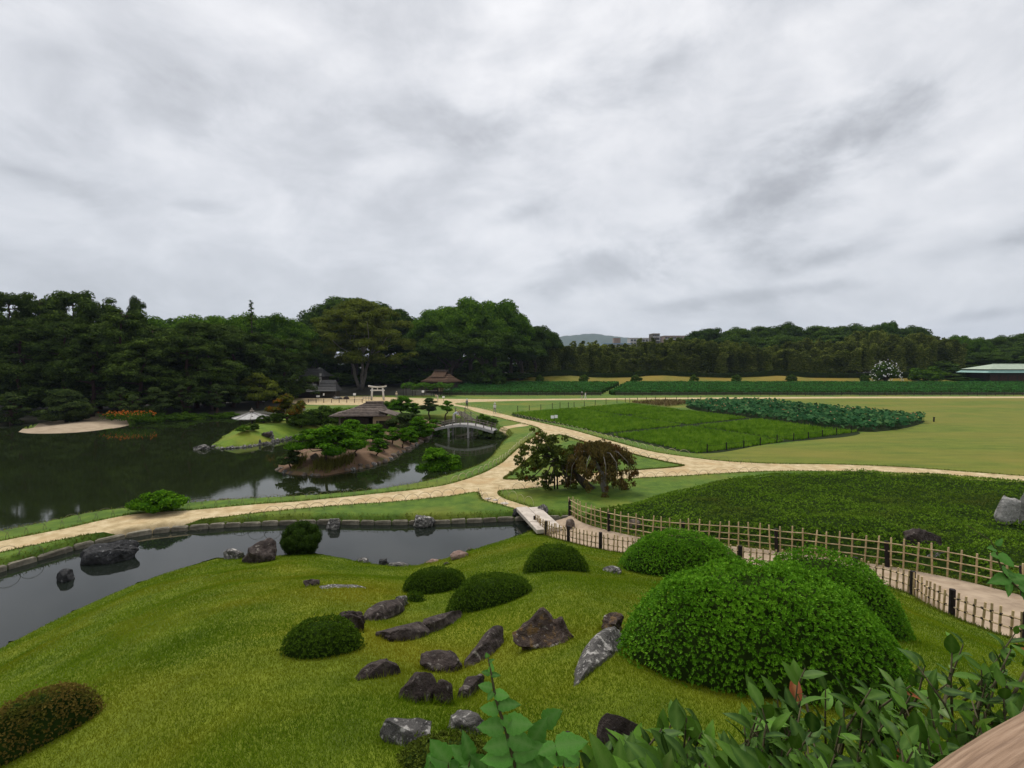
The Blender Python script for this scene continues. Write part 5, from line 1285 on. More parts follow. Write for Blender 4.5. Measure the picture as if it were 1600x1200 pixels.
def shrine():
    y = 126.0; p = at_depth(492, 612, y); x = p[0]; z = gz(x, y); k = y / FPX
    root = thing('shrine_hall', 'dark shrine hall with a steep tiled roof in the shade of the wood', 'shrine', (x, y, z))
    H = at_depth(492, 588, y)[2] - z
    MB().box((0, 0, H * .5), (42 * k * .8, 5, H)).build('wall', M['dark_wood'], root)
    hip_roof(root, 46 * k, 7.5, H, at_depth(492, 576, y)[2] - z - H, 24 * k, M['tile'], 5, board='tile_course')
    for i in range(4): MB().tube([(-15 * k + i * 10 * k, -3.2, 0), (-15 * k + i * 10 * k, -3.2, H)], .14, 7).build('pillar', M['old_wood'], root)
    MB().tube([(17 * k, -3.4, -.1), (17 * k, -3.4, at_depth(509, 583, y)[2] - z)], .3, 8).build('corner_pillar', M['grey_wood'], root)
    y2 = 116.0
    for j, (u0, u1, vt, ve, lb) in enumerate([(462, 500, 600, 612, 'low dark tiled outbuilding below the shrine hall'), (498, 530, 594, 611, 'dark outbuilding with a curved tiled roof beside the shrine hall')]):
        a, b = at_depth(u0, ve, y2), at_depth(u1, ve, y2); zz = gz((a[0] + b[0]) / 2, y2)
        r2 = thing('shrine_outbuilding', lb, 'outbuilding', ((a[0] + b[0]) / 2, y2, zz)); W = b[0] - a[0]
        MB().box((0, 0, (a[2] - zz) / 2), (W * .85, 3, a[2] - zz)).build('wall', M['dark_wood'], r2)
        hip_roof(r2, W, 4.6, a[2] - zz, at_depth(u0, vt, y2)[2] - a[2], W * .7, M['tile'], 4, board='tile_course')
shrine()
def rail_fence():
    y = 101.0; a, b = at_depth(482, 632, y), at_depth(566, 632, y); z = gz(a[0], y); L = b[0] - a[0]
    root = thing('rail_fence', 'low wooden rail fence along the sand before the shrine', 'fence', (a[0], y, z))
    for i in range(8): MB().box((L * i / 7, 0, .3), (.1, .1, .8)).build('post', M['dark_wood'], root)
    for zz in (.62, .32): MB().box((L / 2, -.07, zz), (L, .05, .07)).build('rail', M['old_wood'], root)
rail_fence()
def teahouse():
    y = 152.0; k = y / FPX; p = at_depth(1575, 603, y); x = p[0]; z = gz(x, y)
    root = thing('green_roofed_house', 'dark timber house with two-tier green copper roof at the far right', 'house', (x, y, z))
    W = 118 * k; H = at_depth(1575, 582, y)[2] - z
    MB().box((0, 0, H / 2), (W * .82, 8, H)).build('wall', M['dark_wood'], root)
    for i in range(7): MB().box((-W * .36 + i * W * .12, -4.05, H * .42), (W * .1, .08, H * .6)).build('shutter', M['bark_red'], root)
    def frustum(z0, z1, w0, w1, d0, d1, nm, mat):
        V = [(sx * w / 2, sy * d / 2, zz) for zz, w, d in ((z0, w0, d0), (z1, w1, d1)) for sx, sy in ((-1, -1), (1, -1), (1, 1), (-1, 1))]
        MB().add(V, [(3, 2, 1, 0), (4, 5, 6, 7), (0, 1, 5, 4), (1, 2, 6, 5), (2, 3, 7, 6), (3, 0, 4, 7)]).build(nm, mat, root)
    z1 = at_depth(1575, 577.5, y)[2] - z; z2 = at_depth(1575, 569, y)[2] - z
    frustum(H, z1, W, W * .86, 10.5, 8.6, 'lower_roof', M['copper_edge'])
    frustum(z1 + .15, z2, W * .92, W * .40, 9.2, 1.2, 'upper_roof', M['copper'])
    MB().box((0, 0, z2 + .06), (W * .42, .7, .25)).build('ridge', M['copper'], root)
    MB().box((0, 0, z1 + .07), (W * .9, 9.0, .16)).build('roof_gap', M['dark_wood'], root)
teahouse()
def apartment(u0, u1, vt, y, label, mat, floors, bays, name='apartment_block', vb=560):
    a, b = at_depth(u0, vt, y), at_depth(u1, vt, y); W = b[0] - a[0]; H = a[2]
    root = thing(name, label, 'building', ((a[0] + b[0]) / 2, y, 0))
    MB().box((0, 6, H / 2), (W, 12, H)).build('wall', mat, root)
    fh = 3.0
    for f in range(floors):
        zc = H - 1.9 - f * fh
        for i in range(bays):
            xc = -W / 2 + W * (i + .5) / bays
            wd = MB().box((xc, -.06, zc), (W / bays * .72, .1, 1.8)).build('window', M['glass'], root); MB().box((xc, -.12, zc), (.12, .06, 1.8)).build('mullion', M['pale_wall'], wd)
            if bays < 8: MB().box((xc, -.75, zc - .85), (W / bays * .86, 1.3, .9)).build('balcony', M['pale_wall'], root)
    MB().box((0, 6, H + .2), (W + .4, 12.4, .4)).build('parapet', M['pale_wall'], root)
    return root, W, H
M['glass'] = surf('dark_window_glass', [(0, (0.03, 0.035, 0.04)), (1, (0.06, 0.065, 0.07))], 1, .2, .5)
M['pale_wall'] = surf('pale_wall', [(0.3, (0.42, 0.41, 0.39)), (0.7, (0.5, 0.49, 0.47))], .3, .9, .2)
M['pink_wall'] = surf('brick_tile_wall', [(0.3, (0.24, 0.18, 0.15)), (0.7, (0.3, 0.23, 0.19))], .3, .9, .2)
M['blue_roof'] = surf('blue_roof', [(0.3, (0.18, 0.26, 0.36)), (0.7, (0.22, 0.32, 0.42))], .3, .7, .3)
apartment(1038, 1088, 525, 420, 'apartment block with rows of balconies beside the right-hand wood', M['pink_wall'], 6, 5)
apartment(985, 1022, 528.5, 460, 'white flat-roofed block rising above the bamboo', M['pale_wall'], 5, 8)
_r, _W, _H = apartment(1020, 1031, 521.5, 430, 'narrow grey tower block between two blocks above the bamboo', M['stone'], 6, 2, 'tower_block')
def blue_hall():
    y = 380.0; a, b = at_depth(944, 538, y), at_depth(985, 538, y); root = thing('blue_roofed_hall', 'low hall with pale blue roof just over the bamboo tops', 'building', ((a[0] + b[0]) / 2, y, 0)); W = b[0] - a[0]
    MB().box((0, 5, a[2] / 2), (W, 10, a[2])).build('wall', M['pale_wall'], root); MB().box((0, 5, a[2] + .4), (W + 1, 11, .8)).build('roof', M['blue_roof'], root)
    MB().box((W * .0, 3, a[2] + 2.5), (5, 5, 4.5)).build('roof_housing', M['pink_wall'], root)
blue_hall()
def mountain():
    y = 4200.0; root_v = []
    us = np.linspace(820, 1120, 61)
    sil = np.interp(us, [820, 862, 880, 905, 918, 932, 945, 960, 985, 1000, 1040, 1120], [545, 530, 525, 523, 521.2, 521.5, 523.5, 525.5, 528, 528, 532, 545])
    V, F = [], []
    for i, (u, v) in enumerate(zip(us, sil)):
        t = at_depth(u, v + .35 * math.sin(i * 2.3) + .2 * math.sin(i * 5.1), y); x = t[0]
        for j in range(9):
            f = j / 8; V.append((x * (1 - .12 * (1 - f)), y - 900 * (1 - f), t[2] * (1 - (1 - f) ** 1.6) + 14 * math.sin(i * 1.7 + j * 2) * f * (1 - f)))
        V.append((x, y + 900, -5))
    for i in range(60):
        for j in range(9): F.append((i * 10 + j, (i + 1) * 10 + j, (i + 1) * 10 + j + 1, i * 10 + j + 1))
    M['mountain'] = surf('wooded_mountain', [(0.3, (0.030, 0.048, 0.022)), (0.7, (0.055, 0.075, 0.035))], .02, .95, .1, 0, coord='world')
    o = link_mesh('mountain', np_mesh('mountain', V, F, M['mountain'], smooth=True)); o['kind'] = 'structure'
mountain()
# ------------------------------------------------------------------ arched bridge
M['beam'] = surf('pale_grey_beam', [(0.3, (0.26, 0.25, 0.24)), (0.7, (0.42, 0.41, 0.39))], 3, .85, .15)
def arched_bridge():
    y = 57.5; A, B = at_depth(684, 668, y), at_depth(776, 671, y - 1.5)
    x0, x1 = A[0], B[0]; L = x1 - x0
    root = thing('arched_bridge', 'grey arched wooden footbridge with railings over the pond', 'bridge', (x0, y, 0), rz=math.atan2(B[1] - A[1], L))
    def z(t): return 0.34 + .66 * math.sin(math.pi * min(max(t * .92 + .06, 0), 1)) ** 1.0
    wd = 1.7
    n = 26
    for i in range(n):
        t = (i + .5) / n; s = math.atan2(z(t + .02) - z(t - .02), .04 * L)
        MB().box((t * L, 0, z(t)), (L / n * .93, wd, .07), ry=-s).build('plank', M['grey_wood'], root)
    for sy in (-1, 1):
        pts = [(t * L, sy * wd * .5, z(t) - .12) for t in np.linspace(0, 1, 15)]
        mb = MB()
        for i in range(14):
            p, q = pts[i], pts[i + 1]; s = math.atan2(q[2] - p[2], q[0] - p[0]); mb.box(((p[0] + q[0]) / 2, p[1] + sy * .055, (p[2] + q[2]) / 2), (math.hypot(q[0] - p[0], q[2] - p[2]) * 1.04, .09, .24), ry=-s)
        mb.build('side_beam', M['beam'], root)
        for h in (.32, .55):
            MB().tube([(t * L, sy * wd * .46, z(t) + h) for t in np.linspace(0.02, .98, 15)], .03, 6).build('rail', M['old_wood'], root)
        for i in range(8):
            t = .03 + .94 * i / 7; MB().box((t * L, sy * wd * .46, z(t) + .28), (.09, .09, .66)).build('railing_post', M['old_wood'], root)
    for t in (.23, .57):
        for sy in (-1, 1): MB().tube([(t * L, sy * wd * .42, -1.2), (t * L, sy * wd * .42, z(t) - .1)], .13, 8).build('pier', M['grey_wood'], root)
        MB().box((t * L, 0, z(t) - .28), (.18, wd * 1.1, .2)).build('crossbeam', M['grey_wood'], root)
        MB().box((t * L, 0, .05), (.1, wd * .9, .12)).build('tie_beam', M['grey_wood'], root)
arched_bridge()
def ramp_bridge():
    y = 66.0; a, b = at_depth(719, 647, y + 3), at_depth(738, 660, y); za, zb = 1.15, .35
    root = thing('ramp_bridge', 'short sloping wooden walkway behind the arched bridge', 'footbridge', (b[0], b[1], 0))
    d = np.array([a[0] - b[0], a[1] - b[1]])
    for i in range(9):
        t = i / 8; MB().box((d[0] * t, d[1] * t, zb + (za - zb) * t), (1.3, .42, .08), rz=math.atan2(d[1], d[0]) - math.pi / 2).build('plank', M['old_wood'], root)
    for s in (-.65, .65):
        for h in (.3, .6): MB().tube([(s, 0, zb + h), (d[0] + s, d[1], za + h)], .035, 6).build('rail', M['old_wood'], root)
        for t in (0, .5, 1): MB().box((d[0] * t + s, d[1] * t, (zb + (za - zb) * t) / 2), (.1, .1, zb + (za - zb) * t + 1.3)).build('post', M['old_wood'], root)
ramp_bridge()
# ------------------------------------------------------------------ clipped azaleas
M['f_az'] = foliage('azalea_leaves', (0.038, 0.11, 0.006), (0.092, 0.245, 0.010), (0.20, 0.41, 0.026), 2.2, rough=.5, spec=.06, trans=.25, objvar=.06)
M['f_az_dark'] = foliage('dark_azalea_leaves', (0.028, 0.055, 0.006), (0.058, 0.11, 0.010), (0.10, 0.175, 0.018), 1.6, rough=.55, trans=.2, objvar=.1)
M['f_az_brown'] = foliage('brown_azalea_leaves', (0.085, 0.07, 0.015), (0.145, 0.108, 0.025), (0.22, 0.16, 0.042), 1.6, trans=.2, objvar=.05, accent=(2.2, .55, .68, (.085, .095, .016)))
M['f_az_olive'] = foliage('olive_azalea_leaves', (0.035, 0.05, 0.008), (0.07, 0.095, 0.013), (0.11, 0.145, 0.022), 1.6, trans=.2, objvar=.05)
M['f_massif'] = foliage('azalea_massif_leaves', (0.042, 0.085, 0.009), (0.10, 0.19, 0.015), (0.20, 0.32, 0.03), 0.7, trans=.2, objvar=0, accent=(.22, .52, .72, (.085, .11, .02)))
NOGRASS = []
def dome_pts(n, cx, cy, a, b, H, p=2.4, q=.62, rot=0.0, inset=0.0):
    """points and normals on a clipped dome that follows the slope of the ground"""
    r = np.sqrt(rng.uniform(0, 1, n)); m = int(n * .62)
    r[:m] = 1 - (rng.uniform(0, 1, m) ** 1.4) * .55                     # more on the steep sides
    th = rng.uniform(0, 2 * math.pi, n)
    def f(r, th):
        lx, ly = r * np.cos(th) * a, r * np.sin(th) * b
        x, y = cx + lx * math.cos(rot) - ly * math.sin(rot), cy + lx * math.sin(rot) + ly * math.cos(rot)
        bump = 1 + .10 * waves(x, y, 3.5, 31) + .07 * waves(x, y, 9, 32) + .05 * waves(x, y, 19, 33)
        prof = np.maximum(1 - r ** p, 0) ** q
        g = gz(cx, cy) + (hgt(np.stack([x, y], 1)) - gz(cx, cy)) * (.35 + .65 * r)
        return np.stack([x, y, g + H * prof * bump - inset], 1)
    e = 2e-3
    P = f(r, th); N = np.cross(f(np.maximum(r - e, 0), th) - P, f(r, th + e) - P); N = unit(N); N[N[:, 2] < 0] *= -1
    out = np.stack([P[:, 0] - cx, P[:, 1] - cy, np.zeros(n)], 1); N = unit(N + unit(out) * (r ** 4)[:, None] * .9)
    return P, N
def rosettes(P, N, k, L, W, open_=.9):
    n = len(P); a = unit(np.cross(N, rdir(n))); b = np.cross(N, a); V, F, v = [], [], []
    tv = rng.uniform(0, 1, n)
    for i in range(k):
        t = 2 * math.pi * i / k + rng.uniform(-.35, .35, n); s = rng.uniform(.5, 1.25, n) * open_
        D = unit(N + (a * np.cos(t)[:, None] + b * np.sin(t)[:, None]) * s[:, None]); Nn = unit(N * 1.0 + rdir(n) * .25 - D * .3)
        Vi, Fi = leaf_quads(P, D, Nn, L * rng.uniform(.55, 1.4, n), W * rng.uniform(.8, 1.2, n), .10)
        F.append(Fi + sum(len(x) for x in V)); V.append(Vi); v.append(np.clip(tv * .75 + rng.uniform(0, .3, n), 0, 1))
    return np.concatenate(V), np.concatenate(F), np.concatenate(v)
def azalea(u, v, w_px, vtop, label, mat='f_az_dark', leaf=.03, dens=1.0, depth=.85, k=5, rot=0.0, name='azalea_bush', base=None, p=2.4, q=.62):
    """clipped mound whose front foot shows at (u, v), w_px wide, crown at vtop"""
    f = on_ground(u, v); kx = f[1] / FPX
    a = w_px * kx / 2
    for _ in range(4):
        yc = f[1] + a * depth * .92; a = w_px * yc / FPX / 2
    b = a * depth; cx, cy = (u - CX) / FPX * yc, yc
    g = gz(cx, cy); H = max(.15, at_depth(u, vtop, yc + b * .15)[2] - g)
    root = thing(name, label, 'azalea', (cx, cy, g))
    o3 = np.array([cx, cy, g])
    area = 2 * math.pi * a * b + 2.5 * (a + b) * H
    n = int(area / (leaf * 1.55) ** 2 * dens)
    P, N = dome_pts(n, cx, cy, a, b, H, p, q, rot)
    P2, N2 = dome_pts(n // 2, cx, cy, a * .97, b * .97, H * .97, p, q, rot, leaf * .8)
    lift = rng.uniform(0, 1, len(P)) < .06; P[lift] += N[lift] * leaf * rng.uniform(.5, 2.0, (lift.sum(), 1))
    V, F, vv = rosettes(np.concatenate([P + rng.normal(size=P.shape) * leaf * .25, P2]), np.concatenate([N, N2]), k, leaf, leaf * .42)
    fo = link_mesh('foliage', np_mesh('foliage', V - o3, F, M[mat], vv), root); fo['kind'] = 'stuff'
    # twiggy inside
    R_, T_ = np.meshgrid(np.concatenate([np.linspace(0, .8, 7), [.88, .94, .98, 1.0]]), np.linspace(0, 2 * math.pi, 32, endpoint=False), indexing='ij')
    lx, ly = R_.ravel() * np.cos(T_.ravel()) * a * .95, R_.ravel() * np.sin(T_.ravel()) * b * .95
    x, y = cx + lx * math.cos(rot) - ly * math.sin(rot), cy + lx * math.sin(rot) + ly * math.cos(rot)
    gg = g + (hgt(np.stack([x, y], 1)) - g) * (.35 + .65 * R_.ravel())
    z = gg + H * np.maximum(1 - R_.ravel() ** p, 0) ** q * .92 - leaf * 1.2 - np.where(R_.ravel() > .99, .1, 0)
    Vc = np.stack([x, y, z], 1) - o3
    Fc = np.array([(i * 32 + j, (i + 1) * 32 + j, (i + 1) * 32 + (j + 1) % 32, i * 32 + (j + 1) % 32) for i in range(10) for j in range(32)])
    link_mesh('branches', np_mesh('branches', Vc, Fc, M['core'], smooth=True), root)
    NOGRASS.append((cx, cy, a * .93, b * .93, rot))
    return root
azalea(1196, 1094, 442, 874, 'largest bright green clipped azalea dome in front', 'f_az', .029, 1.1, .74, 6)
azalea(1288, 1000, 264, 857, 'broad bright azalea dome adjoining the largest one on its right', 'f_az', .032, 1.0, .72, 6, p=2.1, q=.75)
azalea(1072, 904, 202, 828, 'dense bright azalea dome in front of the bamboo fence', 'f_az', .042, 1.1, .7)
azalea(870, 892, 104, 850, 'dark clipped azalea mound beside the near bamboo fence', 'f_az_dark', .034, 1.15, .8)
azalea(763, 951, 134, 896, 'wide dark clipped azalea mound in the middle of the lawn', 'f_az_dark', .034, 1.15, .8)
azalea(677, 928, 100, 884, 'dark clipped azalea mound left of the wide one', 'f_az_dark', .034, 1.15, .8)
azalea(646, 941, 30, 924, 'tiny round azalea tucked by the pale-tipped rock', 'f_az_dark', .035, 1.0, .9)
azalea(498, 1029, 126, 962, 'rounded clipped azalea with a brown patch on the left of the lawn', 'f_az_dark', .026, 1.15, .85)
azalea(28, 1186, 190, 1078, 'brownish clipped azalea at the bottom left corner', 'f_az_brown', .024, 1.15, .45, rot=.30)
azalea(705, 1225, 170, 1152, 'olive low azalea at the bottom edge below the pale rocks', 'f_az_olive', .022, 1.0, .8)
def round_shrub():
    b = on_ground(462, 868); k = b[1] / FPX
    o = plant('shrubA', b[0], b[1] + .6, 68 * k, at_depth(462, 814, b[1])[2] - b[2], 'round dark leafy shrub on the near bank of the stream', 'shrub', name='round_shrub')
    c = [ch for ch in o.children if ch.name.startswith('crown')][0]
    # finer leaves than the far shrubs
    W, H = o['dims'][0], o['dims'][1]
    cl = [(np.array([d[0] * W / 2 * .72, d[1] * W / 2 * .72, H * .45 + d[2] * H * .40]), (W * .13, W * .13, W * .12)) for d in rdir(70)] + [(np.array([0, 0, H * .45]), (W * .36, W * .36, H * .36))]
    V, F, v = clump_leaves(cl, 55, .20, .5, core=.8, low=-.9)
    c.data = np_mesh('crown', V, F, M['f_dark'], v)
round_shrub()
# ------------------------------------------------------------------ the long azalea massif behind the far fence
def massif():
    poly = P_massif
    def hh(P):
        d = edge_dist(P, poly); t = np.clip(d / 2.6, 0, 1)
        x, y = P[:, 0], P[:, 1]
        h = (.40 + .52 * sstep(3, 12, x)) * (1 - (1 - t) ** 2.6) ** .8
        return hgt(P) + h + (.24 * waves(x, y, .9, 41) + .13 * waves(x, y, 2.4, 42) + .06 * waves(x, y, 6, 43)) * sstep(0, .3, t), d
    lo, hi = poly.min(0), poly.max(0)
    root = thing('azalea_massif', 'long low mass of clipped dark green azaleas behind the bamboo fence', 'azalea', (12, 24, 0))
    q = rng.uniform(lo, hi, (95000, 2)); q = q[inside(q, poly)]
    dist = np.hypot(q[:, 0], q[:, 1]); q = q[rng.uniform(0, 1, len(q)) < np.clip((18 / dist) ** 1.3, 0, 1)]
    ed = edge_dist(q, poly); e2 = q[ed < 1.2]; q = np.concatenate([q, e2 + rng.normal(size=e2.shape) * .05]); q = q[inside(q, poly)]
    z, d = hh(q); e = .05
    zx, zy = hh(q + [e, 0])[0], hh(q + [0, e])[0]
    N = unit(np.stack([-(zx - z) / e, -(zy - z) / e, np.ones(len(q))], 1))
    P = np.column_stack([q, z]); side = d < .35
    P[side, 2] -= rng.uniform(0, 1, side.sum()) ** .7 * np.maximum(z[side] - hgt(q[side]), 0)
    P += rng.normal(size=P.shape) * [.03, .03, .035]
    V, F, v = rosettes(P, N, 4, .078, .042)
    f = link_mesh('foliage', np_mesh('foliage', V - [12, 24, 0], F, M['f_massif'], v), root); f['kind'] = 'stuff'
    xs = np.arange(lo[0], hi[0], .45); ys = np.arange(lo[1], hi[1], .45); X, Y = np.meshgrid(xs, ys, indexing='ij'); G = np.stack([X.ravel(), Y.ravel()], 1)
    ins = inside(G, poly); z, d = hh(G); z = np.where(ins, z - .09, hgt(G) - .1)
    ny = len(ys); Fc = np.array([(i * ny + j, (i + 1) * ny + j, (i + 1) * ny + j + 1, i * ny + j + 1) for i in range(len(xs) - 1) for j in range(ny - 1) if ins[[i * ny + j, (i + 1) * ny + j, (i + 1) * ny + j + 1, i * ny + j + 1]].any()])
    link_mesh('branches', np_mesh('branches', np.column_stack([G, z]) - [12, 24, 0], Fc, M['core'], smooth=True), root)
massif()
# ------------------------------------------------------------------ maples at the junction of the paths
def maples():
    b = on_plane(922, 764, 0); y = b[1]; k = y / FPX
    def at(u, v, dy=0): return at_depth(u, v, y + dy) - b
    root = thing('leaning_maple', 'leaning green maple with red top, propped on two black posts', 'maple tree', tuple(b))
    mb = MB()
    mb.tube([tuple(at(926, 768)), tuple(at(915, 757)), tuple(at(901, 744)), tuple(at(890, 735)), tuple(at(878, 727, .2)), tuple(at(866, 718, .2))], [.30, .26, .21, .17, .13, .10], 8)
    ends = [(822, 705, 0), (838, 690, .4), (850, 684, -.4), (868, 695, .6), (812, 725, -.3), (836, 742, -.8), (855, 755, -.6), (880, 712, .3), (893, 745, -.9), (846, 715, .8), (862, 735, -1.0), (820, 745, -.2), (886, 752, -.9), (898, 725, -.4)]
    for u, v, dy in ends: limb(at(872, 722, .1), at(u, v + 4, dy), .06, .015, 5, .18, 5, mb)
    mb.build('trunk', M['bark'], root, True)
    cl = []
    for u, v, w in [(845, 678, 14), (838, 690, 22), (862, 688, 22), (850, 700, 34), (822, 702, 20), (812, 712, 14), (832, 716, 26), (868, 706, 30), (885, 705, 24), (846, 722, 30), (868, 726, 26), (820, 728, 16), (815, 740, 12), (826, 748, 16), (850, 742, 18), (852, 756, 14), (886, 722, 26), (895, 740, 14), (888, 752, 16), (900, 758, 14), (878, 740, 12), (856, 768, 8), (832, 735, 14), (893, 712, 20)]:
        for _ in range(8):
            c = at(u + rng.normal() * 6, v + rng.normal() * 5, rng.normal() * .6); r = w * k * rng.uniform(.16, .34); cl.append((c, (r, r, r * .75)))
    V, F, v = clump_leaves(cl, 62, .17, .8, low=-.9, core=.45)
    link_mesh('crown', np_mesh('crown', V, F, M['f_fresh'], v), root)
    for u in (866.5, 871):
        t, f = at(u - .5, 722), at(u, 762 + (u - 866)); MB().tube([tuple(f - [0, 0, .1]), tuple(t)], .055, 7).build('prop_post', M['char'], root)
    MB().tube([tuple(at(860, 724)), tuple(at(876, 723))], .05, 6).build('prop_bar', M['char'], root)
    b2 = on_plane(945, 770, 0); y2 = b2[1]; k2 = y2 / FPX
    def at2(u, v, dy=0): return at_depth(u, v, y2 + dy) - b2
    r2 = thing('weeping_maple', 'reddish brown weeping maple whose branches hang to the grass', 'maple tree', tuple(b2))
    mb = MB()
    top = at2(925, 712, .3)
    limb((0, 0, -.1), at2(938, 735, .2), .22, .15, 5, .1, 7, mb); limb(at2(938, 735, .2), top, .14, .06, 5, .15, 6, mb)
    cx, cy = top[0] + .35, .3; Rx, Ry, Hh = 2.15, 1.9, at2(930, 700)[2]
    for i in range(14):
        a = i * 2.4; e = np.array([cx + math.cos(a) * Rx * .95, cy + math.sin(a) * Ry * .95, Hh * rng.uniform(.1, .5)]); m = np.array([cx + math.cos(a) * Rx * .6, cy + math.sin(a) * Ry * .6, Hh * .93])
        mb.tube([tuple(top), tuple((top + m) / 2 + [0, 0, .15]), tuple(m), tuple((m + e) / 2 + [math.cos(a) * .25, math.sin(a) * .25, .2]), tuple(e)], [.05, .04, .03, .02, .01], 5)
    mb.build('trunk', M['bark_pale'], r2, True)
    cl = []
    for i in range(190):
        th = rng.uniform(0, 6.28); f = rng.uniform(0, 1) ** .8
        r = math.sin(min(f * 1.15, 1) * math.pi / 2) * rng.uniform(.72, 1.03) * (1 + .12 * math.sin(th * 3 + 2)); z = Hh * (1.0 - .93 * f ** 2.2 * rng.uniform(.75, 1.05)) + rng.normal() * .1
        c = np.array([cx + math.cos(th) * r * Rx, cy + math.sin(th) * r * Ry, max(z, .15)])
        if c[0] < top[0] - .6 and c[2] < Hh * .5 and c[1] < .3: continue
        q = rng.uniform(.16, .34); cl.append((c, (q, q, q * rng.uniform(.8, 1.7))))
    V, F, v = clump_leaves(cl, 95, .15, .42, low=-.95, droop=1.1, core=.5)
    n = len(F); v = v * .9
    link_mesh('crown', np_mesh('crown', V, F, M['f_weep'], v), r2)
maples()
o = MB().box((0, 0, .28), (.36, .06, .2), rx=-.4).tube([(0, .02, -.05), (0, .02, .25)], .025, 5).build('name_plate', M['char']); o.location = on_plane(851, 760, 0); tag(o, 'small black plant sign on the grass under the leaning maple', 'sign')

# ------------------------------------------------------------------ bamboo fences
def path3(pts, step):
    q = catmull(np.array(pts)[:, :2], lambda p: .05, False); s = np.concatenate([[0], np.cumsum(np.linalg.norm(np.diff(q, axis=0), axis=1))])
    t = np.arange(0, s[-1], step); return np.stack([np.interp(t, s, q[:, 0]), np.interp(t, s, q[:, 1])], 1)
def bamboo_fence(pts, h, step, rails, post_step, label, knots):
    q = path3(pts, step); z = hgt(q); o = np.array([*q[0], z[0]])
    root = thing('bamboo_fence', label, 'fence', tuple(o)); r = np.random.default_rng(3)
    pm = None
    lines = {rl: [] for rl in rails}
    for i, p in enumerate(q):
        hh = h * r.uniform(.94, 1.05); b = np.array([p[0], p[1], z[i]]) - o
        pk = MB().tube([(0, 0, -.12), (0.0, 0, hh * .5), (0, 0, hh)], [.027, .029, .026], 7).build('picket', M['bamboo'], root)
        pk.location = b + np.array([r.normal() * .012, r.normal() * .012, 0]); pk.rotation_euler = (r.normal() * .03, r.normal() * .03, 0)
        for rl in rails: lines[rl].append(tuple(b + np.array([0, -.035, h * rl + r.normal() * .008])))
        if knots:
            for rl in rails: MB().box(b + np.array([0, -.02, h * rl]), (.04, .07, .045), rz=i).build('rope_knot', M['rope'], root)
    for rl in rails:
        for a in range(0, len(q) - 1, 8):
            seg = lines[rl][a:a + 9]
            if len(seg) > 1: MB().tube(seg, .02, 6).build('rail', M['bamboo'], root, True)
    pq = path3(pts, post_step)
    for p in pq: MB().tube([(p[0] - o[0], p[1] - o[1] - .05, gz(*p) - o[2] - .15), (p[0] - o[0], p[1] - o[1] + (.05 if h > .8 else -.05), gz(*p) - o[2] + h * (.86 if h > .8 else 1.05))], [.075, .07], 9).build('post', M['char'], root)
bamboo_fence(NEAR_FENCE[:-1], .68, .205, (.36, .74), 1.72, 'near bamboo fence with charred posts on the lawn side of the walk', True)
bamboo_fence(FAR_FENCE[:-1], .98, .37, (.28, .55, .82), 3.4, 'far taller bamboo fence with three rails beside the azalea massif', False)
# ------------------------------------------------------------------ bamboo hoops edging the paths
def hoop_mesh(mat, w, h, r):
    mb = MB(); mb.tube([(-w / 2 * math.cos(a), 0, h * math.sin(a) - (.1 if i in (0, 10) else 0)) for i, a in enumerate(np.linspace(0, math.pi, 11))], r, 5)
    me = bpy.data.meshes.new('hoop'); me.from_pydata(mb.v, [], mb.f); me.materials.append(mat); me.polygons.foreach_set('use_smooth', [True] * len(me.polygons)); return me
HOOPS = {'p': hoop_mesh(M['bamboo_pale'], .8, .42, .009), 'd': hoop_mesh(M['bamboo_dark'], .8, .42, .009), 'f': hoop_mesh(M['bamboo_pale'], .95, .42, .018)}
def hoops(px, kind, step, label, group):
    q = catmull(plan(px, 0), lambda p: .1, False); s = np.concatenate([[0], np.cumsum(np.linalg.norm(np.diff(q, axis=0), axis=1))])
    for t in np.arange(0, s[-1] - step, step):
        a, b = [np.array([np.interp(x, s, q[:, 0]), np.interp(x, s, q[:, 1])]) for x in (t, t + step)]; c = (a + b) / 2
        o = link_mesh('bamboo_hoop', HOOPS[kind]); o.location = (c[0], c[1], gz(*c)); o.rotation_euler = (rng.normal() * .06, 0, math.atan2(b[1] - a[1], b[0] - a[0]) + rng.normal() * .05); o.scale = (1, 1, rng.uniform(.88, 1.1))
        tag(o, label, 'hoop', group)
hoops([(-20, 848), (70, 827), (130, 814), (200, 802.5), (300, 793), (400, 786), (500, 779), (575, 772), (640, 763), (700, 754)], 'd', .66, 'bamboo hoop in the edging between the sandy path and the pond', 'hoops along the pond side of the path')
hoops([(-10, 873), (60, 858), (110, 848), (160, 838), (230, 826), (300, 817), (380, 808), (470, 799), (560, 791), (650, 782), (742, 770)], 'd', .72, 'bamboo hoop in the edging between the sandy path and the stream', 'hoops along the stream side of the path')
hoops([(705, 755), (745, 740.5), (778, 724), (808, 699), (840, 673.5)], 'f', .85, 'pale bamboo hoop on the left verge where the path bends to the bridge', 'hoops on the verge towards the bridge')
hoops([(876, 681), (917, 692), (950, 699), (1000, 713), (1060, 725)], 'f', .95, 'pale bamboo hoop on the long edge of the triangular lawn', 'hoops round the triangular lawn')
hoops([(806, 650.5), (900, 672), (1000, 698.5), (1040, 706.5), (1090, 712)], 'f', 1.1, 'pale bamboo hoop along the rice field edge', 'hoops along the rice field')
hoops([(800, 766), (850, 762), (980, 749), (1050, 745.5), (1100, 743), (1200, 738)], 'd', .8, 'bamboo hoop along the near edge of the path right of the maples', 'hoops along the path right of the maples')
hoops([(1095, 716), (1130, 721.5), (1180, 725)], 'd', .8, 'bamboo hoop at the corner of the dry lawn', 'hoops at the corner of the dry lawn')
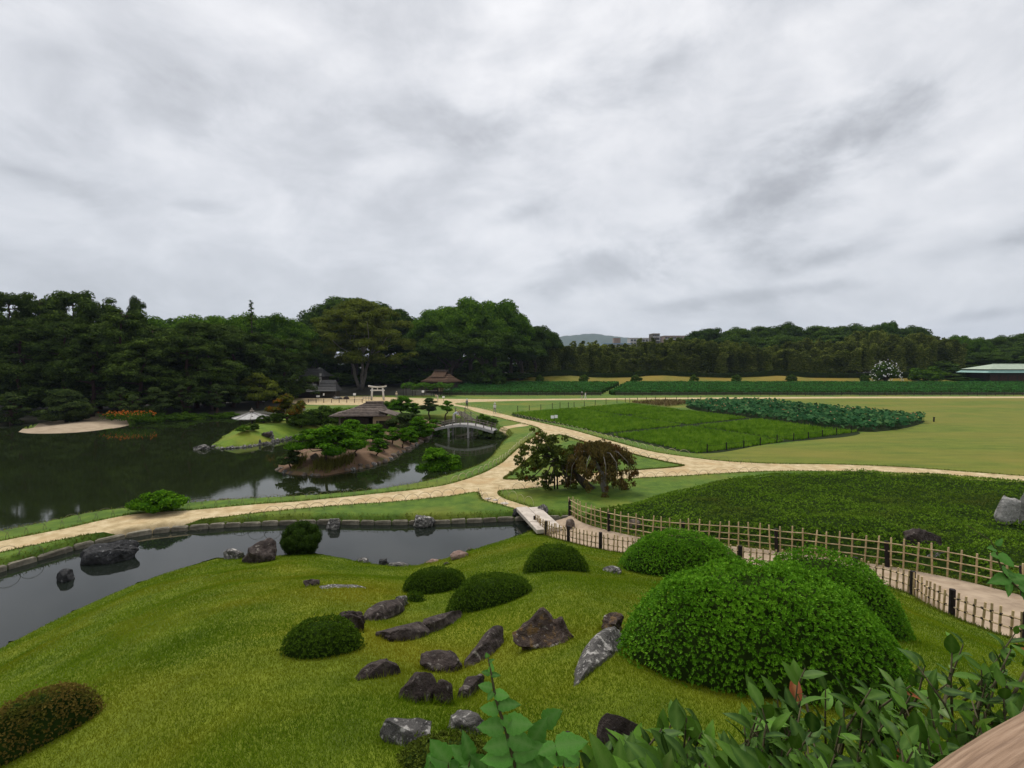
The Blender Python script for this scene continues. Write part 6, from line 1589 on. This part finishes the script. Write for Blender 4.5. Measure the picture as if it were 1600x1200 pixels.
hoops([(779, 768), (790, 775), (812, 783), (842, 795)], 'p', .75, 'bamboo hoop beside the branch path leading to the slab bridge', 'hoops beside the branch path')
hoops([(746, 771), (757, 783), (780, 789), (800, 795)], 'd', .7, 'dark bamboo hoop on the left of the branch path to the slab bridge', 'hoops left of the branch path')
hoops([(712, 632), (750, 639), (790, 648.5)], 'f', 1.4, 'pale hoop on the far edge of the path by the walking people', 'hoops by the walking people')
# ------------------------------------------------------------------ grass of the near hillside
M['f_grass'] = foliage('grass_blades', (0.065, 0.125, 0.006), (0.135, 0.21, 0.009), (0.23, 0.30, 0.018), 0.45, trans=.4, objvar=0, accent=(.25, .48, .72, (.235, .225, .014)))
def grass():
    n = 900000
    r = (rng.uniform(0, 1, n) * (27 ** .55 - 2.2 ** .55) + 2.2 ** .55) ** (1 / .55); a = np.radians(rng.uniform(-50, 48, n))
    P = np.stack([np.sin(a) * r, np.cos(a) * r], 1)
    P = P[inside(P, P_hill) & ~inside(P, P_stream)]
    keep = np.ones(len(P), bool)
    for cx, cy, A, B, rot in NOGRASS:
        d = P - [cx, cy]; lx, ly = d[:, 0] * math.cos(rot) + d[:, 1] * math.sin(rot), -d[:, 0] * math.sin(rot) + d[:, 1] * math.cos(rot)
        keep &= (lx / A) ** 2 + (ly / B) ** 2 > .9
    P = P[keep]; nb = len(P)
    ex = []                                                   # longer tufts round the feet of the rocks
    for cx, cy, A, B, rot in ROCKS:
        t = rng.uniform(0, 6.28, 260); q = rng.uniform(.85, 1.25, 260); lx, ly = np.cos(t) * A * q, np.sin(t) * B * q
        ex.append(np.stack([cx + lx * math.cos(rot) - ly * math.sin(rot), cy + lx * math.sin(rot) + ly * math.cos(rot)], 1))
    ex = np.concatenate(ex); ex = ex[inside(ex, P_hill) & ~inside(ex, P_stream)]
    P = np.concatenate([P, ex]); n = len(P); r = np.hypot(P[:, 0], P[:, 1])
    z = np.empty(n)
    for i in range(0, n, 60000): z[i:i + 60000] = np.interp(0, [0], [0]) + hgt_fast(P[i:i + 60000])
    P3 = np.column_stack([P, z - .004])
    lean = np.column_stack([waves(P[:, 0], P[:, 1], 2.5, 51), waves(P[:, 0], P[:, 1], 2.5, 52)]) * .5
    D = unit(np.column_stack([lean + rng.normal(size=(n, 2)) * .42, np.full(n, 1.0)]))
    h = rng.uniform(.018, .042, n) * (1 + .35 * waves(P[:, 0], P[:, 1], 1.6, 53)) * (1 + .02 * r)
    h[nb:] *= rng.uniform(1.3, 2.8, n - nb)
    S = unit(np.cross(D, rdir(n))) * (.0014 + .00042 * r)[:, None]
    tip = P3 + D * h[:, None]
    V = np.stack([P3 - S, P3 + S, tip], 1).reshape(-1, 3)
    o = link_mesh('grass', np_mesh('grass', V, np.arange(n * 3).reshape(-1, 3), M['f_grass'], np.clip(rng.uniform(0, 1, n) * .8 + .15 * waves(P[:, 0], P[:, 1], 3, 54), 0, 1)))
    tag(o, 'yellow-green grass covering the near hillside', 'grass', kind='stuff')
_gx, _gy = np.arange(-34, 20, .12), np.arange(-2, 30, .12)
_GX, _GY = np.meshgrid(_gx, _gy, indexing='ij'); _GZ = hgt(np.stack([_GX.ravel(), _GY.ravel()], 1)).reshape(_GX.shape)
def hgt_fast(P):
    fx, fy = (P[:, 0] - _gx[0]) / .12, (P[:, 1] - _gy[0]) / .12
    i, j = np.clip(fx.astype(int), 0, len(_gx) - 2), np.clip(fy.astype(int), 0, len(_gy) - 2); fx, fy = np.clip(fx - i, 0, 1), np.clip(fy - j, 0, 1)
    return (_GZ[i, j] * (1 - fx) + _GZ[i + 1, j] * fx) * (1 - fy) + (_GZ[i, j + 1] * (1 - fx) + _GZ[i + 1, j + 1] * fx) * fy
grass()
def fringe():
    """tufts overhanging the edges of paths and banks"""
    Ps = []
    for ln, w in ((P_path, .12), (P_hole, .12), (P_stream, .15), (P_pond, .2), (P_walk, .12)):
        s = np.linalg.norm(np.roll(ln, -1, 0) - ln, axis=1); c = np.hypot(ln[:, 0], ln[:, 1])
        k = rng.choice(len(ln), 26000, p=(s / np.maximum(c, 10) ** .8 * (c < 75) * (ln[:, 1] > 5)) / (s / np.maximum(c, 10) ** .8 * (c < 75) * (ln[:, 1] > 5)).sum())
        p = ln[k] + (np.roll(ln, -1, 0) - ln)[k] * rng.uniform(0, 1, (len(k), 1)) + rng.normal(size=(len(k), 2)) * w; Ps.append(p)
    P = np.concatenate(Ps); z = hgt(P); ok = z > WATER + .12; P, z = P[ok], z[ok]
    ok = ~(inside(P, P_path) & ~inside(P, P_hole)) & ~inside(P, P_walk) & ~inside(P, P_isl) & ~inside(P, P_spit); P, z = P[ok], z[ok]; n = len(P)
    P3 = np.column_stack([P, z - .01]); r = np.hypot(P[:, 0], P[:, 1]); D = unit(np.column_stack([rng.normal(size=(n, 2)) * .5, np.ones(n)])); h = rng.uniform(.04, .11, n) * (1 + r * .006); S = unit(np.cross(D, rdir(n))) * (.003 + .0006 * r)[:, None]
    V = np.stack([P3 - S, P3 + S, P3 + D * h[:, None]], 1).reshape(-1, 3)
    M['f_edge'] = foliage('verge_grass', (0.06, 0.09, 0.012), (0.11, 0.14, 0.018), (0.19, 0.19, 0.04), .6, trans=.35, objvar=0)
    o = link_mesh('verge_grass', np_mesh('verge_grass', V, np.arange(n * 3).reshape(-1, 3), M['f_edge'], rng.uniform(0, 1, n)))
    tag(o, 'ragged grass along the verges of paths and banks', 'grass', kind='stuff')
fringe()
# ------------------------------------------------------------------ foreground camellias and vine
def leaf_mat(name, dark, light, vein, rough=.35, spec=.45, trans=.15):
    m, nt, b = new_mat(name)
    oi = nt.nodes.new('ShaderNodeObjectInfo')
    n = _noise(nt, _coord(nt, 'object'), 40, 4)
    c1 = _ramp(nt, oi.outputs['Random'], [(0, dark), (.75, light), (1, tuple(min(1, x * 1.5) for x in light))]).outputs[0]
    col = _mixc(nt, 1.0, c1, _ramp(nt, n.outputs[0], [(.3, (.75,) * 3), (.7, (1.2,) * 3)]).outputs[0], 'MULTIPLY')
    at = nt.nodes.new('ShaderNodeAttribute'); at.attribute_name = 'rib'
    col = _mixc(nt, at.outputs['Fac'], col, vein)
    nt.links.new(col, b.inputs['Base Color']); b.inputs['Roughness'].default_value = rough; b.inputs['Specular IOR Level'].default_value = spec
    tr = nt.nodes.new('ShaderNodeBsdfTranslucent'); nt.links.new(col, tr.inputs[0]); mx = nt.nodes.new('ShaderNodeMixShader'); mx.inputs[0].default_value = trans
    nt.links.new(b.outputs[0], mx.inputs[1]); nt.links.new(tr.outputs[0], mx.inputs[2]); nt.links.new(mx.outputs[0], nt.nodes['Material Output'].inputs[0])
    return m
M['l_cam'] = leaf_mat('camellia_leaf', (0.013, 0.042, 0.005), (0.060, 0.14, 0.010), (0.10, 0.18, 0.03), .5, .12)
M['l_cam_red'] = leaf_mat('withered_leaf', (0.16, 0.035, 0.01), (0.30, 0.09, 0.02), (0.3, 0.15, 0.05), .6, .2)
M['l_cam_yel'] = leaf_mat('young_leaf', (0.07, 0.15, 0.015), (0.13, 0.23, 0.03), (0.2, 0.28, 0.07), .45, .3)
M['l_vine'] = leaf_mat('vine_leaf', (0.05, 0.16, 0.02), (0.09, 0.25, 0.035), (0.16, 0.3, 0.08), .6, .2, .3)
M['stem'] = surf('green_brown_stem', [(0.3, (0.05, 0.045, 0.02)), (0.7, (0.1, 0.085, 0.045))], 30, .8, .2)
def leaf_mesh(mat, wid, tipness, fold, droop, serr=0.0, nseg=8):
    """one leaf of unit length along +Y, folded along its midrib"""
    V, rib = [], []
    for i in range(nseg + 1):
        t = i / nseg; w = wid * (math.sin(math.pi * t ** tipness) ** .8) * .5 if 0 < i < nseg else 0
        if serr and 0 < i < nseg: w *= 1 + serr * (1 if i % 2 else -1)
        z = -droop * t * t
        for s in (-1, -.5, 0, .5, 1): V.append((s * w, t - abs(s) * .04, z + abs(s) * w * fold - (abs(s) * w) ** 2 * .6)); rib.append(1.0 if s == 0 else .35 if i % 2 and abs(s) == .5 else 0.0)
    F = [(i * 5 + j, i * 5 + j + 1, (i + 1) * 5 + j + 1, (i + 1) * 5 + j) for i in range(nseg) for j in range(4)]
    me = bpy.data.meshes.new('leaf'); me.from_pydata(V, [], F); me.materials.append(mat); me.polygons.foreach_set('use_smooth', [True] * len(F))
    a = me.attributes.new('rib', 'FLOAT', 'POINT'); a.data.foreach_set('value', np.array(rib, np.float32) * .55)
    return me
LEAVES = {'c': [leaf_mesh(M['l_cam'], w, .85, f, d, 0, 6) for w, f, d in ((.46, .35, .12), (.50, .5, .28), (.42, .25, .05), (.52, .15, -.12), (.44, .7, .45), (.40, .4, .2))], 'r': [leaf_mesh(M['l_cam_red'], .42, .85, .6, .35, 0, 6)], 'y': [leaf_mesh(M['l_cam_yel'], .46, .85, .4, .2, 0, 6)],
          'v': [leaf_mesh(M['l_vine'], w, .62, f, d, .07, 9) for w, f, d in ((.62, .25, .2), (.56, .4, .35), (.66, .15, .1))]}
def put_leaf(root, base, d, up, size, kind):
    d = Vector(d).normalized(); up = Vector(up); x = d.cross(up).normalized(); z = x.cross(d)
    L = LEAVES[kind]; o = link_mesh('leaf', L[int(rng.integers(len(L)))], root)
    o.matrix_local = Matrix.Translation(Vector(base)) @ Matrix((x, d, z)).transposed().to_4x4() @ Matrix.Diagonal((size, size, size, 1))
def spray(root, o3, tip, heading, nl, size, kind, mb, length=.28, odd=.05):
    """a twig ending at tip with leaves spiralling round its last part"""
    h = np.asarray(heading) / np.linalg.norm(heading); base = tip - h * length + np.array([0, 0, -.05])
    pts = [base, base + (tip - base) * .5 + rng.normal(size=3) * .012, tip]
    mb.tube([tuple(p - o3) for p in pts], [.006, .0045, .0025], 5)
    a = unit(np.cross(h, [.3, .2, 1.])); b = np.cross(h, a)
    for i in range(nl):
        t = 1 - .75 * (i / nl) ** .9; p = base + (tip - base) * t; ang = i * 2.4 + rng.uniform(-.4, .4)
        out = a * math.cos(ang) + b * math.sin(ang); d = out * (.55 + .55 * (1 - t) + rng.uniform(-.1, .25)) + h * (.75 if i < 3 else .4) + [0, 0, .1]
        k = kind
        if kind == 'c':
            q = rng.uniform(); k = 'r' if q < odd * .5 else 'y' if q < odd * 2.2 else 'c'
        put_leaf(root, p - o3, d, h * .8 + np.array([0, 0, .6]) + rdir(1)[0] * .25, size * rng.uniform(.5, 1.25), k)
def main_stems(root, o3, tips, mb, r=.014):
    for j in range(0, len(tips), 4):
        t = tips[j]; g = np.array([o3[0] + rng.normal() * .15, o3[1] + rng.normal() * .15, gz(o3[0], o3[1])]); m = g + (t - g) * .55 + [0, 0, .12]
        mb.tube([tuple(g - o3), tuple((g + m) / 2 + rng.normal(size=3) * .03 - o3), tuple(m - o3), tuple(t - [0, 0, .12] - o3)], [r, r * .8, r * .6, .005], 6)
CAM_TOP = [(850, 1200), (880, 1180), (930, 1170), (985, 1150), (1030, 1122), (1060, 1110), (1110, 1108), (1140, 1100), (1180, 1062), (1200, 1052), (1225, 1080), (1270, 1015), (1290, 1045), (1345, 1010), (1370, 1050), (1400, 1040), (1440, 1015), (1490, 990), (1560, 962), (1620, 950)]
def camellias():
    us, vs_ = zip(*CAM_TOP)
    specs = [(930, 1040, 36, 'camellia shrub at the bottom centre beneath the pointed rock', .95), (1040, 1200, 49, 'glossy camellia shrub in front of the largest azalea', 1.1), (1200, 1360, 49, 'dark camellia shrub with upright leaves right of the largest azalea', 1.25),
             (1360, 1490, 49, 'camellia shrub with red withered leaves near the wooden handrail', 1.3), (1480, 1640, 49, 'shadowy camellia shrub at the right edge before the fence', 1.5)]
    for u0, u1, n, lb, y0 in specs:
        um = (u0 + u1) / 2; g = at_depth(um, 1120, y0 + .35); o3 = np.array([g[0], g[1], gz(g[0], g[1])])
        root = thing('camellia_shrub', lb, 'shrub', tuple(o3)); mb = MB(); tips = []
        for i in range(n):
            u = rng.uniform(u0, u1); vt = np.interp(u, us, vs_); f = (i / n); v = vt + 12 + (1235 - vt) * f ** .8
            y = y0 + .75 * (1 - f) + rng.uniform(-.1, .15)
            t = at_depth(u, v, y); tips.append(t)
            spray(root, o3, t, [rng.normal() * .35, -.15 + rng.normal() * .3, 1.0], 6, .094, 'c', mb, odd=.045 if 'withered' in lb else .018)
        main_stems(root, o3, tips, mb)
        mb.build('stems', M['stem'], root, True)
camellias()
def vine():
    y = 1.35; o3 = at_depth(800, 1230, y); o3[2] = gz(o3[0], o3[1]); root = thing('vine_sapling', 'light green vine with a tall thin shoot at the bottom centre', 'vine', tuple(o3)); mb = MB()
    stem = [at_depth(u, v, y) for u, v in [(815, 1260), (806, 1200), (790, 1140), (774, 1090), (768, 1055), (762, 1025)]]
    mb.tube([tuple(o3 - o3)] + [tuple(p - o3) for p in stem], [.008, .007, .006, .005, .004, .003, .0015], 6)
    for (u, v, s, du, dv) in [(762, 1028, .022, -.2, 1), (763, 1034, .02, .8, .5), (766, 1052, .028, -.9, .3), (768, 1054, .028, .9, .2), (767, 1050, .03, .1, 1), (769, 1075, .045, -1, .15), (772, 1084, .05, 1, .1), (770, 1080, .03, -.5, -.6), (774, 1092, .04, .5, -.7),
                              (778, 1100, .07, 1, .35), (780, 1108, .06, -1, .1), (784, 1120, .055, .7, -.5), (788, 1135, .085, -1, .1), (790, 1130, .09, 1, .25), (794, 1150, .09, .9, -.2), (796, 1160, .09, -1, -.25), (800, 1175, .11, 1, .15), (802, 1180, .10, -1, .0), (806, 1195, .11, -.8, -.4), (808, 1190, .10, .9, -.3)]:
        p = at_depth(u, v, y); put_leaf(root, p - o3, (du, -.25 + rng.normal() * .2, dv), (rng.normal() * .3, -.9, .7), s * .92, 'v')
    for (u, v, s) in [(850, 1130, .115), (868, 1165, .10), (832, 1160, .10), (880, 1190, .10), (855, 1185, .11), (735, 1185, .09), (700, 1192, .11), (672, 1190, .09), (690, 1205, .10), (760, 1200, .1), (905, 1185, .1), (835, 1200, .11), (780, 1212, .1), (725, 1205, .09)]:
        p = at_depth(u, v, y + rng.uniform(-.1, .15)); q = at_depth(u + rng.normal() * 10, 1260, y + .1)
        mb.tube([tuple(q - o3), tuple((p + q) / 2 - o3 + rng.normal(size=3) * .01), tuple(p - o3)], [.004, .003, .002], 5)
        for _ in range(2): put_leaf(root, p - o3, (rng.normal() * .9, -.2, .5 + rng.normal() * .5), (rng.normal() * .3, -.8, .8), s * rng.uniform(.5, .9), 'v')
    mb.build('stems', M['stem'], root, True)
    y = 1.9; o3 = at_depth(1620, 980, y); o3[2] = gz(o3[0], o3[1]); root = thing('vine_shoot', 'pale green vine shoot curling up at the right edge before the fence', 'vine', tuple(o3)); mb = MB()
    st = [at_depth(u, v, y) for u, v in [(1625, 960), (1598, 925), (1575, 905), (1563, 885), (1556, 860), (1548, 845), (1510, 820)]]
    mb.tube([(0, 0, 0)] + [tuple(p - o3) for p in st], [.006, .005, .004, .004, .003, .002, .0015, .001], 5)
    for (u, v, s, du, dv) in [(1556, 858, .03, -1, .3), (1557, 852, .025, .6, 1), (1560, 868, .03, -1, .2), (1561, 866, .045, .4, -.4), (1562, 872, .035, 1, -.6), (1566, 885, .04, .5, -.8), (1570, 893, .035, 1, -.3), (1575, 902, .06, -1, -.05), (1577, 905, .05, -.2, -1), (1580, 906, .05, 1, .3), (1592, 918, .05, 1, -.2), (1597, 924, .05, .6, -.7), (1600, 926, .05, 1, .2)]:
        p = at_depth(u, v, y); put_leaf(root, p - o3, (du, -.3, dv), (rng.normal() * .4, -.8, .8), s * 1.4, 'v')
    mb.build('stems', M['stem'], root, True)
vine()
M['rail_wood'] = surf('handrail_wood', [(0.3, (0.15, 0.09, 0.052)), (0.5, (0.25, 0.16, 0.10)), (0.7, (0.35, 0.24, 0.16))], 5, .7, .3, .35, 30, .004, stretch=(1.2, 26, 26), second=(3.0, .55, .7, (.15, .09, .055)))
def handrail():
    a, b = np.array([.52, .625, 7.30]), np.array([.735, .726, 7.30]); d = (b - a) / np.linalg.norm(b - a)
    n = np.array([d[1], -d[0], 0]); r = .062
    root = thing('handrail', 'round weathered timber handrail in the bottom right corner', 'handrail', (0, 0, 0))
    c = a + n * (r * .72 + .013) - [0, 0, r * .72 + .006]
    o = MB().tube([(t, .0015 * math.sin(t * 9), .001 * math.sin(t * 13)) for t in np.linspace(-1.6, 2.2, 40)], [r * (1 + .015 * math.sin(i * 1.9)) for i in range(40)], 28).build('rail', M['rail_wood'], root, True)
    o.location = c; o.rotation_euler = (0, 0, math.atan2(d[1], d[0]))
    for t in (-1.2, 1.5):
        p = c + d * t; MB().tube([(p[0], p[1], 5.6), (p[0], p[1], p[2] - r * .7)], .05, 12).build('post', M['rail_wood'], root, True)
    q = c + d * .335
    mb = MB(); x = Vector(d)
    mb.tube([tuple(q + d * (.012 * i / 10) + (np.array([0, 0, 1]) * math.cos(i * .63) + n * math.sin(i * .63)) * (r + .005)) for i in range(31)], .006, 6)
    mb.build('rope_binding', M['rope'], root, True)
handrail()

# ------------------------------------------------------------------ people
M['skin'] = surf('skin', [(0, (0.42, 0.27, 0.19)), (1, (0.48, 0.31, 0.22))], 4, .6, .3)
def cloth(name, c): return surf(name, [(.3, tuple(x * .85 for x in c)), (.7, c)], 6, .9, .1)
M['c_white'] = cloth('white_cloth', (.66, .66, .66)); M['c_grey'] = cloth('grey_cloth', (.22, .22, .23)); M['c_black'] = cloth('black_cloth', (.02, .02, .022)); M['c_lilac'] = cloth('pale_lilac_cloth', (.58, .57, .66)); M['c_cream'] = cloth('cream_cloth', (.62, .56, .42)); M['c_hair'] = cloth('black_hair', (.012, .01, .01)); M['c_pale'] = cloth('pale_trousers', (.5, .47, .43))
def person(loc, rz, label, shirt, legs, hat=None, pose='walk', h=1.65, bag=None):
    s = h / 1.7; J = {}
    bend = 1.05 if pose == 'bend' else .05
    hip = np.array([0, 0, .92])
    def up(z, y=0, x=0):                    # torso leans forward (towards -Y) about the hips
        return hip + np.array([x, -math.sin(bend) * z + math.cos(bend) * y, math.cos(bend) * z + math.sin(bend) * y])
    J['hip'] = (hip, .13); J['waist'] = (up(.18), .125); J['chest'] = (up(.40), .15); J['neck'] = (up(.56), .055); J['chin'] = (up(.63, -.015), .075); J['head'] = (up(.72, -.01), .10); J['crown'] = (up(.81, 0), .07); J['nose'] = (up(.70, -.115), .018)
    E = [('hip', 'waist'), ('waist', 'chest'), ('chest', 'neck'), ('neck', 'chin'), ('chin', 'head'), ('head', 'crown'), ('head', 'nose')]
    st = .22 if pose == 'walk' else .05
    for k, sx in (('l', 1), ('r', -1)):
        f = sx * st
        J[k + 'th'] = (np.array([sx * .09, 0, .86]), .095); J[k + 'kn'] = (np.array([sx * .1, -f * .55 - .02, .48]), .062); J[k + 'an'] = (np.array([sx * .1, -f * .8 + .04, .09]), .042); J[k + 'to'] = (np.array([sx * .11, -f * .8 - .13, .03]), .035)
        E += [('hip', k + 'th'), (k + 'th', k + 'kn'), (k + 'kn', k + 'an'), (k + 'an', k + 'to')]
        J[k + 'sh'] = (up(.50, 0, sx * .18), .062)
        if pose == 'bend': el, wr = up(.42, -.26, sx * .2), up(.52, -.42, sx * .14)
        else: el, wr = up(.24, .03 + f * .3, sx * .25), up(.02, -.05 + f * .6, sx * .26)
        J[k + 'el'] = (el, .045); J[k + 'wr'] = (wr, .03); hd = unit(wr - el); J[k + 'ha'] = (wr + hd * .07, .032)
        E += [('chest', k + 'sh'), (k + 'sh', k + 'el'), (k + 'el', k + 'wr'), (k + 'wr', k + 'ha')]
    names = list(J); idx = {n: i for i, n in enumerate(names)}
    me = bpy.data.meshes.new('b'); me.from_pydata([tuple(J[n][0] * s) for n in names], [(idx[a], idx[b]) for a, b in E], [])
    ob = bpy.data.objects.new('b', me); COL.objects.link(ob); ob.modifiers.new('S', 'SKIN'); ob.modifiers.new('D', 'SUBSURF').levels = 1
    for i, n in enumerate(names): me.skin_vertices[0].data[i].radius = (J[n][1] * s,) * 2; me.skin_vertices[0].data[i].use_root = (n == 'hip')
    dg = bpy.context.evaluated_depsgraph_get(); m2 = bpy.data.meshes.new_from_object(ob.evaluated_get(dg)); bpy.data.objects.remove(ob)
    V = np.array([v.co[:] for v in m2.vertices]); F = [tuple(p.vertices) for p in m2.polygons]
    mb = MB(); mb.add(V, F)
    for k, sx in (('l', 1), ('r', -1)):      # five fingers
        wr, ha = J[k + 'wr'][0], J[k + 'ha'][0]; d = unit(ha - wr); a = unit(np.cross(d, [1, .2, .1]))
        for i, (o, ln) in enumerate(((-.03, .07), (-.01, .08), (.01, .075), (.028, .06))):
            b = ha + a * o; c = np.cross(d, a); mb.tube([tuple(b * s), tuple((b + d * ln * .55 + c * .008 * sx) * s), tuple((b + d * ln + c * .03 * sx) * s)], [.009 * s, .008 * s, .005 * s], 5)
        b = wr + d * .03 - a * .025; mb.tube([tuple(b * s), tuple((b - a * .03 + d * .03) * s), tuple((b - a * .035 + d * .06) * s)], [.010 * s, .009 * s, .006 * s], 5)
    me = bpy.data.meshes.new('body'); me.from_pydata(mb.v, [], mb.f); me.polygons.foreach_set('use_smooth', [True] * len(me.polygons))
    for m in (M['skin'], M[shirt], M[legs], M['c_hair'], M['c_black']): me.materials.append(m)
    grp = {0: ['chin', 'head', 'nose', 'lwr', 'rwr', 'lha', 'rha', 'neck'], 1: ['waist', 'chest', 'lsh', 'rsh', 'lel', 'rel'], 2: ['hip', 'lth', 'rth', 'lkn', 'rkn', 'lan', 'ran'], 3: ['crown'], 4: ['lto', 'rto']}
    lab = np.array([next(g for g, l in grp.items() if n in l) for n in names]); JP = np.array([J[n][0] * s for n in names])
    me.polygons.foreach_set('material_index', [int(lab[np.argmin(((JP - np.array(p.center)) ** 2).sum(1))]) for p in me.polygons]); me.update()
    root = thing('person', label, 'person', loc, rz=rz)
    link_mesh('body', me, root)
    if hat:
        c = up(.80) * s; ax = np.array([0, -math.sin(bend), math.cos(bend)])
        MB().tube([tuple(c - ax * .035), tuple(c - ax * .03), tuple(c - ax * .02), tuple(c + ax * .05), tuple(c + ax * .08)], [.17, .175, .11, .10, .05], 12).build('hat', M[hat], root, True)
    if bag: MB().box(tuple(up(.36, .17) * s), (.26 * s, .13 * s, .36 * s), rx=bend).build('backpack', M[bag], root)
    return root
def on_path(u, v): p = on_plane(u, v, 0); return (p[0], p[1], gz(p[0], p[1]) - .03)
person(on_path(729.5, 638), 0.5, 'person in grey top and black trousers walking down the sandy path', 'c_grey', 'c_black', 'c_white', h=1.62, bag='c_black')
person(on_path(773, 646), .4, 'person in white top, grey trousers and white hat on the sandy path', 'c_white', 'c_grey', 'c_white', h=1.62)
person(on_path(909, 624.2), 1.2, 'person in black top, pale trousers and white hat on the far path', 'c_black', 'c_pale', 'c_white', h=1.62)
person(on_path(914.5, 624.2), 1.0, 'person dressed all in white beside the one in black on the far path', 'c_white', 'c_white', h=1.6)
person(on_path(684, 625.5), -.6, 'person in cream clothes bending at the corner of the low picket fence', 'c_cream', 'c_pale', None, 'bend', 1.65)
person(on_path(619.5, 622.5), .3, 'person in cream top standing right of the torii gate', 'c_cream', 'c_grey', 'c_cream', h=1.55)
_bp = at_depth(709, 656, 57.3); person((_bp[0], 57.2, 1.15), 1.3, 'person in pale lilac shirt bending forward on the arched bridge', 'c_lilac', 'c_pale', None, 'bend', 1.68)
# ------------------------------------------------------------------ small signs and oddments
def board(u, v, w, h, post, label, n=1, y=None, mat='white', name='notice_board'):
    p = on_plane(u, v, 0) if y is None else at_depth(u, v, y); p[2] = gz(p[0], p[1])
    root = thing(name, label, 'sign', tuple(p))
    MB().tube([(0, 0.03, -.1), (0, 0.03, post)], .035, 6).build('post', M['dark_wood'], root)
    for i in range(n): MB().box(((i - (n - 1) / 2) * w * 1.15, -.02, post - .02 + (.06 if i else 0)), (w, .03, h), rx=-.25).build('panel', M[mat], root)
board(866, 660, .42, .4, .75, 'double white notice board on a post at the edge of the rice', 2)
board(693, 627, .5, .35, .9, 'white notice board by the low picket fence', 1)
board(661, 622, .55, .5, 1.5, 'white sign under the vine trellis', 1)
board(497, 624, .75, .4, .7, 'white sign on the sand before the shrine', 1)
board(506, 624, .3, .5, 1.1, 'small upright white sign near the shrine outbuildings', 1)
board(554, 623, .6, .5, 1.0, 'white sign beside the dark rocks on the sand', 1)
board(412, 634, .5, .35, 1.0, 'white sign in the shade behind the umbrella pavilion', 1)
board(303, 640, .6, .4, 1.6, 'white sign at the edge of the wood across the pond', 1)
for i, (u, v, w, h, lb) in enumerate([(528, 624, 14, 5, 'low grey rock on the sand before the shrine'), (541, 624, 9, 6, 'dark rock right of the low grey one before the shrine'), (522, 623, 6, 7, 'small dark rock left of the low grey one before the shrine')]):
    rock(u, v, w, h, lb, ['rock_grey', 'rock_dark', 'rock_dark'][i], 320 + i, .8, .3, sub=3)
def bench():
    p = on_plane(574, 625.5, 0); root = thing('wooden_rack', 'low pale wooden rack left of the torii gate', 'rack', tuple(p))
    for x in (-.9, -.3, .3, .9): MB().box((x, 0, .45), (.07, .07, .95)).build('leg', M['old_wood'], root)
    for z in (.4, .85): MB().box((0, -.05, z), (2.0, .05, .08)).build('rail', M['grey_wood'], root)
bench()

# ------------------------------------------------------------------ moist air that fades the far mountain
def haze():
    m = bpy.data.materials.new('haze'); m.use_nodes = True; nt = m.node_tree; nt.nodes.clear()
    out = nt.nodes.new('ShaderNodeOutputMaterial'); pv = nt.nodes.new('ShaderNodeVolumePrincipled')
    pv.inputs['Color'].default_value = (.62, .76, 1.0, 1); pv.inputs['Density'].default_value = 0.00009; pv.inputs['Anisotropy'].default_value = 0.2
    nt.links.new(pv.outputs[0], out.inputs['Volume'])
    o = MB().box((0, 2500, 165), (12000, 5600, 344)).build('haze', m); o['kind'] = 'stuff'; o['label'] = 'thin moist air over the whole garden'; o['category'] = 'haze'
haze()
